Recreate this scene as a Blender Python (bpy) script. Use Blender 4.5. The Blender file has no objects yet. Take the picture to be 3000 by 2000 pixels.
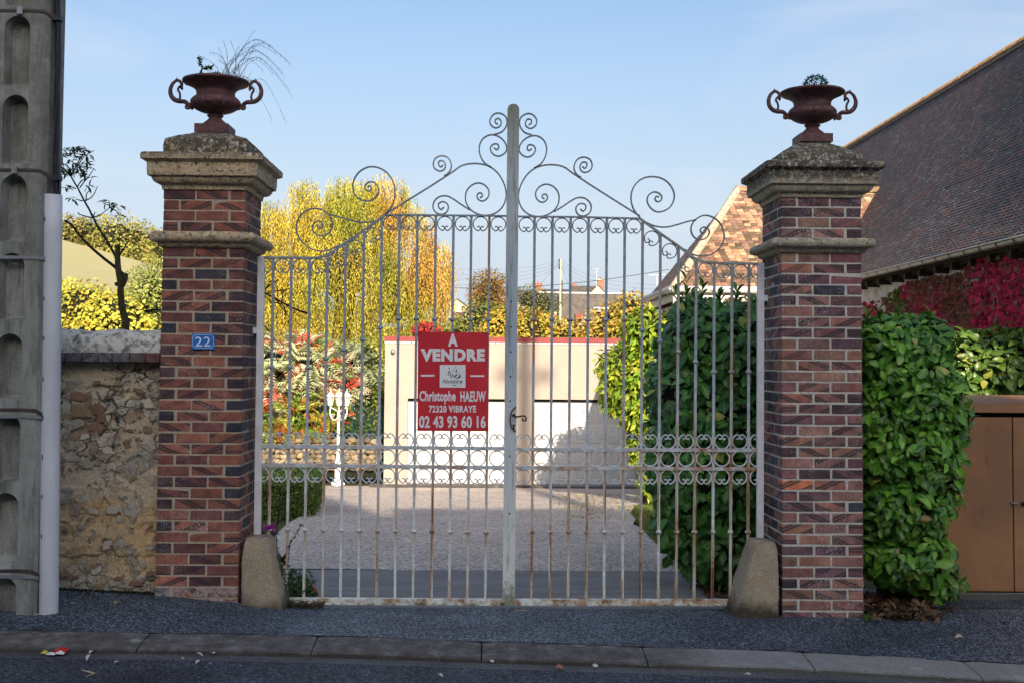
import bpy, bmesh, math, random
import numpy as np
from mathutils import Vector, Matrix, Euler, noise as mn
random.seed(7); np.random.seed(7)
R = random.random
def U(a, b): return a + (b - a) * random.random()

# ------------------------------------------------------------------ camera
F, PPX, PPY, W = 3400.0, 1500.0, 905.0, 3000.0
CZ = 1.71
YAW, PITCH, ROLL = math.atan(63 / F), math.atan(160 / F), math.radians(.45)
CAMR = (Euler((0, 0, -YAW)).to_matrix() @ Euler((math.pi / 2 + PITCH, 0, 0)).to_matrix() @ Euler((0, 0, ROLL)).to_matrix())
scene = bpy.context.scene
col = scene.collection
cd = bpy.data.cameras.new('camera'); cam = bpy.data.objects.new('camera', cd); col.objects.link(cam)
cd.sensor_width = 36; cd.lens = F / W * 36
cd.shift_y = (PPY - 1000) / W
cd.clip_end = 3000; cd.clip_start = .1
cam.matrix_world = Matrix.Translation((0, 0, CZ)) @ CAMR.to_4x4()
scene.camera = cam
def at(px, py, Y):
    """world point that stands Y metres away and shows at photo pixel px, py"""
    d = CAMR @ Vector(((px - PPX) / F, -(py - PPY) / F, -1))
    return Vector((0, 0, CZ)) + d * (Y / d.y)

# ------------------------------------------------------------------ light
SX, TE = .13, .42
to_sun = Vector((SX, -1, TE)).normalized()
elev = math.asin(to_sun.z)
world = bpy.data.worlds.new('World'); scene.world = world; world.use_nodes = True
wn = world.node_tree; wn.nodes.clear()
sky = wn.nodes.new('ShaderNodeTexSky'); sky.sky_type = 'NISHITA'; sky.sun_disc = False
sky.sun_elevation = elev; sky.sun_rotation = math.atan2(to_sun.x, to_sun.y)
sky.altitude = 100; sky.air_density = 1.0; sky.dust_density = 6.0; sky.ozone_density = 3.0
bg = wn.nodes.new('ShaderNodeBackground'); bg.inputs[1].default_value = .15
wo = wn.nodes.new('ShaderNodeOutputWorld')
tc = wn.nodes.new('ShaderNodeTexCoord'); mp = wn.nodes.new('ShaderNodeMapping')
mp.inputs['Scale'].default_value = (1.2, 1.2, 5.0)
wn.links.new(tc.outputs['Generated'], mp.inputs[0])
nz = wn.nodes.new('ShaderNodeTexNoise'); nz.inputs['Scale'].default_value = 2.2; nz.inputs['Detail'].default_value = 7; nz.inputs['Distortion'].default_value = .6
wn.links.new(mp.outputs[0], nz.inputs[0])
rp = wn.nodes.new('ShaderNodeValToRGB'); rp.color_ramp.elements[0].position = .5; rp.color_ramp.elements[1].position = .8
rp.color_ramp.elements[0].color = (0, 0, 0, 1); rp.color_ramp.elements[1].color = (.55, .55, .55, 1)
wn.links.new(nz.outputs[0], rp.inputs[0])
mx = wn.nodes.new('ShaderNodeMix'); mx.data_type = 'RGBA'; mx.inputs[7].default_value = (1.8, 1.9, 2.1, 1)
wn.links.new(rp.outputs[0], mx.inputs[0]); 
gam = wn.nodes.new('ShaderNodeGamma'); gam.inputs[1].default_value = .9; wn.links.new(sky.outputs[0], gam.inputs[0])
gain = wn.nodes.new('ShaderNodeMix'); gain.data_type = 'RGBA'; gain.blend_type = 'MULTIPLY'; gain.inputs[0].default_value = 1; gain.inputs[7].default_value = (.615, .61, .6, 1)
wn.links.new(gam.outputs[0], gain.inputs[6])
sz = wn.nodes.new('ShaderNodeSeparateXYZ'); wn.links.new(tc.outputs['Generated'], sz.inputs[0])
hr = wn.nodes.new('ShaderNodeValToRGB'); wn.links.new(sz.outputs[2], hr.inputs[0]); hr.color_ramp.elements[0].position = 0; hr.color_ramp.elements[0].color = (.92, .92, .92, 1)
hr.color_ramp.elements[1].position = .30; hr.color_ramp.elements[1].color = (0, 0, 0, 1); e_ = hr.color_ramp.elements.new(.12); e_.color = (.62, .62, .62, 1); e_ = hr.color_ramp.elements.new(.2); e_.color = (.25, .25, .25, 1)
hz = wn.nodes.new('ShaderNodeMix'); hz.data_type = 'RGBA'; hz.inputs[7].default_value = (1.72, 1.92, 2.2, 1)
wn.links.new(hr.outputs[0], hz.inputs[0]); wn.links.new(gain.outputs[2], hz.inputs[6]); wn.links.new(hz.outputs[2], mx.inputs[6])
wn.links.new(mx.outputs[2], bg.inputs[0]); wn.links.new(bg.outputs[0], wo.inputs[0])
sd = bpy.data.lights.new('sun', 'SUN'); sun = bpy.data.objects.new('sun', sd); col.objects.link(sun)
sd.energy = 2.5; sd.angle = math.radians(.5); sd.color = (1, .86, .68)
sun.rotation_euler = to_sun.to_track_quat('Z', 'Y').to_euler(); sun.location = (5, -20, 30)
vs = scene.view_settings; vs.view_transform = 'Standard'; vs.look = 'None'; vs.gamma = 1; vs.use_curve_mapping = False
vs.exposure = 1.6
scene.render.engine = 'CYCLES'
scene.cycles.use_denoising = True; scene.cycles.max_bounces = 6; scene.cycles.diffuse_bounces = 3
scene.cycles.transparent_max_bounces = 8; scene.cycles.sample_clamp_indirect = 6

# ------------------------------------------------------------------ materials
class M:
    """tiny node builder"""
    def __init__(s, name, rough=.8, spec=.3):
        s.m = bpy.data.materials.new(name); s.m.use_nodes = True; s.t = s.m.node_tree
        s.b = s.t.nodes['Principled BSDF']; s.b.inputs['Roughness'].default_value = rough
        s.b.inputs['Specular IOR Level'].default_value = spec
    def put(s, sock, v):
        if isinstance(v, bpy.types.NodeSocket): s.t.links.new(v, sock)
        elif v is not None:
            if isinstance(v, (tuple, list)) and len(v) == 3 and sock.type == 'RGBA': v = (*v, 1)
            sock.default_value = v
    def n(s, typ, ins=None, out=0, **props):
        nd = s.t.nodes.new(typ)
        for k, v in props.items(): setattr(nd, k, v)
        for k, v in (ins or {}).items(): s.put(nd.inputs[k], v)
        return nd.outputs[out]
    def pos(s): return s.n('ShaderNodeNewGeometry', out=0)
    def obj(s): return s.n('ShaderNodeTexCoord', out=3)
    def oc(s): return s.n('ShaderNodeObjectInfo', out=1)
    def rnd(s): return s.n('ShaderNodeObjectInfo', out=5)
    def noise(s, vec, scale, detail=4, rough=.55, dist=0):
        return s.n('ShaderNodeTexNoise', {'Vector': vec, 'Scale': scale, 'Detail': detail, 'Roughness': rough, 'Distortion': dist})
    def vor(s, vec, scale, out=0, feature='F1'):
        return s.n('ShaderNodeTexVoronoi', {'Vector': vec, 'Scale': scale}, out=out, feature=feature)
    def scale(s, vec, sc, loc=(0, 0, 0), rot=(0, 0, 0)):
        return s.n('ShaderNodeMapping', {'Vector': vec, 'Scale': sc, 'Location': loc, 'Rotation': rot})
    def ramp(s, fac, stops, interp='LINEAR'):
        nd = s.t.nodes.new('ShaderNodeValToRGB'); s.put(nd.inputs[0], fac); cr = nd.color_ramp; cr.interpolation = interp
        while len(cr.elements) < len(stops): cr.elements.new(.5)
        for e, (p, c) in zip(cr.elements, stops):
            e.position = p; e.color = (c, c, c, 1) if isinstance(c, (int, float)) else (*c, 1)
        return nd.outputs[0]
    def mix(s, fac, a, b, mode='MIX'):
        nd = s.t.nodes.new('ShaderNodeMix'); nd.data_type = 'RGBA'; nd.blend_type = mode
        s.put(nd.inputs[0], fac); s.put(nd.inputs[6], a); s.put(nd.inputs[7], b); return nd.outputs[2]
    def math(s, op, a, b=None, c=None, clamp=False):
        nd = s.t.nodes.new('ShaderNodeMath'); nd.operation = op; nd.use_clamp = clamp
        s.put(nd.inputs[0], a); s.put(nd.inputs[1], b)
        if c is not None: s.put(nd.inputs[2], c)
        return nd.outputs[0]
    def xyz(s, vec):
        nd = s.t.nodes.new('ShaderNodeSeparateXYZ'); s.put(nd.inputs[0], vec); return nd.outputs
    def color(s, v): s.put(s.b.inputs['Base Color'], v); return s
    def rough(s, v): s.put(s.b.inputs['Roughness'], v); return s
    def bump(s, h, strength=.5, dist=.01):
        s.put(s.b.inputs['Normal'], s.n('ShaderNodeBump', {'Height': h, 'Strength': strength, 'Distance': dist})); return s

def plain(name, c, rough=.7, var=.18, sc=9, bump=0, metal=0, spec=.3, coords='pos', stretch=(1, 1, 1)):
    k = M(name, rough, spec); v = k.pos() if coords == 'pos' else k.obj(); v = k.scale(v, stretch)
    n = k.noise(v, sc, 6, .6)
    k.color(k.mix(1, k.ramp(n, [(.3, 1 - var), (.7, 1 + var)]), c, 'MULTIPLY'))
    k.b.inputs['Metallic'].default_value = metal
    if bump: k.bump(k.noise(v, sc * 6, 4), .6, bump)
    return k.m

def tinted(name, rough=.85, sc=30, var=.3, bump=.004, specks=None, spec=.3):
    """material whose base colour is the object's own colour, mottled"""
    k = M(name, rough, spec); v = k.obj(); v2 = k.n('ShaderNodeVectorMath', {0: v, 1: k.n('ShaderNodeCombineXYZ', {0: k.rnd(), 1: k.rnd(), 2: 0.3})}, operation='ADD')
    n = k.noise(v2, sc, 6, .65)
    c = k.mix(1, k.ramp(n, [(.28, 1 - var), (.72, 1 + var)]), k.oc(), 'MULTIPLY')
    if specks:
        f = k.ramp(k.noise(v2, specks[1], 5, .7), [(specks[2], 0), (specks[2] + .06, specks[3])])
        c = k.mix(f, c, specks[0])
    k.color(c); k.bump(n, .7, bump); return k.m

def m_brick(name, eff):
    k = M(name, .82, .3); o = k.obj(); r = k.rnd()
    off = k.n('ShaderNodeCombineXYZ', {0: k.math('MULTIPLY', r, 7.3), 1: k.math('MULTIPLY', r, 3.1), 2: k.math('MULTIPLY', r, 5.7)})
    v = k.n('ShaderNodeVectorMath', {0: o, 1: off}, operation='ADD')
    n1 = k.noise(v, 14, 5, .6)
    x, y, z = k.xyz(o)[:3]
    sgn = k.math('SIGN', k.math('SUBTRACT', k.math('FRACT', k.math('MULTIPLY', r, 17.0)), .5))
    p = k.math('ADD', k.math('MULTIPLY', x, .42), k.math('MULTIPLY', k.math('MULTIPLY', z, .95), sgn))
    p = k.math('ADD', p, k.math('MULTIPLY', k.math('SUBTRACT', n1, .5), .022))
    p = k.math('ADD', p, k.math('MULTIPLY', k.math('SUBTRACT', k.math('FRACT', k.math('MULTIPLY', r, 41.0)), .5), .08))
    p = k.math('ABSOLUTE', k.math('SUBTRACT', k.math('PINGPONG', k.math('ADD', p, 1.0), .045), .010))
    st = k.math('MULTIPLY', k.ramp(p, [(.006, 1), (.011, 0)]), k.ramp(k.math('FRACT', k.math('MULTIPLY', r, 29.0)), [(.25, 0), (.5, .85)]))
    c = k.mix(1, k.ramp(n1, [(.3, .68), (.5, 1.0), (.72, 1.5)]), k.oc(), 'MULTIPLY')
    c = k.mix(st, c, (.045, .038, .05))
    c = k.mix(k.ramp(k.noise(v, 70, 3, .7), [(.66, 0), (.72, .7)]), c, (.02, .015, .018))
    w = k.math('ADD', k.noise(v, 90, 4, .75), k.math('MULTIPLY', k.noise(k.pos(), 2.6, 4), .5))
    c = k.mix(k.ramp(w, [(.87 - eff, 0), (.94 - eff, .7)]), c, (.5, .48, .5))
    c = k.mix(1, k.ramp(k.noise(k.pos(), 3.3, 6, .7, .4), [(.3, .68), (.6, 1.12)]), c, 'MULTIPLY')
    pz = k.xyz(k.pos())[2]
    base = k.math('MULTIPLY', k.ramp(pz, [(.14, 1), (.16, 0)] if name.startswith('weath') else [(0, 0), (1, 0)]), k.ramp(k.noise(k.pos(), 24, 5, .7), [(.42, 0), (.56, .8)]))
    c = k.mix(base, c, (.42, .37, .36))
    k.color(c); k.bump(k.math('ADD', n1, k.math('MULTIPLY', k.noise(v, 160, 3), .4)), .8, .004)
    return k.m
MAT = {}
MAT['brick_l'] = m_brick('weathered brick', .0)
MAT['brick_r'] = m_brick('hazed brick', .03)
def m_mortar(name, c):
    k = M(name, .95, .1); v = k.pos(); n = k.noise(v, 60, 5, .7)
    k.color(k.mix(1, k.ramp(n, [(.3, .65), (.7, 1.2)]), c, 'MULTIPLY')); k.bump(n, .9, .004); return k.m
MAT['mortar_l'] = m_mortar('buff mortar', (.5, .42, .33))
MAT['mortar_r'] = m_mortar('pale mortar', (.62, .61, .56))
def m_capstone(name, base, dark, moss):
    k = M(name, .92, .15); v = k.pos()
    g = k.noise(v, 130, 4, .7)
    c = k.mix(1, k.ramp(g, [(.3, .6), (.7, 1.35)]), base, 'MULTIPLY')
    c = k.mix(k.ramp(k.noise(v, 9, 6, .7), [(.42, 0), (.62, .45)]), c, (.2, .17, .12))
    nz_ = k.xyz(k.n('ShaderNodeNewGeometry', out=1))[2]
    ln = k.noise(k.scale(v, (1, 1, 1), (3, 2, 1)), 38, 5, .75)
    c = k.mix(k.ramp(ln, [(.5 - dark, 0), (.58 - dark, .88)]), c, (.025, .022, .018))
    pz = k.xyz(v)[2]
    top = k.ramp(k.math('SUBTRACT', pz, 3.0 if name.startswith('lichen') else 2.88), [(.12, .15), (.17, 1)])
    c = k.mix(k.math('MULTIPLY', top, k.ramp(k.noise(v, 24, 6, .75, .3), [(.34, 0), (.48, .9)])), c, (.06, .054, .045))
    c = k.mix(k.ramp(k.noise(k.scale(v, (1, 1, 1), (9, 2, 4)), 30, 7, .8), [(.54, 0), (.59, .85)]), c, (.66, .66, .64))
    c = k.mix(k.math('MULTIPLY', k.ramp(k.noise(k.scale(v, (1, 1, 1), (1, 7, 4)), 16, 5, .7), [(.52, 0), (.6, .7)]), k.ramp(nz_, [(.1, 0), (.6, moss)])), c, (.12, .1, .02))
    k.color(c); k.bump(k.math('ADD', g, k.math('MULTIPLY', k.noise(v, 30, 5), 1.6)), .9, .008); return k.m
MAT['cap_l'] = m_capstone('lichen sandstone', (.78, .6, .38), -.03, .6)
MAT['cap_r'] = m_capstone('grey sandstone', (.6, .53, .4), -.06, 1)
def m_guard():
    k = M('guard stone', .9, .2); v = k.pos(); g = k.noise(v, 120, 4, .7)
    c = k.mix(k.noise(v, 6, 5, .6), (.64, .49, .31), (.36, .33, .27))
    c = k.mix(1, k.ramp(g, [(.3, .7), (.7, 1.3)]), c, 'MULTIPLY')
    c = k.mix(k.ramp(k.noise(v, 26, 6, .75), [(.56, 0), (.62, .7)]), c, (.6, .6, .58))
    pz = k.xyz(v)[2]; low = k.ramp(k.math('ADD', pz, k.math('MULTIPLY', k.noise(v, 9, 5), .2)), [(.09, .9), (.2, 0)])
    c = k.mix(low, c, (.05, .045, .03)); c = k.mix(k.math('MULTIPLY', k.ramp(pz, [(.35, 0), (.62, .75)]), k.ramp(k.noise(v, 15, 6, .7), [(.35, 0), (.6, 1)])), c, (.1, .09, .065)); k.color(c); k.bump(k.math('ADD', g, k.math('MULTIPLY', k.noise(v, 24, 6, .7), 2)), 1, .012); return k.m
MAT['guard'] = m_guard()
def m_ochre():
    k = M('ochre lime render', .95, .1); v = k.pos(); pz = k.xyz(v)[2]
    big = k.noise(v, 3.2, 6, .65, .4)
    c = k.ramp(big, [(.3, (.56, .43, .29)), (.45, (.78, .56, .32)), (.6, (.86, .63, .37)), (.75, (.84, .73, .57))])
    up = k.ramp(k.math('ADD', pz, k.math('MULTIPLY', big, .5)), [(.95, 0), (1.25, 1)])
    c = k.mix(k.math('MULTIPLY', up, .6), c, (.68, .62, .52))
    pt = k.ramp(k.noise(k.scale(v, (1, 1, 1), (5, 1, 2)), 5.5, 7, .7, .5), [(.53, 0), (.58, 1)])
    c = k.mix(k.math('MULTIPLY', pt, .8), c, (.55, .54, .49))
    low = k.ramp(k.math('ADD', pz, k.math('MULTIPLY', k.noise(v, 7, 6), .35)), [(.3, .9), (.42, 0)])
    c = k.mix(low, c, (.54, .52, .46))
    wv = k.n('ShaderNodeVectorMath', {0: k.scale(v, (1, .3, 1.25)), 1: k.n('ShaderNodeVectorMath', {0: k.n('ShaderNodeTexNoise', {'Vector': v, 'Scale': 9, 'Detail': 5}, out=1), 1: (.16, .16, .16)}, operation='MULTIPLY')}, operation='ADD')
    cr = k.vor(wv, 9, feature='DISTANCE_TO_EDGE'); msk = k.ramp(k.noise(k.scale(v, (1, 1, 1), (2, 8, 3)), 3.6, 4, .6), [(.44, 0), (.54, 1)]); msk = k.math('MULTIPLY', msk, k.ramp(k.math('ADD', k.math('MULTIPLY', pz, .5), k.math('MULTIPLY', k.math('SUBTRACT', big, .5), .3)), [(.1, .45), (.16, .0), (.38, .12), (.55, 1)]))
    crack = k.math('MULTIPLY', k.ramp(cr, [(.015, 1), (.055, 0)]), msk)
    cell = k.n('ShaderNodeRGBToBW', {0: k.vor(wv, 9, out=1)})
    c = k.mix(k.math('MULTIPLY', msk, .75), c, k.ramp(cell, [(.2, (.4, .28, .19)), (.4, (.72, .62, .46)), (.6, (.76, .74, .68)), (.85, (.55, .47, .37))]))
    c = k.mix(k.math('MULTIPLY', crack, .9), c, (.07, .055, .04))  # cracks in the render, with crevice shade put into the colour
    g = k.noise(v, 85, 5, .75)
    c = k.mix(1, k.ramp(g, [(.3, .74), (.7, 1.3)]), c, 'MULTIPLY')
    c = k.mix(k.ramp(k.noise(k.scale(v, (1, 1, 2.2)), 42, 5, .7), [(.65, 0), (.69, .8)]), c, (.05, .04, .03))
    c = k.mix(k.ramp(k.noise(k.scale(v, (1, 1, 1), (2, 2, 9)), 30, 6, .8), [(.6, 0), (.67, .6)]), c, (.7, .7, .67))
    k.color(c); k.bump(k.math('SUBTRACT', k.math('ADD', g, k.math('MULTIPLY', pt, .9)), k.math('MULTIPLY', crack, 1.5)), 1, .02); return k.m
MAT['ochre'] = m_ochre()
MAT['rubble'] = tinted('rubble stone', .9, 18, .5, .01, ((.4, .4, .38), 22, .6, .7))
def m_coping():
    k = M('lichened coping mortar', .95, .1); v = k.pos()
    c = k.mix(k.ramp(k.noise(v, 16, 7, .75, .3), [(.48, 0), (.6, .9)]), (.72, .71, .67), (.14, .13, .12))
    c = k.mix(k.ramp(k.noise(k.scale(v, (1, 1, 1), (4, 4, 4)), 11, 5, .7), [(.62, 0), (.68, .8)]), c, (.06, .065, .02))
    k.color(c); k.bump(k.noise(v, 40, 6, .7), 1, .015); return k.m
MAT['coping'] = m_coping()
def m_pole():
    k = M('old concrete', .9, .2); v = k.pos()
    g = k.noise(v, 150, 3, .7)
    c = k.ramp(k.noise(k.scale(v, (1, 1, .35)), 5, 6, .65), [(.3, (.13, .135, .12)), (.5, (.3, .315, .3)), (.75, (.46, .48, .46))])
    c = k.mix(1, k.ramp(g, [(.3, .65), (.7, 1.25)]), c, 'MULTIPLY')
    c = k.mix(k.ramp(k.noise(k.scale(v, (1, 1, .12), (3, 1, 2)), 26, 5, .7), [(.54, 0), (.66, .6)]), c, (.1, .105, .095))
    c = k.mix(k.ramp(k.noise(v, 60, 5, .8), [(.63, 0), (.68, .85)]), c, (.75, .75, .72))
    c = k.mix(k.ramp(k.noise(k.scale(v, (1, 1, 1), (7, 1, 3)), 75, 4, .7), [(.62, 0), (.67, .8)]), c, (.05, .05, .045))
    pz = k.xyz(v)[2]
    c = k.mix(k.math('MULTIPLY', k.ramp(k.math('MULTIPLY', pz, .3), [(.55, 0), (.95, .65)]), k.ramp(k.noise(v, 12, 5, .7), [(.35, .2), (.6, 1)])), c, (.14, .14, .12))
    k.color(c); k.bump(g, .7, .004); return k.m
MAT['pole'] = m_pole()
MAT['pvc'] = plain('pale grey plastic', (.6, .64, .7), .45, .12, 5, stretch=(1, 1, .3))
MAT['strap'] = plain('galvanised steel strap', (.3, .31, .34), .45, .2, 12, metal=.5)
MAT['strap_d'] = plain('dull steel strap', (.08, .06, .06), .6, .3, 12, metal=.3)
MAT['cable'] = plain('black cable sheath', (.03, .032, .045), .5, .2, 12)
def m_pave(name, base, speck, sc, amp, wet=0):
    k = M(name, .75, .4); v = k.pos()
    cell = k.vor(v, sc, out=1); cv = k.n('ShaderNodeRGBToBW', {0: cell})
    c = k.mix(k.ramp(cv, [(.3, 0), (.6, .22), (.8, .9)]), base, speck)
    c = k.mix(1, k.ramp(k.noise(v, 1.3, 6, .65, .5), [(.3, 1 - amp * 1.6), (.7, 1 + amp * 1.3)]), c, 'MULTIPLY')
    c = k.mix(k.ramp(k.noise(k.scale(v, (1, 1, 1), (8, 3, 2)), sc * .35, 3, .6), [(.7, 0), (.73, .8)]), c, (.4, .4, .38))
    k.color(c); k.bump(k.math('SUBTRACT', 1.0, k.vor(v, sc)), .9, .006)
    k.rough(k.ramp(cv, [(.2, .75), (.9, .5)])); return k.m
MAT['pave'] = m_pave('chipping asphalt pavement', (.012, .017, .025), (.22, .28, .36), 100, .32)
MAT['road'] = m_pave('road asphalt', (.015, .018, .027), (.11, .13, .165), 95, .35)
MAT['gutter'] = m_pave('gutter concrete', (.09, .088, .09), (.2, .195, .19), 170, .3)
def m_kerb():
    k = M('kerb concrete', .85, .3); v = k.pos(); g = k.noise(v, 160, 3, .7)
    c = k.ramp(k.noise(v, 9, 7, .75), [(.32, (.055, .048, .045)), (.52, (.12, .11, .105)), (.72, (.25, .24, .225))])
    px = k.xyz(v)[0]
    c = k.mix(k.ramp(k.math('MULTIPLY', px, .2), [(.2, 0), (.3, .5)]), c, (.36, .36, .35))
    c = k.mix(1, k.ramp(g, [(.32, .5), (.68, 1.5)]), c, 'MULTIPLY')
    c = k.mix(k.ramp(k.vor(k.scale(v, (1, 1, 1), (1, .5, .3)), 3.3), [(.1, .6), (.16, 0)]), c, (.36, .38, .34))
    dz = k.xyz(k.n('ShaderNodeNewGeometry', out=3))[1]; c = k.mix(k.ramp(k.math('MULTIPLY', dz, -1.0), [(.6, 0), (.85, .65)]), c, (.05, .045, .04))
    k.color(c); k.bump(g, .8, .004); return k.m
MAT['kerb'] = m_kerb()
def m_gravel():
    k = M('pink gravel', .9, .2); v = k.pos()
    cell = k.vor(v, 42, out=1); cv = k.n('ShaderNodeRGBToBW', {0: cell})
    c = k.ramp(cv, [(.15, (.26, .21, .19)), (.5, (.56, .48, .43)), (.85, (.78, .69, .62))])
    c = k.mix(1, k.ramp(k.noise(v, 1.2, 5), [(.3, .85), (.7, 1.12)]), c, 'MULTIPLY')
    k.color(c); k.bump(k.math('SUBTRACT', 1.0, k.vor(v, 42)), 1, .02); return k.m
MAT['gravel'] = m_gravel()
def m_apron():
    k = M('smooth concrete apron', .8, .3); v = k.pos()
    c = k.ramp(k.noise(k.scale(v, (.6, 2.5, 1)), 2.2, 7, .6), [(.3, (.15, .15, .155)), (.7, (.24, .235, .235))])
    c = k.mix(k.ramp(k.noise(v, 34, 5, .7), [(.66, 0), (.7, .6)]), c, (.05, .05, .045))
    k.color(c); k.bump(k.noise(v, 90, 4), .5, .003); return k.m
MAT['apron'] = m_apron()
def m_grass(name, a, b, dry):
    k = M(name, .95, .1); v = k.pos()
    c = k.mix(k.noise(v, 7, 7, .7), a, b)
    c = k.mix(k.ramp(k.noise(k.scale(v, (.6, 2.5, 1)), .5, 7, .7), [(.35, 0), (.65, 1)]), c, dry)
    k.color(c); k.bump(k.noise(v, 60, 5), 1, .03); return k.m
MAT['lawn'] = m_grass('shaded lawn', (.05, .08, .02), (.13, .13, .05), (.14, .1, .06))
MAT['field'] = m_grass('stubble field', (.5, .42, .23), (.6, .5, .32), (.42, .41, .17))
MAT['earth'] = m_grass('bare earth', (.06, .05, .03), (.1, .08, .05), (.07, .07, .03))

def m_gate(nm='weathered sky toned gate paint', sc=(26, 26, 1.6)):
    k = M(nm, .5, .4); v = k.pos(); pp = k.xyz(v); pz = pp[2]
    n = k.noise(v, 22, 5, .7)
    hi = k.ramp(k.math('MULTIPLY', pz, .28), [(.05, (.78, .82, .77)), (.28, (.6, .67, .72)), (.5, (.33, .4, .48)), (.9, (.22, .28, .34))])  # upper bars darker: their contrast against the sky is put into the colour
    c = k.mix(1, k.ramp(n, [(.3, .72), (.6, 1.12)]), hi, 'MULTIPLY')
    # rust runs: stretched along the bars, more on the lower half and the right leaf
    s_ = k.scale(v, sc)
    rr = k.noise(s_, 1, 5, .65)
    bias = k.math('ADD', k.ramp(k.math('MULTIPLY', pz, .5), [(.1, .1), (.42, .07), (.62, .03), (.72, -.12)]), k.ramp(k.math('ADD', k.math('MULTIPLY', pp[0], .2), .5), [(.2, -.05), (.95, .09)]))
    f = k.math('ADD', rr, bias)
    c = k.mix(k.ramp(f, [(.58, 0), (.72, .8)]), c, (.42, .2, .06))
    c = k.mix(k.ramp(k.math('ADD', f, k.math('MULTIPLY', k.noise(v, 60, 4, .7), .35)), [(.9, 0), (.96, .9)]), c, (.17, .055, .02))
    for zc_ in (ZL, ZU1, ZU2):
        d = k.math('SUBTRACT', zc_, pz)
        run = k.math('MULTIPLY', k.ramp(d, [(0, 0), (.004, 1), (.03, .8), (.16, 0)]), k.ramp(k.noise(k.scale(v, (18, 18, 1.0)), 1, 3), [(.35, .2), (.6, 1)]))
        c = k.mix(k.math('MULTIPLY', run, .85), c, (.42, .19, .07))
    low = k.ramp(k.math('ADD', pz, k.math('MULTIPLY', k.noise(v, 26, 6, .7), .3)), [(.08, .85), (.13, 0)])
    c = k.mix(low, c, (.1, .1, .06))
    k.color(c); k.bump(n, .4, .002); return k.m
ZL = at(1500, 1556, 8.5).z; ZU1 = at(1500, 1318, 8.5).z; ZU2 = at(1500, 1373, 8.5).z
MAT['gate'] = m_gate(); MAT['rail'] = m_gate('weathered sky toned rail paint', (8, 8, 11))
def m_ring():
    k = M('sky toned scroll paint', .5, .4); v = k.pos(); pz = k.xyz(v)[2]
    c = k.ramp(k.math('MULTIPLY', pz, .28), [(.28, (.68, .73, .77)), (.5, (.4, .46, .53)), (.75, (.19, .235, .28))])  # scrolls darken with height, contrast with the bright sky painted in
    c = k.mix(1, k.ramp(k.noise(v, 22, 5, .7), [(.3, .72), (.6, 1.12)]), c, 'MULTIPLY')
    c = k.mix(k.ramp(k.noise(v, 9, 5, .7), [(.62, 0), (.72, .35)]), c, (.35, .2, .11))
    k.color(c); return k.m
MAT['ring'] = m_ring()
def m_centerpost():
    k = M('streaked post paint', .5, .4); v = k.pos(); pz = k.xyz(v)[2]
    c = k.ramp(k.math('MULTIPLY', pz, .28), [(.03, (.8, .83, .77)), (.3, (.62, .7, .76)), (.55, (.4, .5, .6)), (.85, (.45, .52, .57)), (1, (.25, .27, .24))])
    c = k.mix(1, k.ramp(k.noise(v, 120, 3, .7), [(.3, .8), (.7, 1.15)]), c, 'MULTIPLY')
    st = k.noise(k.scale(v, (30, 30, 2.2), (1, 2, 3)), 1, 6, .7)
    c = k.mix(k.ramp(st, [(.52, 0), (.66, .7)]), c, (.1, .115, .1))
    c = k.mix(k.ramp(k.noise(k.scale(v, (40, 40, 3)), 1, 5, .6), [(.62, 0), (.7, .7)]), c, (.25, .1, .03))
    low = k.ramp(k.math('ADD', pz, k.math('MULTIPLY', k.noise(v, 30, 6, .7), .6)), [(.3, .8), (.48, 0)])
    c = k.mix(low, c, (.16, .17, .1))
    k.color(c); k.bump(k.noise(v, 90, 4), .3, .002); return k.m
MAT['cpost'] = m_centerpost()
MAT['hpost'] = plain('pale hinge post paint', (.82, .83, .88), .5, .12, 9)
MAT['darkiron'] = plain('dark wrought iron', (.035, .022, .018), .55, .4, 40, .001, .3)
MAT['rustedge'] = plain('rusty torn steel edge', (.11, .035, .018), .8, .5, 60, .002)
def m_red():
    k = M('red sign panel', .35, .4); v = k.pos()
    c = k.mix(k.ramp(k.noise(v, 3, 3), [(.3, 0), (.7, 1)]), (.6, .03, .05), (.72, .045, .065))
    c = k.mix(k.ramp(k.noise(v, 260, 2, .5), [(.8, 0), (.83, .7)]), c, (.7, .4, .4)); k.color(c); return k.m
MAT['red'] = m_red()
MAT['signwhite'] = plain('white sign print', (.85, .87, .92), .4, .04, 8)
MAT['signblack'] = plain('black sign print', (.02, .02, .03), .5, .1, 8)
MAT['enamel'] = plain('blue enamel', (.035, .2, .62), .25, .15, 30, spec=.6)
MAT['enamelw'] = plain('chipped white enamel', (.75, .85, .95), .3, .4, 180, spec=.6)
def m_urn():
    k = M('rusty purple cast iron', .6, .4); v = k.pos(); n = k.noise(v, 26, 6, .7)
    c = k.ramp(n, [(.3, (.045, .022, .028)), (.55, (.13, .058, .065)), (.75, (.22, .1, .09))])
    c = k.mix(k.ramp(k.noise(k.scale(v, (1, 1, 1), (5, 5, 5)), 40, 5, .7), [(.64, 0), (.7, .5)]), c, (.3, .2, .16))
    k.color(c); k.bump(k.noise(v, 110, 4, .7), .7, .003); return k.m
MAT['urn'] = m_urn()
MAT['greenwire'] = plain('green coated wire', (.015, .09, .075), .4, .2, 20)

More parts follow.
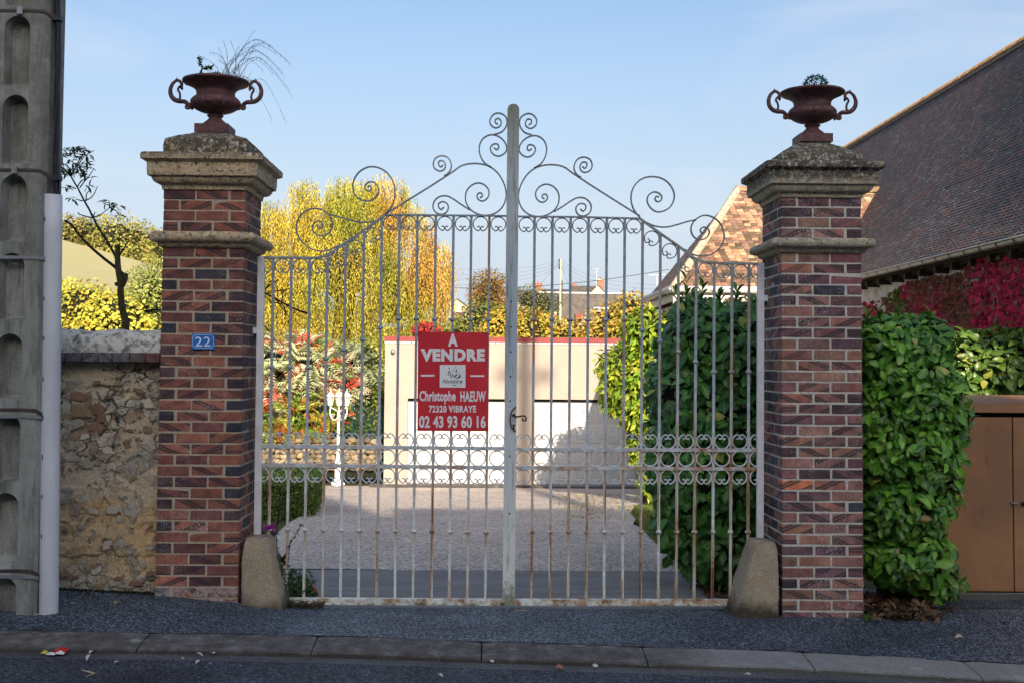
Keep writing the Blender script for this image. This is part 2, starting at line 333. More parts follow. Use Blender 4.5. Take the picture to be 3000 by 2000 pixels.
def m_leaf(name, rough=.45, spec=.4, trans=.25, use_obj=False, rib=None):
    k = M(name, rough, spec)
    c = k.oc() if use_obj else k.n('ShaderNodeAttribute', attribute_name='Col')
    v = k.pos()
    c = k.mix(1, k.ramp(k.noise(v, 35, 3), [(.3, .8), (.7, 1.2)]), c, 'MULTIPLY')
    if rib:
        rb = k.n('ShaderNodeAttribute', attribute_name='Rib', out=2)
        c = k.mix(k.ramp(rb, [(.03, .5), (.11, 0)]), c, rib)
    k.color(c)
    if trans:
        out = k.t.nodes['Material Output']
        tr = k.t.nodes.new('ShaderNodeBsdfTranslucent'); k.put(tr.inputs[0], c)
        ms = k.t.nodes.new('ShaderNodeMixShader'); ms.inputs[0].default_value = trans
        k.t.links.new(k.b.outputs[0], ms.inputs[1]); k.t.links.new(tr.outputs[0], ms.inputs[2]); k.t.links.new(ms.outputs[0], out.inputs[0])
    return k.m
MAT['leaf'] = m_leaf('soft foliage', .6, .25, .3)
MAT['leaf_o'] = m_leaf('single soft leaf', .6, .25, .3, True)
RIB = (.26, .42, .1)
MAT['laurel'] = m_leaf('glossy laurel foliage', .34, .4, .12, False, RIB)
MAT['laurel_o'] = m_leaf('single glossy laurel leaf', .34, .4, .12, True, RIB)
MAT['core'] = plain('shaded core filler', (.018, .02, .009), .95, .5, 20, .02)  # filler colour, dark to stand in for the shade inside
def m_bark(name, a, b):
    k = M(name, .95, .1); v = k.pos(); n = k.noise(k.scale(v, (1, 1, .4)), 45, 6, .7)
    k.color(k.mix(k.ramp(n, [(.42, 0), (.58, 1)]), a, b)); k.bump(n, 1, .01); return k.m
MAT['bark'] = m_bark('brown bark', (.09, .07, .05), (.03, .022, .015))
MAT['mossbark'] = m_bark('mossy bark', (.09, .075, .06), (.05, .055, .015))
MAT['twig'] = m_bark('dark twig', (.05, .04, .035), (.02, .018, .015))
def m_render():
    k = M('cream wall render', .9, .15); v = k.pos(); n = k.noise(v, 1.1, 6, .6)
    k.color(k.ramp(n, [(.3, (.40, .335, .285)), (.7, (.46, .385, .325))])); k.bump(k.noise(v, 60, 4), .5, .003); return k.m
MAT['render'] = m_render()
MAT['doorwhite'] = plain('white door panel', (.56, .555, .55), .5, .03, 4)
MAT['fascia'] = plain('red roof trim', (.26, .05, .05), .35, .12, 5)
MAT['whitetrim'] = plain('white strip', (.7, .69, .68), .6, .06, 6)
MAT['darkgap'] = plain('dark gap', (.012, .01, .01), .9, .1, 6)
MAT['tile_o'] = tinted('terracotta roof tile', .9, 14, .35, .006, ((.5, .48, .42), 26, .7, .6))
MAT['tile_d'] = tinted('dark weathered roof tile', .7, 14, .4, .006, ((.62, .6, .62), 34, .6, .8), .4)
MAT['ridge'] = plain('orange ridge tile', (.3, .19, .11), .85, .3, 8, .006)
MAT['ridgem'] = plain('grey ridge mortar', (.2, .18, .16), .95, .3, 9, .01)
MAT['verge'] = plain('verge mortar', (.5, .4, .29), .95, .2, 9, .01)
MAT['slate'] = plain('far slate roof', (.06, .06, .07), .7, .35, 3, .02)
MAT['oldslate'] = plain('far mossy slate roof', (.12, .1, .085), .9, .4, 1.6, .02)
MAT['farwall'] = plain('far pale wall', (.55, .45, .33), .9, .2, 1.5)
MAT['farbrick'] = plain('far brick', (.33, .15, .1), .9, .3, 5)
MAT['zinc'] = plain('zinc gutter', (.3, .31, .33), .4, .2, 8, metal=.5)
MAT['whitegutter'] = plain('white gutter', (.66, .64, .6), .5, .08, 8)
MAT['plaster'] = plain('old white plaster', (.75, .71, .64), .95, .3, 5, .01)
MAT['wood'] = plain('dark eaves timber', (.07, .05, .035), .9, .3, 9, .004)
def m_brown():
    k = M('bronze brown metal', .42, .5); v = k.pos()
    c = k.mix(k.ramp(k.noise(v, 1.9, 5, .6), [(.35, 0), (.7, 1)]), (.27, .145, .085), (.46, .24, .11))
    c = k.mix(k.ramp(k.noise(k.scale(v, (1, 1, .3), (3, 3, 3)), 8, 4), [(.66, 0), (.72, .4)]), c, (.06, .04, .03))
    k.color(c); k.b.inputs['Metallic'].default_value = .15; return k.m
MAT['brown'] = m_brown()
MAT['lampwhite'] = plain('white cast lamp', (.75, .75, .73), .4, .05, 9)
gm = M('lamp glass', .1, .5); gm.b.inputs['Base Color'].default_value = (.8, .85, .85, 1); gm.b.inputs['Alpha'].default_value = .35; MAT['glass'] = gm.m
MAT['paper'] = tinted('litter', .6, 30, .1, .001)
MAT['wallstone'] = tinted('garden wall stone', .9, 12, .4, .02)
MAT['window'] = plain('window glass', (.03, .035, .04), .08, .05, 3, spec=.6)
MAT['drystalk'] = plain('dry straw', (.1, .085, .07), .9, .3, 40)
MAT['seedleaf'] = plain('seedling stem', (.04, .07, .03), .7, .2, 40)
# ------------------------------------------------------------------ helpers
WL = {}   # world location of every parent
def link(o, parent=None, loc=None):
    col.objects.link(o)
    loc = Vector(loc) if loc is not None else Vector((0, 0, 0))
    WL[o.name] = loc.copy()
    if parent is not None:
        o.parent = parent; o.location = loc - WL[parent.name]
    else: o.location = loc
    return o
def tag(o, label=None, cat=None, group=None, kind=None):
    for k_, v_ in (('label', label), ('category', cat), ('group', group), ('kind', kind)):
        if v_: o[k_] = v_
    return o
def thing(name, label, cat, loc, group=None):
    o = bpy.data.objects.new(name, None); o.empty_display_size = .1
    return tag(link(o, None, loc), label, cat, group)
def mesh(name, vs_, fs_, mat, smooth=False):
    me = bpy.data.meshes.new(name); me.from_pydata([tuple(v) for v in vs_], [], fs_); me.materials.append(MAT[mat] if isinstance(mat, str) else mat)
    if smooth: me.polygons.foreach_set('use_smooth', [True] * len(me.polygons))
    me.update(); return me
def mk(name, vs_, fs_, mat, parent=None, smooth=False, origin=None):
    vs_ = [Vector(v) for v in vs_]
    if origin is None:
        origin = Vector((sum(v.x for v in vs_) / len(vs_), sum(v.y for v in vs_) / len(vs_), sum(v.z for v in vs_) / len(vs_)))
    o = bpy.data.objects.new(name, mesh(name, [v - origin for v in vs_], fs_, mat, smooth))
    return link(o, parent, origin)
def inst(name, me, loc, parent=None, rot=None, scale=None, color=None):
    o = bpy.data.objects.new(name, me); link(o, parent, loc)
    if rot is not None: o.rotation_euler = rot
    if scale is not None: o.scale = scale
    if color is not None: o.color = (*color[:3], 1)
    return o
class G:
    """collects shapes into one mesh"""
    def __init__(s): s.v = []; s.f = []
    def add(s, vs_, fs_):
        b = len(s.v); s.v += [Vector(v) for v in vs_]; s.f += [tuple(i + b for i in f) for f in fs_]; return s
    def box(s, a, b, bev=0):
        (x0, y0, z0), (x1, y1, z1) = a, b
        return s.add([(x0, y0, z0), (x1, y0, z0), (x1, y1, z0), (x0, y1, z0), (x0, y0, z1), (x1, y0, z1), (x1, y1, z1), (x0, y1, z1)],
                     [(0, 3, 2, 1), (4, 5, 6, 7), (0, 1, 5, 4), (1, 2, 6, 5), (2, 3, 7, 6), (3, 0, 4, 7)])
    def tube(s, pts, r, n=8, cap=True):
        pts = [Vector(p) for p in pts]; rs = r if isinstance(r, (list, tuple)) else [r] * len(pts)
        base = len(s.v); up = None
        for i, p in enumerate(pts):
            t = (pts[min(i + 1, len(pts) - 1)] - pts[max(i - 1, 0)])
            t = t.normalized() if t.length > 1e-9 else Vector((0, 0, 1))
            if up is None:
                up = Vector((0, 1, 0)) if abs(t.y) < .9 else Vector((1, 0, 0))
            a = (up - t * up.dot(t)).normalized(); up = a; b = t.cross(a)
            for k in range(n):
                th = 2 * math.pi * k / n; s.v.append(p + (a * math.cos(th) + b * math.sin(th)) * rs[i])
        for i in range(len(pts) - 1):
            for k in range(n):
                q = base + i * n; s.f.append((q + k, q + (k + 1) % n, q + n + (k + 1) % n, q + n + k))
        if cap:
            s.f.append(tuple(base + k for k in range(n))[::-1]); s.f.append(tuple(base + (len(pts) - 1) * n + k for k in range(n)))
        return s
    def flat(s, pts, w, d, closed=False):
        """flat bar swept along a path that lies in an XZ plane; w across in that plane, d along Y"""
        pts = [Vector(p) for p in pts]; n = len(pts); base = len(s.v)
        for i, p in enumerate(pts):
            if closed: t = pts[(i + 1) % n] - pts[(i - 1) % n]
            else: t = pts[min(i + 1, n - 1)] - pts[max(i - 1, 0)]
            t.y = 0; t = t.normalized() if t.length > 1e-9 else Vector((1, 0, 0)); a = Vector((-t.z, 0, t.x)) * (w / 2); y = Vector((0, d / 2, 0))
            s.v += [p + a - y, p - a - y, p - a + y, p + a + y]
        m = n if closed else n - 1
        for i in range(m):
            q = base + 4 * i; r_ = base + 4 * ((i + 1) % n)
            for k in range(4): s.f.append((q + k, q + (k + 1) % 4, r_ + (k + 1) % 4, r_ + k))
        if not closed:
            s.f.append((base, base + 3, base + 2, base + 1)); q = base + 4 * (n - 1); s.f.append((q, q + 1, q + 2, q + 3))
        return s
    def lathe(s, prof, c, n=32, mod=None):
        """prof: (radius, z)"""
        base = len(s.v)
        for r_, z in prof:
            for k in range(n):
                th = 2 * math.pi * k / n; rr = r_ * (mod(th, z) if mod else 1)
                s.v.append(Vector((c[0] + rr * math.cos(th), c[1] + rr * math.sin(th), z)))
        for i in range(len(prof) - 1):
            for k in range(n):
                q = base + i * n; s.f.append((q + k, q + (k + 1) % n, q + n + (k + 1) % n, q + n + k))
        s.f.append(tuple(base + k for k in range(n))[::-1]); s.f.append(tuple(base + (len(prof) - 1) * n + k for k in range(n)))
        return s
    def ball(s, c, r, n=10, m=6, sc=(1, 1, 1)):
        pr = [(max(1e-4, math.sin(math.pi * i / m)), -math.cos(math.pi * i / m)) for i in range(m + 1)]
        g = G().lathe(pr, (0, 0), n)
        return s.add([Vector(c) + Vector((v.x * r * sc[0], v.y * r * sc[1], v.z * r * sc[2])) for v in g.v], g.f)
    def mk(s, name, mat, parent=None, smooth=False, origin=None): return mk(name, s.v, s.f, mat, parent, smooth, origin)
def catmull(P, n=6, closed=False):
    P = [Vector(p) for p in P]; out = []
    for i in range(len(P) - 1):
        a, b, c, d = P[max(i - 1, 0)], P[i], P[i + 1], P[min(i + 2, len(P) - 1)]
        for k in range(n):
            t = k / n; out.append(.5 * ((2 * b) + (c - a) * t + (2 * a - 5 * b + 4 * c - d) * t * t + (3 * b - a - 3 * c + d) * t ** 3))
    out.append(P[-1]); return out
def strip(pts2, Y, n=5, sm=True):
    q = [at(x, y, Y) for x, y in pts2]; return catmull(q, n) if sm else q
def fbm(p, sc, o=4): return mn.fractal(Vector(p) * sc, 1, 2, o)

# leaves as one mesh -------------------------------------------------
TPL = {
 'diamond': ([(0, 0, 0), (.42, .5, .1), (1, 0, 0), (.42, -.5, .1)], [(0, 3, 2, 1)]),
 'fold': ([(0, 0, 0), (.45, .5, .12), (1, 0, -.08), (.45, -.5, .12), (.5, 0, -.02)], [(0, 4, 1), (1, 4, 2), (0, 3, 4), (3, 2, 4)]),
 'oval': ([(0, 0, 0), (.25, .4, .06), (.7, .42, .04), (1, 0, -.08), (.7, -.42, .04), (.25, -.4, .06)], [(0, 5, 4, 3, 2, 1)]),
 'lobed': ([(0, 0, 0), (-.1, .45, 0), (.3, .3, .05), (.45, .55, 0), (.62, .2, .03), (1, 0, -.1), (.62, -.2, .03), (.45, -.55, 0), (.3, -.3, .05), (-.1, -.45, 0)], [(0, 9, 8, 6, 5, 4, 2, 1), (8, 7, 6), (2, 4, 3)]),
 'laurel': ([(0, 0, 0), (.22, .3, .07), (.22, -.3, .07), (.22, 0, .01), (.55, .48, .1), (.55, -.48, .1), (.55, 0, .02), (.82, .3, .02), (.82, -.3, .02), (.82, 0, -.04), (1, 0, -.14)],
   [(0, 3, 1), (0, 2, 3), (3, 6, 4, 1), (3, 2, 5, 6), (6, 9, 7, 4), (6, 5, 8, 9), (9, 10, 7), (9, 8, 10)]),
 'twosided': ([(0, 0, 0), (.5, .5, .08), (1, 0, 0), (.5, -.5, .08)], [(0, 3, 2, 1)]),
}
def nrm(a): return a / np.maximum(np.linalg.norm(a, axis=1, keepdims=True), 1e-9)
def leafmesh(name, P, D, N, L, A, C, mat, tpl='diamond', smooth=False):
    """P base points, D directions, N normals, L lengths, A width ratio, C colours"""
    P, D, N = (np.asarray(a, float) for a in (P, D, N)); n = len(P)
    L = np.broadcast_to(np.asarray(L, float), (n,)); A = np.broadcast_to(np.asarray(A, float), (n,)); C = np.broadcast_to(np.asarray(C, float), (n, 3))
    D = nrm(D); S = nrm(np.cross(N, D)); N = np.cross(D, S)
    tv, tf = TPL[tpl]; tv = np.array(tv); nv = len(tv)
    V = P[:, None] + L[:, None, None] * (tv[None, :, 0, None] * D[:, None] + tv[None, :, 1, None] * A[:, None, None] * S[:, None] + tv[None, :, 2, None] * N[:, None])
    V = V.reshape(-1, 3); org = V.mean(0); V = V - org
    ls = [len(f) for f in tf]; idx = np.array([i for f in tf for i in f])
    loops = (idx[None] + (np.arange(n) * nv)[:, None]).ravel()
    tot = np.tile(ls, n); start = np.concatenate([[0], np.cumsum(tot)[:-1]])
    me = bpy.data.meshes.new(name); me.vertices.add(len(V)); me.vertices.foreach_set('co', V.ravel().astype(np.float32))
    me.loops.add(len(loops)); me.loops.foreach_set('vertex_index', loops.astype(np.int32))
    me.polygons.add(len(tot)); me.polygons.foreach_set('loop_start', start.astype(np.int32)); me.polygons.foreach_set('loop_total', tot.astype(np.int32))
    if smooth: me.polygons.foreach_set('use_smooth', np.ones(len(tot), bool))
    me.update(calc_edges=True)
    ca = me.color_attributes.new('Col', 'FLOAT_COLOR', 'POINT')
    cc = np.ones((n, nv, 4), np.float32); cc[:, :, :3] = C[:, None]; ca.data.foreach_set('color', cc.ravel())
    ra = me.attributes.new('Rib', 'FLOAT', 'POINT'); ra.data.foreach_set('value', np.tile(np.abs(tv[:, 1]) * 2, n).astype(np.float32))
    me.materials.append(MAT[mat]); return me, Vector(org)
def leafobj(name, *a, parent=None, **k):
    me, org = leafmesh(name, *a, **k); return link(bpy.data.objects.new(name, me), parent, org)
def rv(n): return nrm(np.random.normal(size=(n, 3)))
def pal(n, cols, w=None, jit=.15):
    cols = np.array(cols); i = np.random.choice(len(cols), n, p=None if w is None else np.array(w) / np.sum(w))
    return cols[i] * (1 + np.random.uniform(-jit, jit, (n, 1)))
def blobs(B, n, shell=.3, cut=None):
    """points through the outer shell of a union of ellipsoids; returns points, outward normals"""
    B = [(np.array(c, float), np.array(r, float)) for c, r in B]
    w = np.array([(r[0] * r[1] + r[1] * r[2] + r[0] * r[2]) for c, r in B]); P = []; N = []
    cnt = 0
    while cnt < n:
        m = (n - cnt) * 2 + 50; i = np.random.choice(len(B), m, p=w / w.sum()); u = rv(m)
        c = np.array([b[0] for b in B])[i]; r = np.array([b[1] for b in B])[i]
        q = 1 - shell * np.random.random((m, 1)) ** 1.5 + .06 * np.random.normal(size=(m, 1))
        p = c + u * r * q; nn = nrm(u / r); ok = np.ones(m, bool)
        for k, (c2, r2) in enumerate(B):
            ok &= ~((np.linalg.norm((p - c2) / r2, axis=1) < 1 - shell * .95) & (i != k))
        if cut is not None: ok &= cut(p, nn)
        P.append(p[ok]); N.append(nn[ok]); cnt += ok.sum()
    return np.concatenate(P)[:n], np.concatenate(N)[:n]
def cloud(B, n, L, A, cols, w=None, shell=.35, up=.5, droop=.2, cut=None, jit=.2):
    P, N = blobs(B, n, shell, cut)
    D = nrm(rv(n) + .5 * N - np.array([0, 0, droop])); Nn = nrm(N * .8 + rv(n) * .8 + np.array([0, 0, up]))
    return P, D, Nn, np.random.uniform(L * .65, L * 1.3, n), A, pal(n, cols, w, jit)
def clumpcol(P, C, sc, amp):
    """leaf brightness varies by clump"""
    f = np.array([mn.noise(Vector(p) * sc) for p in P]); return C * (1 + amp * f[:, None])
def core(name, B, parent, sc=.7, mat='core'):  # added solid ellipsoids; shade among the inner twigs is put into their colour
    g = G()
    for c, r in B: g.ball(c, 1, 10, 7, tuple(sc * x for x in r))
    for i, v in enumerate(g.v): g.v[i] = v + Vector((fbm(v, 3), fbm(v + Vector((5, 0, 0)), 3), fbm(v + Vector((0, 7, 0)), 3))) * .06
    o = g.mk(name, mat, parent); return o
def tree(name, label, cat, base, B, n, L, A, cols, w=None, trunk_r=.12, bark='bark', tpl='fold', group=None, limbs=6, shell=.5, corek=.55, amp=.35, csc=.9, droop=.2):
    t = thing(name, label, cat, base, group); top = Vector(B[0][0])
    base = Vector(base); g = G()
    mid = base.lerp(top, .55) + Vector((U(-.1, .1), 0, 0))
    g.tube(catmull([base - Vector((0, 0, .2)), base.lerp(mid, .5) + Vector((U(-.05, .05), 0, 0)), mid, top], 4), [trunk_r * (1 - .8 * i / 12) for i in range(13)], 8)
    g.mk('trunk', bark, t)
    for k in range(limbs):
        c, r = B[k % len(B)]; tgt = Vector(c) + Vector((U(-.6, .6) * r[0], U(-.6, .6) * r[1], U(-.2, .7) * r[2])); st = mid.lerp(base, U(0, .3))
        G().tube(catmull([st, st.lerp(tgt, .5) + Vector((0, 0, .1)), tgt], 4), [trunk_r * .5 * (1 - .85 * i / 8) for i in range(9)], 6).mk('branch', bark, t)
    P, D, N, LL, AA, C = cloud(B, n, L, A, cols, w, shell, droop=droop)
    C = clumpcol(P, C, csc, amp)
    o = leafobj('crown', P, D, N, LL, AA, C, 'leaf', parent=t, tpl=tpl)
    if corek: core('shade_core', B, t, corek)
    return t

# ------------------------------------------------------------------ terrain heights (world z)
def line_z(anch, Y):
    q = [at(x, y, Y) for x, y in anch]; return [p.x for p in q], [p.z for p in q]
ROWS = [
 (7.30, line_z([(-700, 1828), (0, 1842), (700, 1853), (1083, 1862), (1408, 1874.5), (1783, 1887), (2300, 1903), (3000, 1942), (3600, 1975)], 7.30)),
 (8.2, line_z([(-600, 1712), (182, 1731), (460, 1743), (700, 1765), (860, 1790), (1500, 1799), (2100, 1803), (2290, 1807), (2530, 1808), (3000, 1810), (3500, 1818)], 8.2)),
 (8.5, line_z([(-600, 1690), (182, 1700), (460, 1715), (700, 1760), (860, 1773), (1500, 1777), (2100, 1781), (2290, 1783), (2530, 1782), (3000, 1781), (3500, 1786)], 8.5)),
]
def inner(Y): return CZ - 1.785 - .0585 * (max(Y, 8.5) - 8.5)
def gz(X, Y):
    if Y <= 7.30: return float(np.interp(X, *ROWS[0][1]))
    for (y0, a), (y1, b) in zip(ROWS, ROWS[1:]):
        if Y <= y1:
            t = (Y - y0) / (y1 - y0); return float((1 - t) * np.interp(X, *a) + t * np.interp(X, *b))
    if X > 2.75: return CZ - 1.77
    return inner(min(Y, 27.5))
def far_z(X, Y):
    b = CZ - 2.9
    t = min(max((Y - 45) / 105, 0), 1); r_ = b + 7.2 * t * t * (3 - 2 * t)
    # hill on the left
    Yl = min(Y, 175); left = CZ + (.5 + (Yl - 45) * .128) - max(0, Yl - 150) * .1
    lx = min(max((-X - .05 * Y) / (2 + .22 * Y), 0), 1); lx = lx * lx * (3 - 2 * lx); lx *= min(max((Y - 36) / 20, 0), 1)
    left += (-X / max(Y, 1) - .33) * Y * .26
    z = r_ * (1 - lx) + left * lx
    return z + .12 * math.sin(X * .31) * math.sin(Y * .23) * (1 if Y > 50 else 0)
def sheet(name, xs, ys, zf, mat, kind='structure', parent=None, smooth=True):
    vs_ = [(x, y, zf(x, y)) for y in ys for x in xs]; n = len(xs)
    fs_ = [(j * n + i, j * n + i + 1, (j + 1) * n + i + 1, (j + 1) * n + i) for j in range(len(ys) - 1) for i in range(n - 1)]
    o = mk(name, vs_, fs_, mat, parent, smooth, Vector((0, 0, 0)))
    if kind: o['kind'] = kind
    return o
def lin(a, b, n): return [a + (b - a) * i / (n - 1) for i in range(n)]
# ================================================================== GROUND
def base_z(X, Y):
    if Y < 8.6: return gz(X, 7.3) - .35 + max(0, -5 - Y) * .42
    if Y < 27.5: return (inner(Y) if X < 4.2 else CZ - 1.9) - .05
    return far_z(X, Y) - (.05 if Y < 45 else 0)
xs = sorted(set([-1500, -900, -500, -300] + lin(-200, -64, 18) + lin(-60, 60, 61) + lin(64, 200, 12) + [300, 500, 900, 1500]))
ys = sorted(set([-60, -45, -30, -22, -12, -5, 0, 6, 8.55, 8.65, 10, 12, 15, 18, 21, 24, 27.4] + lin(27.6, 100, 37) + lin(104, 220, 30) + [300, 500, 900, 1500, 2500]))
sheet('ground', xs, ys, base_z, 'lawn')
rx = lin(-30, 30, 61)
def gut_z(X): return gz(X, 7.3) - .062
road = sheet('road', rx, [-3.0, -1, 1, 3, 5, 6.86], lambda X, Y: gut_z(X) + .004 + (.012 * (6.86 - Y) if Y > 2 else .058 - .012 * (2 - Y)), 'road')
gut = sheet('gutter', rx, [6.86, 6.93, 7.02], lambda X, Y: gut_z(X) + (.0 if Y < 6.9 else -.004 if Y < 7 else 0), 'gutter')
sheet('opposite_pavement', rx, [-4.6, -3.0], lambda X, Y: gut_z(X) + .12, 'pave')
px_ = [-30, -12, -6, -4] + lin(-3.6, 4.6, 60) + [6, 8, 14, 30]
def pave_z(X, Y): return gz(X, Y) + .006 * fbm((X, Y, 0), 1.6)
sheet('pavement', px_, [7.28, 7.4, 7.6, 7.8, 8.0, 8.2, 8.32, 8.44, 8.56], pave_z, 'pave')
sheet('side_pavement', [2.75, 3, 3.5, 4, 5, 6, 9, 14], [8.56, 8.8, 9.0, 9.3], lambda X, Y: gz(X, 8.56) + (pave_z(X, 8.56) - gz(X, 8.56)) * max(0, 1 - (Y - 8.56) / .3) + .003, 'pave')
# kerb stones, one metre each
kerb = sheet('kerb', rx, [6.99, 7.26], lambda X, Y: gut_z(X) - .05, 'kerb')
jx = [at(p, 1930, 7.0).x for p in (-580, -90, 398, 910, 1410, 1899, 2388, 2880, 3370)]
for a, b in zip(jx, jx[1:]):
    prof = [(7.00, -.07), (7.004, .020), (7.014, .030), (7.05, .038), (7.16, .049), (7.295, .060), (7.30, -.07)]
    vs_ = []; n = 14; m = len(prof)
    for i in range(n):
        x = a + .004 + (b - a - .008) * i / (n - 1); e = .006 if i in (0, n - 1) else 0
        for y, z in prof: vs_.append((x, y + .003 * fbm((x, y, z), 6), gut_z(x) + z - (e if z > 0 else 0) + .003 * fbm((x, 3, z * 9), 7)))
    fs_ = [(i * m + j, i * m + j + 1, (i + 1) * m + j + 1, (i + 1) * m + j) for i in range(n - 1) for j in range(m - 1)]
    fs_ = [f[::-1] for f in fs_] + [tuple(range(m)), tuple((n - 1) * m + j for j in range(m))[::-1]]
    mk('kerbstone', vs_, fs_, 'kerb', kerb)
# driveway: concrete apron, gravel, edge strips
def rag(x, y): return .06 * fbm((x, y, 3), 1.3)
sheet('concrete_apron', lin(-2.0, 2.75, 20), [8.565, 8.9, 9.5, 10.2, 10.88], lambda X, Y: inner(Y) + (.01 if Y > 8.6 else .004), 'apron')
gys = lin(10.87, 27.4, 34)
vs_ = []; fs_ = []
for j, y in enumerate(gys):
    xl = np.interp(y, [10.8, 14, 16, 18.5, 22, 27.4], [-2.4, -2.6, -2.75, -2.9, -3.4, -4.0]); xr = np.interp(y, [10.8, 13, 16, 19, 22, 27.4], [1.92, 1.92, 2.05, 2.3, 2.9, 3.6]) + .1 * fbm((0, y, 0), 1)
    for i in range(13):
        x = xl + (xr - xl) * i / 12; vs_.append((x, y, inner(y) + .014 + .012 * fbm((x, y, 0), .6)))
fs_ = [(j * 13 + i, j * 13 + i + 1, (j + 1) * 13 + i + 1, (j + 1) * 13 + i) for j in range(33) for i in range(12)]
mk('gravel_drive', vs_, fs_, 'gravel', None, True, Vector((0, 0, 0)))['kind'] = 'structure'
hillx = sorted(lin(-130, -12, 60)); hilly = lin(48, 175, 60)
def fz(X, Y):
    return far_z(X, Y) + .02
sheet('stubble_field', hillx, hilly, fz, 'field')

# ================================================================== BRICK PILLARS
def brick_mesh(seed, mat):
    random.seed(seed); bm = bmesh.new(); bmesh.ops.create_cube(bm, size=1)
    for v in bm.verts: v.co = Vector((v.co.x * .22, v.co.y * .105, v.co.z * .0655))
    bmesh.ops.bevel(bm, geom=bm.edges[:], offset=.0035, segments=1, affect='EDGES')
    for v in bm.verts: v.co += Vector((U(-1, 1) * .0012, U(-1, 1) * .0018, U(-1, 1) * .0014))
    me = bpy.data.meshes.new('brick'); bm.to_mesh(me); bm.free(); me.materials.append(MAT[mat]); return me
BR = {s_: [brick_mesh(i, 'brick_' + s_) for i in range(6)] for s_ in 'lr'}
RED = [(.33, .125, .09), (.27, .105, .085), (.21, .085, .08), (.37, .145, .1), (.16, .07, .072), (.3, .12, .09)]
DARK = [(.06, .058, .072), (.095, .06, .068), (.05, .052, .072)]
def pillar(side):
    L_ = side == 'l'; YF = 8.2; w = .575
    xl = at(468, 1100, YF).x if L_ else at(2290, 1100, YF).x
    pxm = 590 if L_ else 2410
    zg = gz(xl + w / 2, YF)
    X0, X1, Y0, Y1 = xl, xl + w, YF, YF + w; cx, cy = (X0 + X1) / 2, (Y0 + Y1) / 2
    Z = lambda py, o=0: at(pxm, py, YF - o).z
    t = thing('brick_pillar', 'left brick gate pillar carrying the blue number plate' if L_ else 'right brick gate pillar beside the clipped laurel, paler joints', 'gate pillar', (cx, cy, zg), 'brick gate pillars')
    zb0 = zg - .06
    zband0, zband1 = (Z(724), Z(680)) if L_ else (Z(740), Z(699))
    ztop = Z(555) if L_ else Z(577)
    ins = .0035
    G().box((X0 + ins, Y0 + ins, zb0), (X1 - ins, Y1 - ins, zband0 + .01)).mk('mortar_core', 'mortar_' + side, t)
    G().box((X0 + ins, Y0 + ins, zband1 - .01), (X1 - ins, Y1 - ins, ztop + .01)).mk('mortar_core', 'mortar_' + side, t)
    random.seed(11 if L_ else 23); ph = .0765
    spans = [(zband0, zb0, 0), (ztop, zband1, 1)]
    for za, zb, odd in spans:
        nrow = int(round((za - zb) / ph)); h = (za - zb) / nrow if odd else ph
        for r_ in range(nrow):
            zc = za - (r_ + .5) * h
            if zc < zg - .05: continue
            A_ = (r_ + (0 if L_ else 1)) % 2 == 0
            # pinwheel course: each side holds two stretchers, then the end of its neighbour's
            for sd_ in range(4):
                for k in range(2):
                    a0 = k * .2325 + .11
                    header_end = (k == 1)
                    if A_: a = .0 + k * .2325 + .11
                    else: a = w - .11 - k * .2325
                    # along-coordinate of brick centre on that side
                    if A_: s_ = k * .2325 + .11
                    else: s_ = w - (k * .2325 + .11)
                    off = .0525
                    if sd_ == 0: p = (X0 + s_, Y0 + off); rz = 0
                    elif sd_ == 1: p = (X1 - off, Y0 + s_); rz = math.pi / 2
                    elif sd_ == 2: p = (X1 - s_, Y1 - off); rz = math.pi
                    else: p = (X0 + off, Y1 - s_); rz = -math.pi / 2
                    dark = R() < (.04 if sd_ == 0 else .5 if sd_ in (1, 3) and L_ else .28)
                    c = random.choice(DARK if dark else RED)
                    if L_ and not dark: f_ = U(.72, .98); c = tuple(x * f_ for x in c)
                    if not L_ and not dark: c = (c[0] * U(.8, 1.05), c[1] * U(1.05, 1.25), c[2] * U(1.15, 1.45))
                    if not L_ and sd_ == 0 and r_ == 21 and k == 0: c = (.68, .22, .11)
                    j = Vector((U(-1, 1) * .0012, U(-1, 1) * .0022, U(-1, 1) * .001))
                    if rz: j = Vector((j.y, j.x, j.z))
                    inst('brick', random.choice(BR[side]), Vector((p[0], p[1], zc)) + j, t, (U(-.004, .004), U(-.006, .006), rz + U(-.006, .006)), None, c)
    # stone mouldings: square profile, finely divided and worn
    def moulding(name, prof, mat, amp=.005, per=44, closetop=True):
        vs_ = []; m = per * 4
        for z, o in prof:
            hw = w / 2 + o
            for s4 in range(4):
                for i in range(per):
                    u = -1 + 2 * i / per; x, y = [(u, -1), (1, u), (-u, 1), (-1, -u)][s4]
                    rr = .985 if i == 0 else 1
                    p = Vector((cx + x * hw * rr, cy + y * hw * rr, z))
                    d = Vector((fbm(p, 11), fbm(p + Vector((9, 9, 0)), 11), fbm(p + Vector((0, 9, 9)), 11))) * amp
                    vs_.append(p + d)
        fs_ = []
        for j in range(len(prof) - 1):
            for i in range(m): fs_.append((j * m + i, j * m + (i + 1) % m, (j + 1) * m + (i + 1) % m, (j + 1) * m + i))
        fs_.append(tuple(range(m))[::-1]); fs_.append(tuple((len(prof) - 1) * m + i for i in range(m)))
        return mk(name, vs_, fs_, mat, t, False)
    cm = 'cap_' + side
    if L_: zz = dict(b=555, f1=546, f2=541, ov0=541, ov1=517, fr=469, sl0=466, sl1=445, bl0=441, bl1=403)
    else: zz = dict(b=578, f1=572, f2=566, ov0=566, ov1=541, fr=493, sl0=490, sl1=469, bl0=465, bl1=446)
    zt = lambda k_, o=0: Z(zz[k_], o)
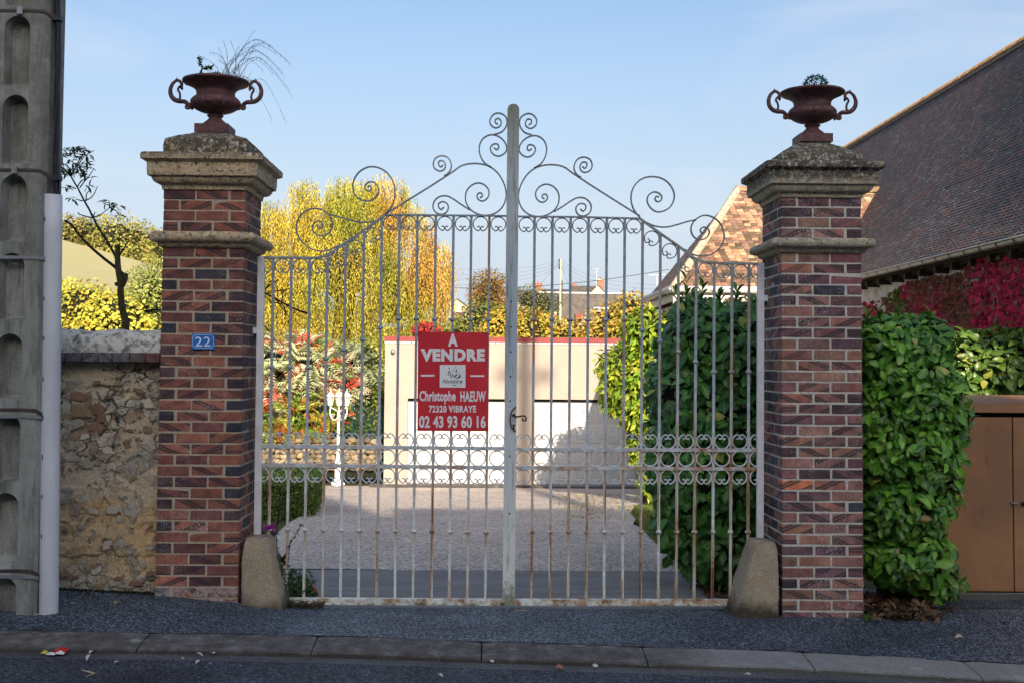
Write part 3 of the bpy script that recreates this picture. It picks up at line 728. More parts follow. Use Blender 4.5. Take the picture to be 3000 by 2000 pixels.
    P1 = [(zt('b') - .003, -.03), (zt('b') - .003, .012), (zt('f1'), .016), (zt('f2'), .02), (zt('ov0'), .03)]
    for i in range(7):
        a = i / 6 * math.pi / 2; P1.append((zt('ov0') + (zt('ov1') - zt('ov0')) * (1 - math.cos(a)) , .03 + .045 * math.sin(a)))
    z_a, z_b = zt('ov1', .08), zt('fr', .1)
    P1 += [(z_a + .002, .08), (z_a + .006, .096), (z_a + (z_b - z_a) * .4, .1), (z_b - .008, .1), (z_b, .1)]
    s0, s1 = zt('sl0', .136), zt('sl1', .136)
    P1 += [(s0 - .012, .104), (s0, .128), (s0 + .004, .136), (s0 + (s1 - s0) * .5, .138), (s1 - .008, .136), (s1, .126), (s1 + .004, .05), (s1 + .004, -.02)]
    moulding('cap_cornice', P1, cm, .0022)
    b0, b1 = s1 + .006, zt('bl1', .01)
    apex = at(pxm + (30 if L_ else -20), 386 if L_ else 415, cy - .12).z
    P2 = [(b0 - .01, .0), (b0, .01), ((b0 + b1) / 2, .012), (b1 - .01, .008), (b1, -.004)]
    for i in range(1, 7):
        q = i / 6; P2.append((b1 + (apex - b1) * (q ** .95), -.004 - (w / 2 - .1) * q))
    moulding('cap_top', P2, cm, .005)
    z0, z1 = zband0, zband1; hh = z1 - z0
    P3 = [(z0 - .004, -.03), (z0 - .004, .012), (z0 + .01, .03), (z0 + hh * .28, .036), (z0 + hh * .30, .05)]
    for i in range(9):
        a = -math.pi / 2 + math.pi * i / 8; P3.append((z0 + hh * .3 + hh * .34 * (1 + math.sin(a)), .052 + .032 * math.cos(a)))
    P3.append((z1, -.02))
    moulding('stone_band', P3, cm, .0025)
    return t, (X0, X1, Y0, Y1, cx, cy, zg, apex)
random.seed(3)
PL, pl = pillar('l'); PR, pr = pillar('r')

# guard stones at the pillar feet
def guard(label, face, top, bot, zg, mir):
    # front outline given in photo pixels, at the front depth; extruded back with rounding
    Y = 8.13; vs_ = []; n = 12; m = 16; fs_ = []
    zb, ztp = zg - .05, at(top[0], top[2], Y).z
    for j in range(n + 1):
        q = j / n; z = zb + (ztp - zb) * q
        xa = at(bot[0] + (top[0] - bot[0]) * q, 1500, Y).x; xb = at(bot[1] + (top[1] - bot[1]) * q, 1500, Y).x
        ya, yb = Y + .02 + .05 * q, Y + .44 - .1 * q
        sh = 1 if j < n - 1 else (.96 if j == n - 1 else .8)
        for i in range(m):
            a = 2 * math.pi * i / m + math.pi / m; ex = .22
            c_, s_ = math.cos(a), math.sin(a); x = math.copysign(abs(c_) ** ex, c_); y = math.copysign(abs(s_) ** ex, s_)
            p = Vector(((xa + xb) / 2 + x * (xb - xa) / 2 * sh, (ya + yb) / 2 + y * (yb - ya) / 2 * sh, z))
            vs_.append(p + Vector((fbm(p, 7), fbm(p + Vector((3, 3, 3)), 7), fbm(p + Vector((8, 3, 3)), 7))) * .009)
    for j in range(n):
        for i in range(m): fs_.append((j * m + i, j * m + (i + 1) % m, (j + 1) * m + (i + 1) % m, (j + 1) * m + i))
    fs_.append(tuple(n * m + i for i in range(m)))
    tag(mk('guard_stone', vs_, fs_, 'guard', None, True), label, 'guard stone', 'guard stones at the foot of the gate pillars')
guard('leaning ochre guard stone at the foot of the left brick pillar, weeds beside it', 0, (707, 782, 1583), (702, 832, 1770), gz(-1.7, 8.3), 0)
guard('tapered grey guard stone at the foot of the right brick pillar', 0, (2215, 2288, 1594), (2150, 2290, 1798), gz(2.0, 8.3), 1)

def catmull2(P, n): return [(v.x, v.y) for v in catmull([Vector((a, b, 0)) for a, b in P], n)]
# ================================================================== URNS
def urn(label, p, c, flute, rim_py, base_py, foot_top):
    cx, cy, zb = c; t = thing('cast_iron_urn', label, 'urn', c, 'cast iron urns on the gate pillars')
    H = at(p, rim_py, cy).z - zb; s = H / .372
    # plinth
    G().box((cx - .115 * s, cy - .115 * s, zb - .01), (cx + .115 * s, cy + .115 * s, zb + .05 * s)).mk('foot_plate', 'urn', t)
    pf = [(.098, .05), (.094, .056), (.08, .072), (.06, .088), (.047, .1), (.043, .11), (.052, .118), (.058, .126), (.05, .134), (.046, .138), (.06, .144)]
    G().lathe([(a * s, zb + b * s) for a, b in pf], (cx, cy), 28).mk('stem', 'urn', t, True)
    bw = [(.05, .142), (.1, .152), (.14, .172), (.163, .195), (.168, .215), (.162, .235), (.148, .25), (.136, .257)]
    def gad(th, z):
        q = (z - zb) / s; k_ = max(0, math.sin(math.pi * min(1, max(0, (q - .145) / .105)))); return 1 + .06 * k_ * (abs(math.sin(th * 12)) - .5)
    G().lathe([(a * s, zb + b * s) for a, b in catmull2(bw, 3)], (cx, cy), 96, gad).mk('fluted_bowl', 'urn', t, True)
    nk = [(.13, .255), (.131, .265), (.131, .285), (.138, .302), (.158, .32), (.19, .337), (.214, .347), (.224, .352), (.229, .36), (.226, .368), (.218, .371), (.205, .364), (.17, .35), (.12, .33), (.02, .325)]
    G().lathe([(a * s, zb + b * s) for a, b in catmull2(nk, 2)], (cx, cy), 48, lambda th, z: 1 + (.006 * math.sin(th * 40) if z > zb + .345 * s else 0)).mk('flared_rim', 'urn', t, True)
    hp = [(.155, .17), (.172, .185), (.19, .205), (.215, .222), (.25, .225), (.282, .235), (.308, .265), (.314, .305), (.3, .345), (.278, .368), (.27, .39)]
    cur = [(.278, .368), (.262, .37), (.245, .36), (.236, .342), (.246, .325), (.258, .32)]
    inn = [(.262, .228), (.246, .25), (.25, .285), (.262, .305), (.252, .325), (.238, .33), (.232, .315), (.24, .306)]
    bot = [(.185, .2), (.178, .19), (.184, .176), (.2, .178), (.202, .192), (.194, .196)]
    for sgn in (-1, 1):
        g = G()
        def pth(q): return catmull([Vector((cx + sgn * a * s, cy, zb + b * s)) for a, b in q], 5)
        a_ = pth(hp); g.tube(a_, [(.008 + .0085 * math.sin(math.pi * min(1, (i + 2) / len(a_)))) * s if i < len(a_) - 5 else .010 * s * (len(a_) - i) / 6 for i in range(len(a_))], 8)
        b_ = pth(cur); g.tube(b_, [.011 * s] * (len(b_) - 4) + [.007 * s] * 4, 8)
        c_ = pth(inn); g.tube(c_, [.008 * s] * (len(c_)), 7); d_ = pth(bot); g.tube(d_, .010 * s, 7)
        g.mk('handle', 'urn', t, True)
    return t, s, H

cl = at(630, 388, pl[5]); cr = at(2380, 415, pr[5])
ul, sl, Hl = urn('rust purple urn with dry grass on the left gate pillar', 635, (cl.x, pl[5], cl.z - .012), 0, 237, 388, 0)
ur, sr, Hr = urn('rust purple urn holding a green spiked ball on the right gate pillar', 2385, (cr.x, pr[5], cr.z - .012), 0, 269, 415, 0)
# urn contents
random.seed(5)
def at_u(px, py, dy=0, Y=None): return at(px, py, (Y or pl[5]) + dy)
t = thing('dry_grass_tuft', 'dry arching grass plumes growing out of the left urn', 'grass', at_u(665, 250))
ends = [(745, 90), (775, 121), (797, 135), (812, 158), (847, 183), (832, 222), (856, 282), (797, 350), (838, 357), (700, 135), (675, 118), (640, 138), (614, 153), (590, 165), (672, 200), (745, 135), (720, 150), (790, 170), (826, 208), (800, 215), (848, 262), (770, 205), (640, 175), (700, 190), (655, 120), (850, 186)]
for i, (ex, ey) in enumerate(ends):
    a = at_u(655 + U(-25, 55), 248, U(-.06, .08)); e = at_u(ex, ey, U(-.15, .1)); d = e - a
    top = a.lerp(e, .55) + Vector((0, 0, abs(d.x) * .42 + .02)) if ex > 745 or 590 < ex < 650 else a.lerp(e, .55) + Vector((-.02 * (1 if ex > 700 else -1), 0, .04))
    pth = catmull([a, a.lerp(top, .55) + Vector((-d.x * .06, 0, .02)), top, e], 6)
    g = G().tube(pth, [.0013] * (len(pth) - 6) + [.0009] * 6, 4)
    for q in pth[-9:]:
        for k_ in range(1):
            dd = Vector((U(-.5, .5), U(-.5, .5), -1)).normalized() * U(.012, .03); g.tube([q, q + dd * .4, q + dd], [.0004, .0009, .0003], 4)
    g.mk('stalk', 'drystalk', t)
g = G()
for i in range(90):
    a = at_u(640 + U(-15, 75), 250, U(-.08, .08)); e = a + Vector((U(-.09, .1), U(-.05, .05), U(.03, .14))); g.tube([a, a.lerp(e, .5) + Vector((0, 0, .01)), e], [.0012, .001, .0004], 3)
g.mk('fine_blades', 'drystalk', t)['kind'] = 'stuff'
t = thing('leafy_seedling', 'small dark leafy stem standing in the left urn', 'plant', at_u(594, 235))
st = catmull([at_u(594, 238), at_u(592, 215), at_u(589, 190), at_u(584, 168)], 5); G().tube(st, .0022, 5).mk('stem', 'seedleaf', t)
P = []; D = []
for q in st[3:] + [at_u(600 + i * 3, 204 - i) for i in range(8)]:
    for k_ in range(3): P.append(q); D.append((U(-1, 1), U(-.6, .6), U(-.3, .8)))
for i in range(26): P.append(at_u(U(540, 562), U(236, 250))); D.append((U(-1, 1), U(-.6, .6), U(0, 1)))
n = len(P); leafobj('leaf_spray', P, D, rv(n), np.random.uniform(.018, .034, n), .6, pal(n, [(.03, .07, .02), (.05, .1, .03)]), 'leaf', parent=t, tpl='lobed')['kind'] = 'stuff'
def spiked_ball(label, c, r):
    t = thing('spiked_ball', label, 'ornament', c); g = G(); sp = G(); N_ = 60
    pts = []
    for i in range(N_):
        z = 1 - 2 * (i + .5) / N_; th = i * 2.39996; q = math.sqrt(1 - z * z); pts.append(Vector((q * math.cos(th), q * math.sin(th), z)))
    for i, p in enumerate(pts):
        near = sorted(range(N_), key=lambda j: (pts[j] - p).length)[1:6]
        for j in near:
            if j > i: g.tube([Vector(c) + p * r, Vector(c) + pts[j] * r], .0032, 4)
        for k_ in range(3):
            d = (p + Vector((U(-.2, .2), U(-.2, .2), U(-.2, .2)))).normalized(); sp.tube([Vector(c) + d * r * .98, Vector(c) + d * r * 1.17], .0022, 4)
    g.mk('lattice', 'greenwire', t); sp.mk('spikes', 'greenwire', t)['kind'] = 'stuff'
spiked_ball('green spiked lattice ball in the right urn', at(2389, 256, pr[5]), .088)
spiked_ball('green spiked lattice ball low in the left urn beside dry grass', at(632, 241, pl[5] - .02), .07)
def shade(c, a, b): f_ = U(a, b); return tuple(q * f_ for q in c)
# ================================================================== GATE
GY = 8.5
gate_l = thing('gate_leaf', 'left leaf of the white wrought iron gate, carrying the red sale sign', 'gate', at(745, 1760, GY), 'leaves of the wrought iron gate')
gate_r = thing('gate_leaf', 'right leaf of the wrought iron gate, rustier, beside the laurel', 'gate', at(2225, 1760, GY), 'leaves of the wrought iron gate')
def seg(pts): return strip(pts, GY, 1, False)
def rail(name, pts, w, d, leaf, sm=True, mat='rail', n=5): return G().flat(strip(pts, GY, n, sm) if sm else seg(pts), w, d).mk(name, mat, leaf)
# hinge stiles
G().flat(seg([(766, 752), (751.5, 1762)]), .047, .04).mk('hinge_stile', 'hpost', gate_l)
G().flat(seg([(2228.5, 771), (2225.5, 1765)]), .047, .04).mk('hinge_stile', 'hpost', gate_r)
# meeting stile (belongs to the left leaf), round top
cpts = [at(1504 - 14 * i / 20, 322 + (1771 - 322) * i / 20, GY - .012) for i in range(21)]
g = G().flat(cpts, .088, .012)
top = cpts[0]; arc = [(top.x + .044 * math.cos(a), top.z + .044 * math.sin(a)) for a in lin(0, math.pi, 13)]
n = len(arc); g.add([(x, top.y - .006, z) for x, z in arc] + [(x, top.y + .006, z) for x, z in arc], [tuple(range(n))[::-1], tuple(range(n, 2 * n))] + [(i, i + 1, n + i + 1, n + i) for i in range(n - 1)])
g.mk('meeting_stile', 'cpost', gate_l)
for px, py in ((1497.5, 884), (1497.5, 958), (1496.5, 1030), (1495.5, 1102), (1494.5, 1174), (1493.5, 1335), (1492, 1503)):
    G().ball(at(px, py, GY - .019), .006, 8, 5, (1, .4, 1.3)).mk('rivet', 'darkiron', gate_l)
# top rails
TL = [(770, 755), (850, 755.5), (915, 756), (945, 752), (975, 738), (1013, 712), (1067, 675), (1119, 637), (1130, 630)]
TR = [(2222, 773), (2150, 772), (2093, 770), (2055, 766), (2028, 752), (1988, 722), (1935, 685), (1883, 647), (1873, 640)]
rail('top_rail', TL, .016, .026, gate_l); rail('top_rail', TR, .016, .026, gate_r)
rail('top_rail', [(1128, 630), (1488, 633.5)], .012, .026, gate_l, False); rail('top_rail', [(1517, 635), (1700, 636.5), (1874, 641)], .012, .026, gate_r, False)
def poly_y(P, x):
    P = sorted(P); return float(np.interp(x, [p[0] for p in P], [p[1] for p in P]))
def toprail_y(x): return poly_y(TL + [(1488, 633.5)], x) if x < 1500 else poly_y(TR + [(1517, 635)], x)
# horizontal rails
for leaf, x0, x1, ys_ in ((gate_l, 762, 1478, ((1306, 1313), (1361, 1369), (1758, 1762.5))), (gate_r, 1510, 2219, ((1315.5, 1317.5), (1369, 1372), (1762.5, 1763)))):
    for i, (a, b) in enumerate(ys_):
        if i < 2: rail(('upper_rail', 'lower_rail')[i], [(x0, a), ((x0 + x1) / 2, (a + b) / 2), (x1, b)], .0245, .034, leaf, False)
        else: rail('bottom_rail', [(x0 - 18, a), (x1, b)] if leaf is gate_l else [(x0 - 4, a), (x1 + 6, b)], .044, .045, leaf, False)
LTOP = [801.4, 854, 908, 960, 1013, 1067, 1119, 1171, 1223.5, 1277, 1329, 1381, 1434]
LBOT = [784.5, 839.7, 890, 943.8, 997, 1050, 1103.7, 1157, 1209.8, 1263.7, 1316, 1369, 1421.8]
RTOP = [1566.5, 1619, 1672, 1724.5, 1778, 1830.5, 1883, 1935, 1988, 2040, 2093, 2145, 2194.5]
RBOT = [1557, 1610.5, 1664, 1717, 1769, 1823, 1875.7, 1928, 1980.6, 2033, 2087, 2139, 2190.5]
LCOL = [1075, 1075.5, 1076.7, 1049, 1024, 994, 960, 933, 933, 935, 936, 936.6, 937]
RCOL = [936, 936, 936.5, 937, 937, 937, 967, 999, 1029.6, 1059, 1088, 1088, 1088]
def barx(i, leafi, py):
    T, B = (LTOP, LBOT) if leafi == 0 else (RTOP, RBOT); y0 = toprail_y(T[i]); return T[i] + (B[i] - T[i]) * (py - y0) / (1750 - y0)
for li, leaf in enumerate((gate_l, gate_r)):
    T, B, C_ = ((LTOP, LBOT, LCOL), (RTOP, RBOT, RCOL))[li]
    for i in range(13):
        y0 = toprail_y(T[i]) + 2
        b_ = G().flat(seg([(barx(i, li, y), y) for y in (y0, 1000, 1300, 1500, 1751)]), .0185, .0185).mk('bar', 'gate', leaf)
        lowy = (1549 + i * .8) if li == 0 else 1557
        for cy_ in (C_[i], lowy):
            c = at(barx(i, li, cy_), cy_, GY); s_ = 1
            G().lathe([(.012, c.z - .013), (.0155, c.z - .011), (.0215, c.z - .005), (.0215, c.z + .005), (.0155, c.z + .011), (.012, c.z + .013)], (c.x, c.y), 12).mk('collar', 'gate', b_)
# rings and omega scrolls
SCALE = F / GY
OM = [(math.cos(a), math.sin(a)) for a in [math.radians(d) for d in range(270, 111, -12)]] + [(-.38, .95), (-.2, .88), (-.06, .72), (-.03, .56), (-.1, .4), (-.24, .32), (-.38, .35), (-.44, .42)]
def omega(px, py, r, up, leaf, rot=0, half=0):
    c = at(px, py, GY); rr = r / SCALE; g = G()
    for sgn in ((-1, 1) if not half else (half,)):
        P = []
        for x, z in OM:
            x, z = -x * sgn, z * up; P.append(c + Vector((math.cos(rot) * x - math.sin(rot) * z, 0, math.sin(rot) * x + math.cos(rot) * z)) * rr)
        g.flat(P, .0078, .014)
    g.mk('scroll', 'ring', leaf)
def ring(px, py, r, leaf, half=0):
    c = at(px, py, GY); rr = r / SCALE; a0, a1 = (0, 2 * math.pi) if not half else ((-math.pi / 2, math.pi / 2) if half > 0 else (math.pi / 2, 3 * math.pi / 2))
    P = [c + Vector((math.cos(a), 0, math.sin(a))) * rr for a in lin(a0, a1, 33 if not half else 17)]
    if not half: P = P[:-1]
    G().flat(P, .0078, .014, not half).mk('ring', 'ring', leaf)
def slope_at(x): return -math.atan((toprail_y(x + 8) - toprail_y(x - 8)) / 16)
for li, leaf in enumerate((gate_l, gate_r)):
    X_ = [barx(i, li, 1340) for i in range(13)]
    xs_ = ([(X_[i] + X_[i + 1]) / 2 for i in range(12)])
    xs_ += [1456.5] if li == 0 else [1533.5]
    for x in xs_:
        o = (0 if li else (x - 770) / 700 * 7 - 7)
        omega(x, 1292 + o, 21.6, 1, leaf); ring(x - .3, 1342 + o, 22, leaf); omega(x - .6, 1396 + o, 21.6, -1, leaf)
    hx, hs = (X_[0] - 26.5, 1) if li == 0 else (X_[12] + 26.5, -1)
    o = -7 if li == 0 else 1
    omega(hx, 1292 + o, 21.6, 1, leaf, 0, hs); ring(hx, 1342 + o, 22, leaf, hs); omega(hx, 1396 + o, 21.6, -1, leaf, 0, hs)
    T = (LTOP, RTOP)[li]
    xs_ = [(T[i] + T[i + 1]) / 2 for i in range(12)] + ([1459.5] if li == 0 else [1541.5])
    for x in xs_:
        sl = slope_at(x); y = toprail_y(x) + 24.5
        if abs(sl) > .12:
            y = toprail_y(x) + 25 / math.cos(sl) + 2
        omega(x + .5, y, 21.6, -1, leaf, sl)
    omega(776 if li == 0 else 2221, toprail_y(780 if li == 0 else 2218) + 24, 21.6, -1, leaf, 0, 1 if li == 0 else -1)
# big crest scrolls, traced where they stand
cL = lambda P: [(700 + x / 2.6133, 250 + y / 2.6133) for x, y in P]
cR = lambda P: [(1400 + x / 2.6133, 250 + y / 2.6133) for x, y in P]
S1 = [(1955, 378), (2010, 360), (2043, 322), (2053, 280), (2040, 240), (1998, 216), (1955, 222), (1925, 258), (1926, 300), (1962, 328), (1998, 315), (2008, 285), (1992, 258), (1966, 262), (1962, 286), (1978, 298)]
S2 = [(1932, 630), (1880, 595), (1848, 540), (1840, 475), (1865, 415), (1920, 382), (1980, 390), (2030, 430), (2050, 480), (2036, 520), (1988, 545), (1942, 525), (1925, 485), (1945, 455), (1977, 452), (1990, 475), (1975, 495), (1957, 484)]
S3 = [(1110, 995), (1300, 878), (1500, 753), (1640, 662), (1700, 620), (1770, 602), (1850, 604), (1920, 625), (1980, 672), (2025, 745), (2045, 820), (2041, 880), (2012, 940), (1960, 982), (1895, 998), (1830, 988), (1770, 950), (1737, 890), (1740, 820), (1778, 770), (1832, 750), (1880, 765), (1912, 805), (1910, 852), (1880, 884), (1845, 884), (1822, 855), (1835, 828), (1858, 830), (1864, 850), (1850, 860)]
S4 = [(1570, 697), (1605, 673), (1626, 630), (1618, 582), (1590, 550), (1545, 542), (1502, 564), (1488, 610), (1505, 645), (1545, 659), (1575, 640), (1580, 605), (1560, 580), (1532, 585), (1530, 612), (1545, 627), (1560, 615)]
S5 = [(1772, 958), (1700, 913), (1640, 872), (1590, 849), (1535, 855), (1496, 890), (1486, 935), (1507, 975), (1552, 990), (1590, 973), (1604, 935), (1590, 905), (1560, 893), (1532, 905), (1528, 932), (1548, 953), (1566, 938)]
S6 = [(1112, 1000), (1153, 955), (1185, 895), (1195, 815), (1177, 735), (1130, 668), (1062, 631), (990, 628), (922, 665), (880, 730), (874, 800), (898, 850), (948, 884), (1008, 884), (1053, 855), (1070, 810), (1056, 766), (1022, 742), (982, 750), (963, 780), (975, 805), (1000, 812), (1013, 792), (1002, 772), (988, 778)]
S7a = [(1115, 1003), (1060, 1035), (1000, 1049), (930, 1050), (850, 1034), (770, 1011), (688, 988)]
S7 = [(778, 1217), (730, 1246), (670, 1267), (600, 1268), (530, 1240), (472, 1185), (440, 1110), (452, 1030), (500, 970), (570, 945), (642, 956), (692, 1000), (716, 1060), (706, 1110), (670, 1145), (620, 1153), (576, 1130), (563, 1085), (585, 1048), (620, 1042), (640, 1068), (630, 1093), (608, 1090), (599, 1072)]
mir = lambda P, dy=0: [(3000 + 8 * max(0, min(1, (997 - y) / 750)) - (700 + x / 2.6133), 250 + y / 2.6133 + dy) for x, y in P]
R6 = [(1240, 1015), (1195, 955), (1173, 885), (1180, 810), (1215, 750), (1270, 712), (1340, 701), (1410, 716), (1465, 757), (1500, 820), (1500, 880), (1470, 935), (1422, 964), (1370, 970), (1322, 940), (1296, 890), (1306, 845), (1345, 819), (1385, 828), (1408, 855), (1400, 884), (1375, 893), (1356, 875), (1364, 853), (1382, 856)]
R7a = [(1243, 1018), (1290, 1052), (1360, 1080), (1440, 1087), (1520, 1070), (1600, 1046), (1667, 1032)]
R7 = [(1583, 1257), (1640, 1293), (1710, 1308), (1790, 1295), (1850, 1250), (1884, 1180), (1878, 1110), (1845, 1047), (1790, 1008), (1730, 998), (1672, 1025), (1636, 1075), (1635, 1130), (1665, 1173), (1715, 1183), (1755, 1163), (1772, 1125), (1756, 1096), (1726, 1088), (1704, 1105), (1710, 1130), (1733, 1134), (1744, 1115)]
for P, leaf in [(cL(S1), gate_l), (cL(S2), gate_l), (cL(S3), gate_l), (cL(S4), gate_l), (cL(S5), gate_l), (cL(S6), gate_l), (cL(S7a), gate_l), (cL(S7), gate_l),
                (mir(S1, 1.5), gate_r), (mir(S2, 2.5), gate_r), (mir(S3, 3.5), gate_r), (mir(S4, 4), gate_r), (mir(S5, 5), gate_r), (cR(R6), gate_r), (cR(R7a), gate_r), (cR(R7), gate_r)]:
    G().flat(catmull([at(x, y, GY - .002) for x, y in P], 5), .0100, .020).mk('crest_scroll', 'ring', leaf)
    e = at(*P[-1], GY - .002); G().ball(e, .007, 8, 5).mk('scroll_tip', 'ring', leaf)
# lock and handle
YL = GY - .024
lp = [(1512, 1190), (1503, 1199), (1498, 1207), (1495.5, 1218), (1494, 1228), (1496, 1242), (1500, 1253), (1507, 1260), (1511, 1264)]
G().flat([at(x, y, YL) for x, y in lp], .010, .006).mk('torn_lock_edge', 'rustedge', gate_l)
vs_ = [at(x, y, YL + .003) for x, y in lp]; mk('lock_plate', vs_, [tuple(range(len(vs_)))], 'cpost', gate_l)
h = G(); hb = at(1505, 1215, YL - .01); h.ball(hb, .012, 10, 6, (1, .8, 1))
hp = catmull([at(1505, 1215, YL - .015), at(1512, 1220, YL - .04), at(1520, 1219, YL - .045), at(1532, 1217, YL - .045), at(1539, 1219, YL - .045), at(1542, 1226, YL - .045), at(1538, 1231.5, YL - .045), at(1531.5, 1230, YL - .045), at(1531, 1225.5, YL - .045), at(1534, 1224, YL - .045)], 5)
h.tube(hp, [.0062] * 20 + [.0055] * (len(hp) - 20), 8).mk('lever_handle', 'darkiron', gate_l, True)
k = G(); k.ball(at(1505, 1245, YL - .003), .0085, 10, 6, (1, .3, 1)); a = at(1505, 1251, YL - .002); k.box((a.x - .005, a.y - .004, a.z - .012), (a.x + .005, a.y + .001, a.z + .012)); k.mk('keyhole', 'darkiron', gate_l)
for pillx, py, leaf in ((748, 969, gate_l), (2243, 875, gate_r)):
    a = at(pillx, py, GY - .02); G().box((a.x - .014, a.y - .02, a.z - .02), (a.x + .012, a.y + .02, a.z + .024)).mk('hinge', 'hpost', leaf)
    G().box((a.x - .009, a.y - .012, a.z - .055), (a.x + .008, a.y + .012, a.z - .021)).mk('hinge_pin', 'darkiron', leaf)

# ------------------------------------------------------------------ sale sign
SY = GY - .030
def quad(name, c4, mat, parent, th=.003):
    n_ = len(c4); vs_ = [Vector(c) for c in c4] + [Vector(c) + Vector((0, th, 0)) for c in c4]
    return mk(name, vs_, [tuple(range(n_))[::-1], tuple(range(n_, 2 * n_))] + [(i, (i + 1) % n_, n_ + (i + 1) % n_, n_ + i) for i in range(n_)], mat, parent)
s0 = at(1224.3, 1261, SY)
sign = thing('sale_sign', 'red for sale sign reading A VENDRE wired to the left gate leaf', 'sign', s0)
cnr = [at(1222.8, 1260.8, SY), at(1429.5, 1262, SY), at(1430.8, 973.5, SY), at(1224.5, 972, SY)]
quad('panel', cnr, 'red', sign, .004)
sq = lambda x, y: (1210 + x / 5.057, 960 + y / 5.057)
def words(txt, x0, y0, x1, y1, mat, name, bold=.02, shear=0, spacing=1, rnd=.012, parent=None, Y=None, parentthing=None):
    Y = Y or SY
    cu = bpy.data.curves.new(name, 'FONT'); cu.body = txt; cu.offset = bold; cu.extrude = .002; cu.shear = shear; cu.space_character = spacing
    cu.bevel_depth = rnd; cu.bevel_resolution = 1; cu.resolution_u = 3
    ob = bpy.data.objects.new(name, cu); col.objects.link(ob)
    dg = bpy.context.evaluated_depsgraph_get(); me = bpy.data.meshes.new_from_object(ob.evaluated_get(dg)); bpy.data.objects.remove(ob)
    me.name = name; v = np.empty(len(me.vertices) * 3); me.vertices.foreach_get('co', v); v = v.reshape(-1, 3)
    a, b = v.min(0), v.max(0); v = (v - a) / np.maximum(b - a, 1e-6)
    c00, c10, c01 = (np.array(at(*p, Y)) for p in ((x0, y1), (x1, y1), (x0, y0)))
    zt = .0012; P = c00 + v[:, :1] * (c10 - c00) + v[:, 1:2] * (c01 - c00) + np.array([0, 1, 0]) * (-v[:, 2:3] * zt - .0004)
    org = P.mean(0); me.vertices.foreach_set('co', (P - org).ravel()); me.materials.clear(); me.materials.append(MAT[mat]); me.update()
    return link(bpy.data.objects.new(name, me), parent, Vector(org))
def W_(txt, box, name='lettering', **k):
    (x0, y0), (x1, y1) = sq(box[0], box[1]), sq(box[2], box[3]); return words(txt, x0, y0, x1, y1, k.pop('mat', 'signwhite'), name, parent=sign, **k)
W_('A', (515, 92, 665, 276), bold=.02, rnd=.035)
W_('VENDRE', (113, 310, 1066, 496), bold=.025, rnd=.035, spacing=1.12)
W_('Christophe', (96, 928, 634, 1130), bold=.015, rnd=.02, spacing=1.05); W_('HAEUW', (700, 932, 1078, 1093), bold=.015, rnd=.02, spacing=1.05)
W_('72320 VIBRAYE', (232, 1146, 936, 1252), bold=.015, rnd=.02, spacing=1.08)
W_('02 43 93 60 16', (90, 1296, 1078, 1484), bold=.015, rnd=.02, spacing=1.03)
for b in ((117, 691, 321, 718), (852, 697, 1056, 721)): 
    quad('white_line', [at(*sq(x, y), SY - .0016) for x, y in ((b[0], b[3]), (b[2], b[3]), (b[2], b[1]), (b[0], b[1]))], 'signwhite', sign, .001)
lp_ = quad('logo_plate', [at(*sq(x, y), SY - .0016) for x, y in ((395, 880), (777, 882), (778, 546), (398, 545))], 'signwhite', sign, .001)
words('Notaire', *sq(440, 757), *sq(733, 816), 'signblack', 'logo_lettering', .0, .28, 1.05, .0, lp_, SY - .002)
ink = [[(533, 576), (545, 600), (537, 614), (528, 600)], [(548, 622), (552, 660), (572, 736), (562, 742), (545, 690), (540, 640)], [(530, 630), (514, 672), (520, 702), (528, 706), (526, 672), (540, 636)],
       [(580, 682), (592, 676), (598, 706), (590, 724), (580, 700)], [(600, 722), (650, 676), (662, 680), (640, 712), (604, 734), (590, 730)], [(626, 612), (640, 614), (652, 632), (646, 654), (626, 666), (634, 650), (640, 634)],
       [(668, 672), (696, 692), (706, 716), (694, 738), (650, 744), (614, 742), (660, 730), (686, 716), (684, 694)], [(624, 570), (632, 572), (638, 594), (628, 594)], [(592, 596), (606, 604), (612, 612), (598, 608)], [(580, 628), (600, 628), (604, 638), (588, 640)],
       [(660, 600), (650, 612), (646, 606)], [(668, 630), (656, 640), (656, 632)], [(654, 652), (664, 664), (656, 662)], [(590, 846), (610, 840), (640, 846), (620, 854)]]
for p in ink: quad('logo_stroke', [at(*sq(x, y), SY - .0021) for x, y in (p[::-1] if True else p)], 'signblack', lp_, .0006)
for a, b in (((70, 80), (118, 96)), ((1130, 84), (1074, 102)), ((30, 1497), (106, 1492)), ((1122, 1490), (1066, 1496))):
    G().tube([at(*sq(*a), SY + .02), at(*sq((a[0] * 2 + b[0]) / 3, a[1]), SY - .004), at(*sq(*b), SY - .004)], .0016, 5).mk('wire_tie', 'darkiron', sign)

# house number plate
NY = 8.2 - .012
npl = thing('number_plate', 'blue enamel house number 22 on the left brick pillar', 'house number', at(595, 1022, NY))
f1 = lambda x, y: (0 + x / 2.6133, 600 + y / 2.6133)
quad('plate', [at(*f1(x, y), NY) for x, y in ((1465, 1103), (1641, 1105), (1644, 988), (1467, 985))], 'enamel', npl, .008)
b_ = [(1490, 995), (1620, 996), (1626, 1008), (1636, 1012), (1635, 1078), (1625, 1084), (1620, 1094), (1488, 1092), (1482, 1082), (1473, 1078), (1475, 1010), (1484, 1004), (1490, 995)]
G().flat([at(*f1(x, y), NY - .001) for x, y in b_], .0024, .001).mk('border', 'enamelw', npl)
words('22', *f1(1494, 1010), *f1(1612, 1082), 'enamelw', 'digits', .0, 0, 1.05, .0, npl, NY - .0004)
for x in (1478, 1634): G().ball(at(*f1(x, 1044), NY - .001), .003, 8, 5).mk('screw', 'darkiron', npl)

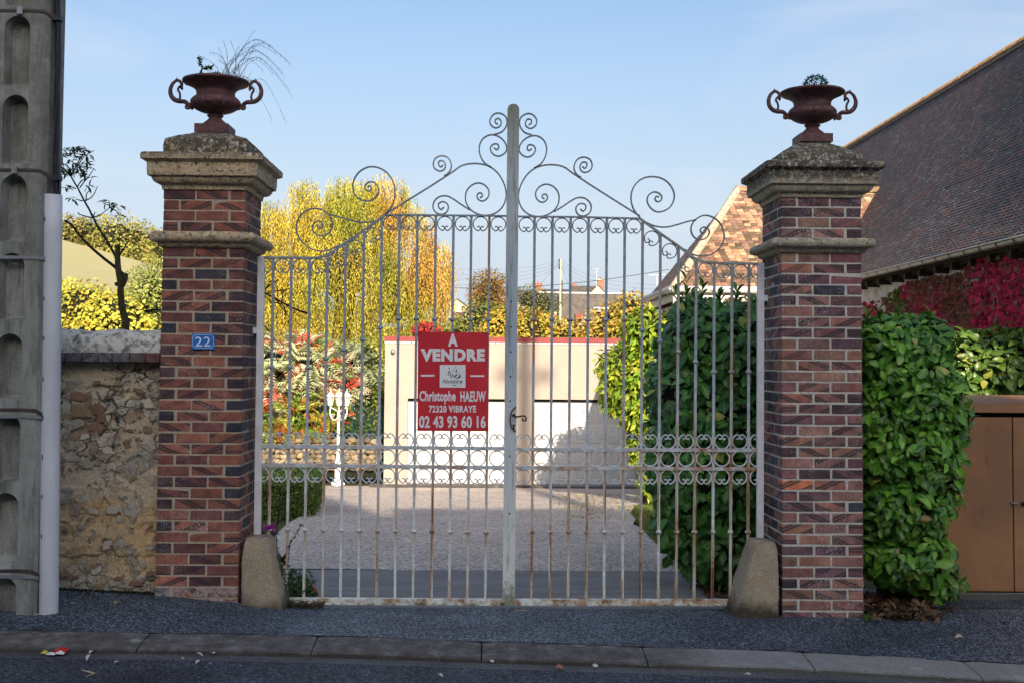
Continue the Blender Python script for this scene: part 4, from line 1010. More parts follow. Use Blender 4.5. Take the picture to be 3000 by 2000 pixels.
# ================================================================== UTILITY POLE WITH CONDUIT
PY = 7.62
zgp = gz(-3.2, PY) - .05
t = thing('utility_pole', 'concrete utility pole with arched recesses at the left kerb side', 'utility pole', (at(30, 1500, PY).x, PY, zgp))
def pcx(z):
    a, b = at(50, 150, PY), at(15, 1540, PY); return b.x + (a.x - b.x) * (z - b.z) / (a.z - b.z)
hw = .175; tops = [-188, 46, 278, 512, 741, 977, 1213, 1443, 1690]; bots = [15, 249, 478, 708, 938, 1170, 1412, 1642, 1900]
g = G(); zt_ = at(50, -260, PY).z
zs_top = [at(30, y, PY).z for y in tops]; zs_bot = [at(30, y, PY).z for y in bots]
bounds = [zt_] + [(a + b) / 2 for a, b in zip(zs_bot, zs_top[1:])] + [zgp]
for i in range(9):
    zhi, zlo = bounds[i], bounds[i + 1]; ht, hb_ = zs_top[i], max(zs_bot[i], zgp + .005)
    cxx = pcx((zhi + zlo) / 2); c = ((cxx), (zhi + zlo) / 2); r = .083
    hole = []
    for a in lin(0, math.pi, 13): hole.append((cxx + r * math.cos(a), ht - r + r * math.sin(a)))
    for q in lin(ht - r, hb_, 7)[1:]: hole.append((cxx - r, q))
    for x in lin(cxx - r, cxx + r, 6)[1:-1]: hole.append((x, hb_))
    for q in lin(hb_, ht - r, 7)[:-1]: hole.append((cxx + r, q))
    n_ = len(hole); outer = []
    for x, z in hole:
        dx, dz = x - c[0], z - c[1]; k_ = min((hw / abs(dx)) if abs(dx) > 1e-6 else 1e9, ((zhi - c[1]) if dz > 0 else (c[1] - zlo)) / abs(dz) if abs(dz) > 1e-6 else 1e9)
        outer.append((c[0] + dx * k_ + (pcx(c[1] + dz * k_) - cxx), c[1] + dz * k_))
    # snap the nearest outer points to the four corners so the face closes
    for X_, Z_ in ((-hw, zhi), (hw, zhi), (hw, zlo), (-hw, zlo)):
        tx = pcx(Z_) + X_; j = min(range(n_), key=lambda q: (outer[q][0] - tx) ** 2 + (outer[q][1] - Z_) ** 2); outer[j] = (tx, Z_)
    V = [(x, PY, z) for x, z in outer] + [(x, PY, z) for x, z in hole] + [(x, PY + .012, z) for x, z in hole]
    mx_, mz_ = cxx, (ht + hb_) / 2
    V += [(mx_ + (x - mx_) * .72, PY + .075, mz_ + (z - mz_) * .93) for x, z in hole] + [(mx_ + (x - mx_) * .5, PY + .085, mz_ + (z - mz_) * .86) for x, z in hole]
    Fs = []
    for k_ in range(4):
        for j in range(n_): Fs.append((k_ * n_ + j, k_ * n_ + (j + 1) % n_, (k_ + 1) * n_ + (j + 1) % n_, (k_ + 1) * n_ + j))
    Fs.append(tuple(4 * n_ + j for j in range(n_)))
    g.add(V, Fs)
# sides and back
def ring_(z): x = pcx(z); return [(x + hw, PY, z), (x + hw + .03, PY + .03, z), (x + hw + .062, PY + .2, z), (x - hw - .062, PY + .2, z), (x - hw - .03, PY + .03, z), (x - hw, PY, z)]
V = []; Zs = [zgp, (zgp + zt_) / 2, zt_]
for z in Zs: V += ring_(z)
g.add(V, [(j * 6 + i, (j + 1) * 6 + i, (j + 1) * 6 + i + 1, j * 6 + i + 1) for j in range(2) for i in range(5)])
g.mk('shaft', 'pole', t)
# cables and straps, conduit
def sx(py): return 1 + 0 * py
cab = G()
for k_ in range(9):
    ph_ = U(0, 6.28); P = []
    for i in range(46):
        q = i / 45; py = -40 + 640 * q; px = 171 - 6 * q + 3.2 * math.sin(q * 9 + ph_) + (k_ - 4) * 1.25
        P.append(at(px, py, PY + .06 + .022 * math.cos(q * 8 + ph_ * 1.3)))
    G().tube(P, .0058, 6).mk('cable', 'cable', t, True)
def strap(py0, py1, mat, name='strap', w=.018):
    P = []
    ends_ = ((-140, 0, -.006), (90, 0, -.006), (128, 2, -.008), (147, 12 if mat == 'strap_d' else 4, .014)) + (((173, 24, .03),) if py0 < 600 else ())
    for px, dy, dY in ends_: P.append(at(px - (py0 * .02), py0 + dy, PY + dY))
    V = []
    for p in P: V += [p + Vector((0, 0, -w / 2)), p + Vector((0, 0, w / 2))]
    V2 = [v + Vector((.0, .004, 0)) for v in V]; n_ = len(V); F_ = []
    for i in range(len(P) - 1): F_ += [(2 * i, 2 * i + 2, 2 * i + 3, 2 * i + 1), (n_ + 2 * i, n_ + 2 * i + 1, n_ + 2 * i + 3, n_ + 2 * i + 2), (2 * i + 1, 2 * i + 3, n_ + 2 * i + 3, n_ + 2 * i + 1), (2 * i, n_ + 2 * i, n_ + 2 * i + 2, 2 * i + 2)]
    return mk(name, V + V2, F_, mat, t)
strap(31, 0, 'strap_d'); strap(498, 0, 'strap_d')
for py in (31, 498):
    a = at(60 - py * .035, py, PY - .012); G().box((a.x - .018, a.y - .008, a.z - .024), (a.x + .018, a.y + .004, a.z + .024)).mk('strap_buckle', 'strap', t)
    a = at(170 - py * .008, py + 25, PY + .05); G().box((a.x - .028, a.y - .03, a.z - .016), (a.x + .028, a.y + .03, a.z + .016)).mk('cable_clamp', 'cable', t)
cp = [(155, 572), (142.5, 1806)]
cpt = [at(155 - 12.5 * q, 572 + 1234 * q, PY + .07) for q in lin(0, 1, 12)]
pipe = thing('cable_conduit', 'pale grey plastic cable conduit strapped beside the concrete pole', 'conduit', cpt[-1])
r = .0605; V = []; F_ = []; m = 20
for p in cpt:
    for k_ in range(m):
        a = 2 * math.pi * k_ / m; V.append(p + Vector((math.cos(a) * r, math.sin(a) * r, 0)))
for p in (cpt[0],):
    for k_ in range(m):
        a = 2 * math.pi * k_ / m; V.append(p + Vector((math.cos(a) * r * .93, math.sin(a) * r * .93, 0)))
n_ = len(cpt)
for i in range(n_ - 1):
    for k_ in range(m): F_.append((i * m + k_, (i + 1) * m + k_, (i + 1) * m + (k_ + 1) % m, i * m + (k_ + 1) % m))
for k_ in range(m): F_.append((k_, (k_ + 1) % m, n_ * m + (k_ + 1) % m, n_ * m + k_))
mk('tube', V, F_, 'pvc', pipe, True)
for py in (643, 760, 875, 991, 1110, 1222, 1337, 1454, 1570):
    a = at(131 - (py - 572) * .0104, py, PY + .018); G().box((a.x + .000, a.y - .004, a.z - .014), (a.x + .005, a.y + .01, a.z + .014)).mk('strap_slot', 'darkgap', pipe)
for py, nm in ((754, 'conduit_strap'), (1219, 'conduit_strap'), (1688, 'conduit_strap')): strap(py, 0, 'strap', nm, .022)
for py in (1199, 1671): strap(py, 0, 'strap_d', 'strap', .02)
# dead leaves at the conduit foot
def dry_leaf(name, loc, L, color, parent=None, rz=None, tilt=None):
    me = DRY[random.randrange(len(DRY))]
    return inst(name, me, loc, parent, (tilt if tilt is not None else U(-.4, .4), U(-.4, .4), rz if rz is not None else U(0, 6.3)), (L, L, L), color)
DRY = []
for k_ in range(5):
    V = []; a_ = U(.2, .5)
    for i, (x, w) in enumerate(((-.5, .02), (-.28, .22), (0, .3), (.28, .2), (.5, .02))):
        V += [(x, -w, a_ * w + .15 * math.sin(x * 4 + k_)), (x, 0, .1 * math.sin(x * 3 + k_)), (x, w, a_ * w * U(.3, 1) + .12 * math.cos(x * 4))]
    DRY.append(mesh('dry_leaf', V, [(3 * i + j, 3 * i + 3 + j, 3 * i + 4 + j, 3 * i + 1 + j) for i in range(4) for j in range(2)], 'paper', True))
cf = cpt[-1]
for k_ in range(5):
    a = cf + Vector((-.05 + k_ * .028, -.075 + U(0, .015), .012 + U(0, .015)))
    tag(dry_leaf('dead_leaf', a, U(.05, .075), random.choice([(.3, .13, .05), (.4, .3, .2), (.2, .08, .04)]), tilt=U(-1, 1)), ['rust brown leaf leftmost against the conduit foot', 'second curled leaf from the left at the conduit foot', 'middle leaf heaped at the conduit foot', 'fourth leaf from the left at the conduit foot', 'rightmost dead leaf at the conduit foot'][k_], 'leaf', 'dead leaves at the conduit foot')

# ================================================================== LEFT RUBBLE WALL
WY = 8.27
xa, xb = at(100, 1400, WY).x, at(468, 1100, 8.2).x + .0
z_brk0, z_brk1 = at(330, 1062, WY).z, at(330, 1031, WY).z; z_cap = at(330, 966, WY).z
wall = thing('rubble_wall', 'old ochre rendered rubble wall with mortar coping, between pole and pillar', 'wall', ((xa + xb) / 2, WY, gz(-2.8, WY)))
zb = gz((xa + xb) / 2, WY) - .08; NX, NZ = 96, 190; V = []
for j in range(NZ):
    z = zb + (z_brk0 - zb) * j / (NZ - 1)
    for i in range(NX):
        x = xa + (xb - xa) * i / (NX - 1); p = Vector((x, 0, z))
        d = .018 * fbm(p, 4) + .016 * max(0, fbm(p + Vector((4, 0, 0)), 9)) + .006 * fbm(p, 28, 4)
        c_ = mn.noise(p * 5 + Vector((3, 3, 3))); d -= .022 * (1 if c_ > .22 else 0) * (1 if mn.noise(p * 2.1) > -.1 else .3)
        if z - zb < .32 + .05 * mn.noise(Vector((x * 8, 0, 5))): d -= .012
        V.append((x, WY + .012 - d, z))
mk('render_coat', V, [(j * NX + i, j * NX + i + 1, (j + 1) * NX + i + 1, (j + 1) * NX + i) for j in range(NZ - 1) for i in range(NX - 1)], 'ochre', wall, True)
G().box((xa, WY + .03, zb), (xb, WY + .4, z_brk1)).mk('wall_core', 'ochre', wall)
def stone_mesh(seed, mat='rubble', sub=2):
    bm = bmesh.new(); bmesh.ops.create_icosphere(bm, subdivisions=sub, radius=.5)
    for v in bm.verts:
        p = v.co.copy(); v.co = p * (1 + .5 * mn.noise(p * 2.6 + Vector((seed * 3.1, 0, 0))) + .28 * mn.noise(p * 6 + Vector((0, seed, 0))))
    if mat == 'rubble':
        for v in bm.verts: v.co.y = max(-.26, min(.26, v.co.y)) + .05 * mn.noise(v.co * 7)
    me = bpy.data.meshes.new('stone'); bm.to_mesh(me); bm.free(); me.materials.append(MAT[mat]); return me
ST = [stone_mesh(i) for i in range(7)]
g5 = lambda x, y: (x / 2.4125, 1100 + y / 2.4125)
stones = [(575, 250, 150, 90, 1), (490, 292, 40, 40, 1), (620, 145, 50, 40, 0), (560, 150, 110, 60, 0), (620, 205, 50, 60, 0), (690, 240, 90, 70, 0), (715, 300, 60, 60, 0), (680, 370, 100, 70, 0), (550, 330, 80, 50, 2), (690, 48, 50, 34, 0), (470, 225, 60, 70, 2), (455, 290, 50, 50, 1), (470, 655, 80, 30, 0), (500, 435, 60, 45, 1), (630, 520, 70, 40, 2), (620, 610, 90, 60, 2), (765, 530, 100, 35, 2), (885, 470, 70, 40, 0), (905, 490, 40, 40, 0), (925, 365, 90, 60, 0), (1045, 380, 60, 45, 1), (985, 455, 50, 35, 0), (985, 105, 70, 24, 0), (1045, 200, 80, 50, 2), (890, 75, 40, 40, 2), (950, 165, 50, 35, 1), (880, 785, 60, 26, 0), (875, 858, 60, 26, 3), (598, 868, 52, 42, 2), (630, 772, 24, 18, 0), (662, 958, 66, 34, 2), (610, 1160, 60, 56, 3), (735, 1215, 50, 34, 0), (815, 950, 110, 50, 2), (850, 1010, 50, 50, 2), (780, 1190, 100, 60, 2), (1060, 1210, 50, 40, 2), (990, 640, 50, 34, 0), (1050, 715, 40, 40, 2), (950, 725, 60, 26, 1), (500, 850, 30, 40, 0), (580, 1070, 60, 30, 3), (460, 1100, 50, 30, 0), (810, 340, 50, 50, 2), (1080, 290, 50, 40, 2), (770, 440, 70, 60, 2), (680, 465, 60, 60, 2), (600, 430, 60, 40, 2), (560, 480, 70, 40, 2), (1010, 1330, 40, 60, 2), (1060, 1400, 50, 40, 0), (840, 1430, 50, 30, 0), (700, 1490, 70, 40, 1), (960, 1465, 90, 40, 0), (520, 1420, 60, 30, 0), (460, 1400, 50, 40, 0), (1090, 1480, 30, 60, 2), (850, 55, 50, 26, 1), (760, 150, 40, 26, 0), (560, 40, 60, 30, 2), (500, 60, 60, 50, 2)]
SC = [(.26, .16, .11), (.34, .24, .14), (.5, .45, .36), (.3, .27, .22)]
random.seed(4)
for x, y, w_, h_, c in stones:
    p = at(*g5(x, y), WY + .014); inst('stone', random.choice(ST), p, wall, (U(-.2, .2), U(-.25, .25), U(-.2, .2)), (w_ / 2.4125 / 408 * 1.15, .03 if w_ < 120 else .05, h_ / 2.4125 / 408 * 1.15), shade(SC[c], .85, 1.2))
for k_ in range(80):
    p = Vector((U(xa, xb), WY + .012, U(zb + .1, z_brk0 - .03))); s_ = U(.01, .026); inst('stone', random.choice(ST), p, wall, (U(-.4, .4), U(-3, 3), U(-.4, .4)), (s_ * U(1, 1.8), .024, s_), shade(random.choice(SC), .8, 1.4))
# brick course and coping
bw_ = .118; x = xb - .002; cols_ = [(.2, .08, .07), (.13, .11, .11), (.12, .12, .13), (.13, .12, .13), (.12, .12, .14), (.1, .1, .12), (.13, .1, .1), (.12, .12, .12)]
for k_ in range(8):
    w_ = .098 + .012 * (k_ % 3); zc_ = (z_brk0 + z_brk1) / 2
    inst('coping_brick', BR['l'][k_ % 6], (x - w_ / 2, WY + .0, zc_), wall, (0, U(-.02, .02), U(-.03, .03)), ((w_ - .006) / .22, 1.6, (z_brk1 - z_brk0 - .008) / .0655), cols_[k_]); x -= w_
G().box((xa, WY - .03, z_brk0 + .004), (xb - .003, WY + .3, z_brk1)).mk('mortar_bed', 'mortar_l', wall)
V = []; NX, NP = 70, 26
for i in range(NX):
    x = xa + (xb - .001 - xa) * i / (NX - 1)
    for j in range(NP):
        a = math.pi * (j / (NP - 1)) * 1.0; ex = .55; c_, s_ = math.cos(a), math.sin(a)
        y = WY + .19 - math.copysign(abs(c_) ** ex, c_) * .26; z = z_brk1 - .004 + (z_cap - z_brk1) * abs(s_) ** .6
        p = Vector((x, y, z)); k_ = 1 if 0 < j < NP - 1 else 0
        V.append((x, y - (.018 * fbm(p, 6) + .008 * fbm(p, 20)) * k_, z + (.016 * fbm(p + Vector((5, 5, 5)), 5) + .004 * fbm(p, 24)) * k_))
mk('coping', V, [(i * NP + j, (i + 1) * NP + j, (i + 1) * NP + j + 1, i * NP + j + 1) for i in range(NX - 1) for j in range(NP - 1)], 'coping', wall, True)
# ================================================================== GARAGE
YG = 27.0
def P(px, py, Y=YG): return at(px, py, Y)
zg_ = at(1500, 1421, YG).z
gx0, gx1 = at(1126, 1200, YG).x, at(1905, 1200, YG).x
gar = thing('garage', 'cream rendered double garage with red roof trim and white doors', 'garage', (0.5, YG, zg_))
zt_ = at(1500, 1003, YG).z; zf = at(1500, 988, YG).z; zl = at(1500, 1168, YG).z
d1 = (at(1193, 1300, YG).x, at(1502, 1300, YG).x); d2 = (at(1558, 1300, YG).x, at(1865, 1300, YG).x)
D_ = .16
for nm, a, b in (('wall', (gx0, YG, zg_ - .3), (d1[0], YG + 6, zt_)), ('wall', (d1[1], YG, zg_ - .3), (d2[0], YG + 5.9, zl)), ('wall', (d2[1], YG, zg_ - .3), (gx1, YG + 6, zt_)), ('wall', (d1[0], YG + .002, zl), (gx1 - .01, YG + 5.95, zt_ - .002))):
    G().box(a, b).mk(nm, 'render', gar)
G().box((gx0 - .02, YG - .03, zt_ + .005), (gx1 + .02, YG + 6.05, zf)).mk('roof_trim', 'fascia', gar)
G().box((gx0 - .01, YG - .02, zt_ - .035), (gx1 + .01, YG + 0, zt_ + .005)).mk('trim_film', 'whitetrim', gar)
x = gx0 + .1
g = G()
while x < gx1:
    g.box((x, YG - .024, zt_ - .026), (x + .03, YG - .0205, zt_ - .006)); g.box((x + .12, YG - .024, zt_ - .018), (x + U(.25, .32), YG - .0205, zt_ - .010)); x += .49
g.mk('film_print', 'signblack', gar)['kind'] = 'stuff'
G().box((gx0 - .3, YG - .25, zg_ - .1), (gx1, YG + .2, zg_ + .018)).mk('threshold', 'kerb', gar)
for dx0, dx1 in (d1, d2):
    dr = G().box((dx0, YG + D_, zg_ + .02), (dx1, YG + D_ + .04, zl - .05)).mk('door', 'doorwhite', gar)
    G().box((dx0, YG + D_ - .06, zl - .06), (dx1, YG + D_ + .02, zl)).mk('lintel_shadow', 'darkgap', gar)  # black strip standing in for the shadow under the lintel
    hh = (zl - .06 - zg_ - .02) / 4
    for r_ in range(4):
        z0 = zg_ + .02 + r_ * hh
        G().box((dx0 + .008, YG + D_ - .02, z0 + .006), (dx1 - .008, YG + D_, z0 + hh - .006)).mk('section', 'doorwhite', dr)
        wv = (dx1 - dx0) / 5
        for c_ in range(5):
            x0 = dx0 + c_ * wv + .05; x1 = x0 + wv - .1; zz0, zz1 = z0 + .08, z0 + hh - .08; y = YG + D_ - .02
            pp = []
            for i_, (ii, yy) in enumerate(((0, 0), (.02, -.012), (.045, 0), (.065, -.01))):
                pp += [(x0 + ii, y + yy, zz0 + ii), (x1 - ii, y + yy, zz0 + ii), (x1 - ii, y + yy, zz1 - ii), (x0 + ii, y + yy, zz1 - ii)]
            mk('door_panel', pp, [(4 * q + k_, 4 * q + (k_ + 1) % 4, 4 * q + 4 + (k_ + 1) % 4, 4 * q + 4 + k_) for q in range(3) for k_ in range(4)] + [(12, 13, 14, 15)], 'doorwhite', dr)
    a = Vector(((dx0 + dx1) / 2, YG + D_ - .03, zl - .3)); G().ball(a, .025, 10, 6, (1, .5, 1)).mk('lock_knob', 'zinc', dr)
a = P(1152, 1029); wl = thing('wall_lamp', 'small round lamp on the garage wall, upper left corner', 'lamp', a)
G().ball((a.x, a.y - .06, a.z), .055, 12, 8).mk('lamp_body', 'zinc', wl, True); G().ball((a.x + .01, a.y - .1, a.z - .005), .03, 10, 6).mk('lens', 'glass', wl, True)

# ================================================================== RIGHT HOUSE (long tiled roof, cross wing)
XE = at(2600, 795, 15.8).x
def eave_z(Y): return at(1500, 1065, 10).z + 1.3
eave = CZ + 1.31; XR, ZR = XE + 3.33, CZ + 5.33
house = thing('tiled_house', 'long house with dark tiled roof and red creeper at the right', 'house', (XE + 3.3, 20, CZ - 1.8))
prof = [(0, 0), (.35, .26), (.8, .68), (1.4, 1.33), (2.2, 2.38), (3.33, 4.02)]
def rp_(s):
    L_ = 0
    for (a, b), (c, d) in zip(prof, prof[1:]):
        l = math.hypot(c - a, d - b)
        if s <= L_ + l or (c, d) == prof[-1]:
            t_ = (s - L_) / l; return a + (c - a) * t_, b + (d - b) * t_, math.atan2(d - b, c - a)
        L_ += l
Ltot = sum(math.hypot(c - a, d - b) for (a, b), (c, d) in zip(prof, prof[1:]))
Y0h, Y1h = 9.2, 31.0
# roof deck
V = []
for w_, z_ in prof: V += [(XE + w_, Y0h, eave + z_ - .05), (XE + w_, Y1h, eave + z_ - .05)]
V += [(XR + 3.3, Y0h, eave), (XR + 3.3, Y1h, eave)]
mk('roof', V, [(2 * i, 2 * i + 2, 2 * i + 3, 2 * i + 1) for i in range(len(prof))], 'darkgap', house)
tw, te = .122, .076
TS = .72
def tile_me(name, mat):
    return mesh(name, [tuple(q * TS for q in p_) for p_ in [(-.078, -.02, .026), (.078, -.02, .026), (.078, .15, .0), (-.078, .15, 0), (-.079, -.02, .042), (0, -.026, .048), (.079, -.02, .042), (.078, .15, .012), (0, .15, .016), (-.078, .15, .012)]],
                [(0, 3, 2, 1), (0, 1, 6, 5, 4), (4, 5, 8, 9), (5, 6, 7, 8), (1, 2, 7, 6), (3, 0, 4, 9), (2, 3, 9, 8, 7)], mat)
TD, TO = tile_me('roof_tile', 'tile_d'), tile_me('roof_tile', 'tile_o')
DT = [(.062, .04, .036), (.046, .038, .038), (.078, .042, .035), (.038, .034, .04), (.05, .036, .038), (.1, .045, .03), (.085, .075, .078), (.042, .034, .036)]
tiles = []
nr = int(Ltot / te)
for r_ in range(nr):
    x, z, an = rp_(r_ * te + .01); y = Y0h + (r_ % 2) * tw / 2
    while y < Y1h - .1:
        tiles.append((Vector((XE + x, y, eave + z + .014)), an + .1)); y += tw
def tile_vis(p):
    q = p; d = CAMR.inverted() @ (q - Vector((0, 0, CZ))); return PPX - 0 + F * d.x / -d.z, PPY - F * d.y / -d.z
def place_tiles(tiles, me, colors, parent, rzf, keyf, nmax=300, sagf=None):
    order = sorted(range(len(tiles)), key=keyf)
    V = []; near = set(order[:nmax]); tv = [v.co.copy() for v in me.vertices]; tf = [tuple(p.vertices) for p in me.polygons]; F_ = []; C = []
    for i, tl_ in enumerate(tiles):
        p, an = tl_[0], tl_[1]; rz = rzf(tl_); c = random.choice(colors); c = shade(c, .75, 1.25)
        if mn.noise(p * .9) > .12: c = tuple(q * .8 for q in c)
        e = Euler((an + U(-.03, .05), U(-.02, .02), rz + U(-.03, .03))).to_matrix()
        if i in near:
            o = inst('roof_tile', me, p, parent, e.to_euler(), None, c)
        else:
            b = len(V); V += [p + e @ v for v in tv]; F_ += [tuple(b + k_ for k_ in f) for f in tf]; C += [c] * len(tv)
    o = mk('roof_tiles', V, F_, MAT['tile_stuff'], parent); o['kind'] = 'stuff'
    ca = o.data.color_attributes.new('Col', 'FLOAT_COLOR', 'POINT'); cc = np.ones((len(C), 4), np.float32); cc[:, :3] = np.array(C); ca.data.foreach_set('color', cc.ravel())
    return o
def m_tilestuff():
    k = M('tile field', .68, .45); v = k.pos(); c = k.n('ShaderNodeAttribute', attribute_name='Col')
    n = k.noise(v, 14, 6, .7); c = k.mix(1, k.ramp(n, [(.28, .65), (.72, 1.35)]), c, 'MULTIPLY')
    c = k.mix(k.ramp(k.noise(k.scale(v, (1, .6, 1)), 30, 5, .8), [(.6, 0), (.65, .85)]), c, (.6, .58, .6))
    c = k.mix(k.ramp(k.noise(k.scale(v, (1, 1, 1), (8, 2, 1)), 4, 6, .75), [(.6, 0), (.7, .7)]), c, (.1, .1, .03)); k.color(c); k.bump(n, .7, .006); return k.m
MAT['tile_stuff'] = m_tilestuff()
def inview(p, m=0):
    x, y = tile_vis(p); return -m < x < 3000 + m and -m < y < 2000 + m
def dkey(tl_list):
    return lambda i: (0 if inview(tl_list[i][0]) else 1, tl_list[i][0].length)
place_tiles(tiles, TD, DT, house, lambda t_: -math.pi / 2, dkey(tiles))
# ridge
y = Y0h; k_ = 0
RG = G(); n_ = 9
for i in range(n_):
    a = math.pi * i / (n_ - 1); RG.v += [Vector((math.cos(a) * .12, -.2, math.sin(a) * .12 + .012)), Vector((math.cos(a) * .105, .2, math.sin(a) * .105))]
RG.f += [(2 * i, 2 * i + 1, 2 * i + 3, 2 * i + 2) for i in range(n_ - 1)] + [tuple(2 * i for i in range(n_))]
rme = mesh('ridge_tile', RG.v, RG.f, 'ridge', True)
while y < Y1h: inst('ridge_tile', rme, (XR, y, eave + 4.03), house, (0, U(-.02, .02), U(-.02, .02))); y += .38
G().box((XR - .1, Y0h, eave + 3.97), (XR + .1, Y1h, eave + 4.04)).mk('ridge_mortar', 'ridgem', house)
# wall, eaves, gutter
zw = CZ - 1.9; NX, NZ = 90, 26; V = []
for j in range(NZ):
    z = zw + (eave - zw + .1) * j / (NZ - 1)
    for i in range(NX):
        y = Y0h + (20.2 - Y0h) * i / (NX - 1); p = Vector((0, y, z)); V.append((XE + .2 - .02 * fbm(p, 1.7) - .01 * fbm(p, 8), y, z))
mk('wall', V, [(j * NX + i, (j + 1) * NX + i, (j + 1) * NX + i + 1, j * NX + i + 1) for j in range(NZ - 1) for i in range(NX - 1)], 'plaster', house, True)
G().box((XE + .23, Y0h, zw), (XR + 3, Y1h, eave - .02)).mk('wall_core', 'plaster', house)
y = Y0h + .3
while y < 20: G().box((XE + .02, y - .035, eave - .16), (XE + .3, y + .035, eave - .07)).mk('rafter_end', 'wood', house); y += .52
G().box((XE + .1, Y0h, eave - .1), (XE + .18, 20.2, eave - .06)).mk('eaves_board', 'wood', house)
gt = G(); ya = Y0h; r = .062; NN = 10
V = []
for y in (Y0h, 20.1):
    for i in range(NN + 1):
        a = math.pi + math.pi * i / NN; V.append((XE - .05 + r * math.cos(a), y, eave + .01 + r * math.sin(a)))
    for i in range(NN + 1):
        a = 2 * math.pi - math.pi * i / NN; V.append((XE - .05 + r * .93 * math.cos(a), y, eave + .01 + r * .93 * math.sin(a)))
m = 2 * NN + 2
mk('gutter', V, [(i, (i + 1) % m, m + (i + 1) % m, m + i) for i in range(m)], 'zinc', house, True)
G().tube([(XE - .115, Y0h, eave + .012), (XE - .115, 20.1, eave + .012)], .010, 8).mk('gutter_bead', 'zinc', house, True)
y = Y0h
while y < 20: 
    G().lathe([(.001, 0)], (0, 0), 3) if False else None
    V = []
    for yy in (y - .012, y + .012):
        for i in range(NN + 1):
            a = math.pi + math.pi * i / NN; V.append((XE - .05 + (r + .006) * math.cos(a), yy, eave + .01 + (r + .006) * math.sin(a)))
    mk('gutter_bracket', V, [(i, i + 1, NN + 2 + i, NN + 1 + i) for i in range(NN)], 'darkiron', house); y += .42
# cross wing, hipped, facing the street
XW = at(1975, 850, 20.2).x; YW = 20.2; wd = 1.68; pit = 1.2; ZW = eave
zrw = ZW + wd * pit; hipx = XW + 1.5
wing = house
V = [(XW, YW, ZW), (XE + 2.3, YW, ZW), (XE + 2.3, YW + wd, zrw), (hipx, YW + wd, zrw), (XW, YW + 2 * wd, ZW), (XE + 2.3, YW + 2 * wd, ZW)]
mk('wing_roof', [Vector(v) - Vector((0, 0, .05)) for v in V], [(0, 1, 2, 3), (0, 3, 4), (4, 3, 2, 5)], 'darkgap', wing)
OT = [(.46, .25, .15), (.38, .2, .13), (.27, .15, .1), (.18, .11, .08), (.52, .32, .2), (.22, .14, .1), (.13, .09, .06), (.16, .12, .07)]
wt = []; sl = math.hypot(wd, wd * pit); nr = int(sl / te)
for r_ in range(nr):
    q = (r_ * te + .01) / sl; x = XW + (hipx - XW) * q + .05 + (r_ % 2) * tw / 2
    while x < XE + .3 + wd * 1.2 * q:
        wt.append((Vector((x, YW + wd * q, ZW + wd * pit * q + .012)), math.atan(pit) - .0 + .09)); x += tw
def wkey(i):
    x, y = tile_vis(wt[i][0]); vis = (1880 < x < 2245 or 2520 < x < 2620); return (0 if vis else 1, -y)
place_tiles(wt, TO, OT, wing, lambda t_: 0, wkey)
ht = []; hl = math.hypot(1.5, wd * pit); nr = int(hl / te); an = math.atan2(wd * pit, 1.5)
for r_ in range(nr):
    q = (r_ * te + .01) / hl; ya, yb = YW + wd * q, YW + 2 * wd - wd * q; y = ya + (r_ % 2) * tw / 2
    while y < yb: ht.append((Vector((XW + 1.5 * q, y, ZW + wd * pit * q + .012)), an + .09)); y += tw
place_tiles(ht, TO, [(.13, .09, .07), (.18, .1, .08), (.1, .08, .08)], wing, lambda t_: -math.pi / 2, lambda i: ht[i][0].y, 0)
hp_ = [Vector((XW - .02, YW - .02, ZW + .02)).lerp(Vector((hipx, YW + wd, zrw + .04)), q) for q in lin(0, 1, 14)]
g = G(); g.tube([p + Vector((0, 0, .01 * fbm(p, 3))) for p in hp_], .075, 8); g.mk('hip_mortar', 'verge', wing, True)
x = hipx
while x < XE + 1.9: inst('ridge_tile', rme, (x + .19, YW + wd, zrw - .03), wing, (0, 0, math.pi / 2)); x += .38
G().box((XW + .25, YW + .3, CZ - 2.7), (XE + .6, YW + 2 * wd - .3, ZW - .05)).mk('wing_wall', 'plaster', wing)
G().tube([(XW - .05, YW - .08, ZW), (XE + .4, YW - .08, ZW)], .065, 10).mk('wing_gutter', 'whitegutter', wing, True)
G().box((XW - .02, YW - .02, ZW - .26), (XE + .3, YW + .02, ZW - .06)).mk('fascia_board', 'whitegutter', wing)
G().tube([(XW - .08, YW - .08, ZW), (XW - .08, YW + 2 * wd + .1, ZW)], .065, 10).mk('wing_gutter', 'zinc', wing, True)
G().box((XW - .02, YW + .02, ZW - .2), (XW + .02, YW + 2 * wd, ZW - .06)).mk('fascia_board', 'whitegutter', wing)
y = YW + .2
while y < YW + 2 * wd: G().box((XW + .02, y - .03, ZW - .2), (XW + .3, y + .03, ZW - .1)).mk('rafter_end', 'wood', wing); y += .35

# ================================================================== BROWN METAL CABINET
YB = 8.9; bx0 = at(2700, 1400, YB).x; bx1 = bx0 + 2.0; zb_ = at(2990, 1735, YB).z
bt_ = at(2920, 1200, YB).z
box = thing('metal_cabinet', 'bronze brown metal cabinet with double doors beyond the laurel', 'cabinet', (bx0 + 1, YB, zb_))
zt2 = at(2920, 1207, YB).z
G().box((bx0, YB + .04, zb_ - .02), (bx1, YB + .62, zt2 + .001)).mk('carcass', 'darkgap', box)
zt2, zt3 = at(2920, 1207, YB).z, at(2920, 1181, YB).z
G().box((bx0 - .03, YB - .03, zt2), (bx1, YB + .7, zt3)).mk('lid', 'brown', box)
V = [(bx0 - .03, YB - .03, zt3 + .002), (bx1, YB - .03, zt3 + .002), (bx1, YB + .7, zt3 + .05), (bx0 - .03, YB + .7, zt3 + .05), (bx0 - .03, YB + .7, zt3 + .002), (bx1, YB + .7, zt3 + .002)]
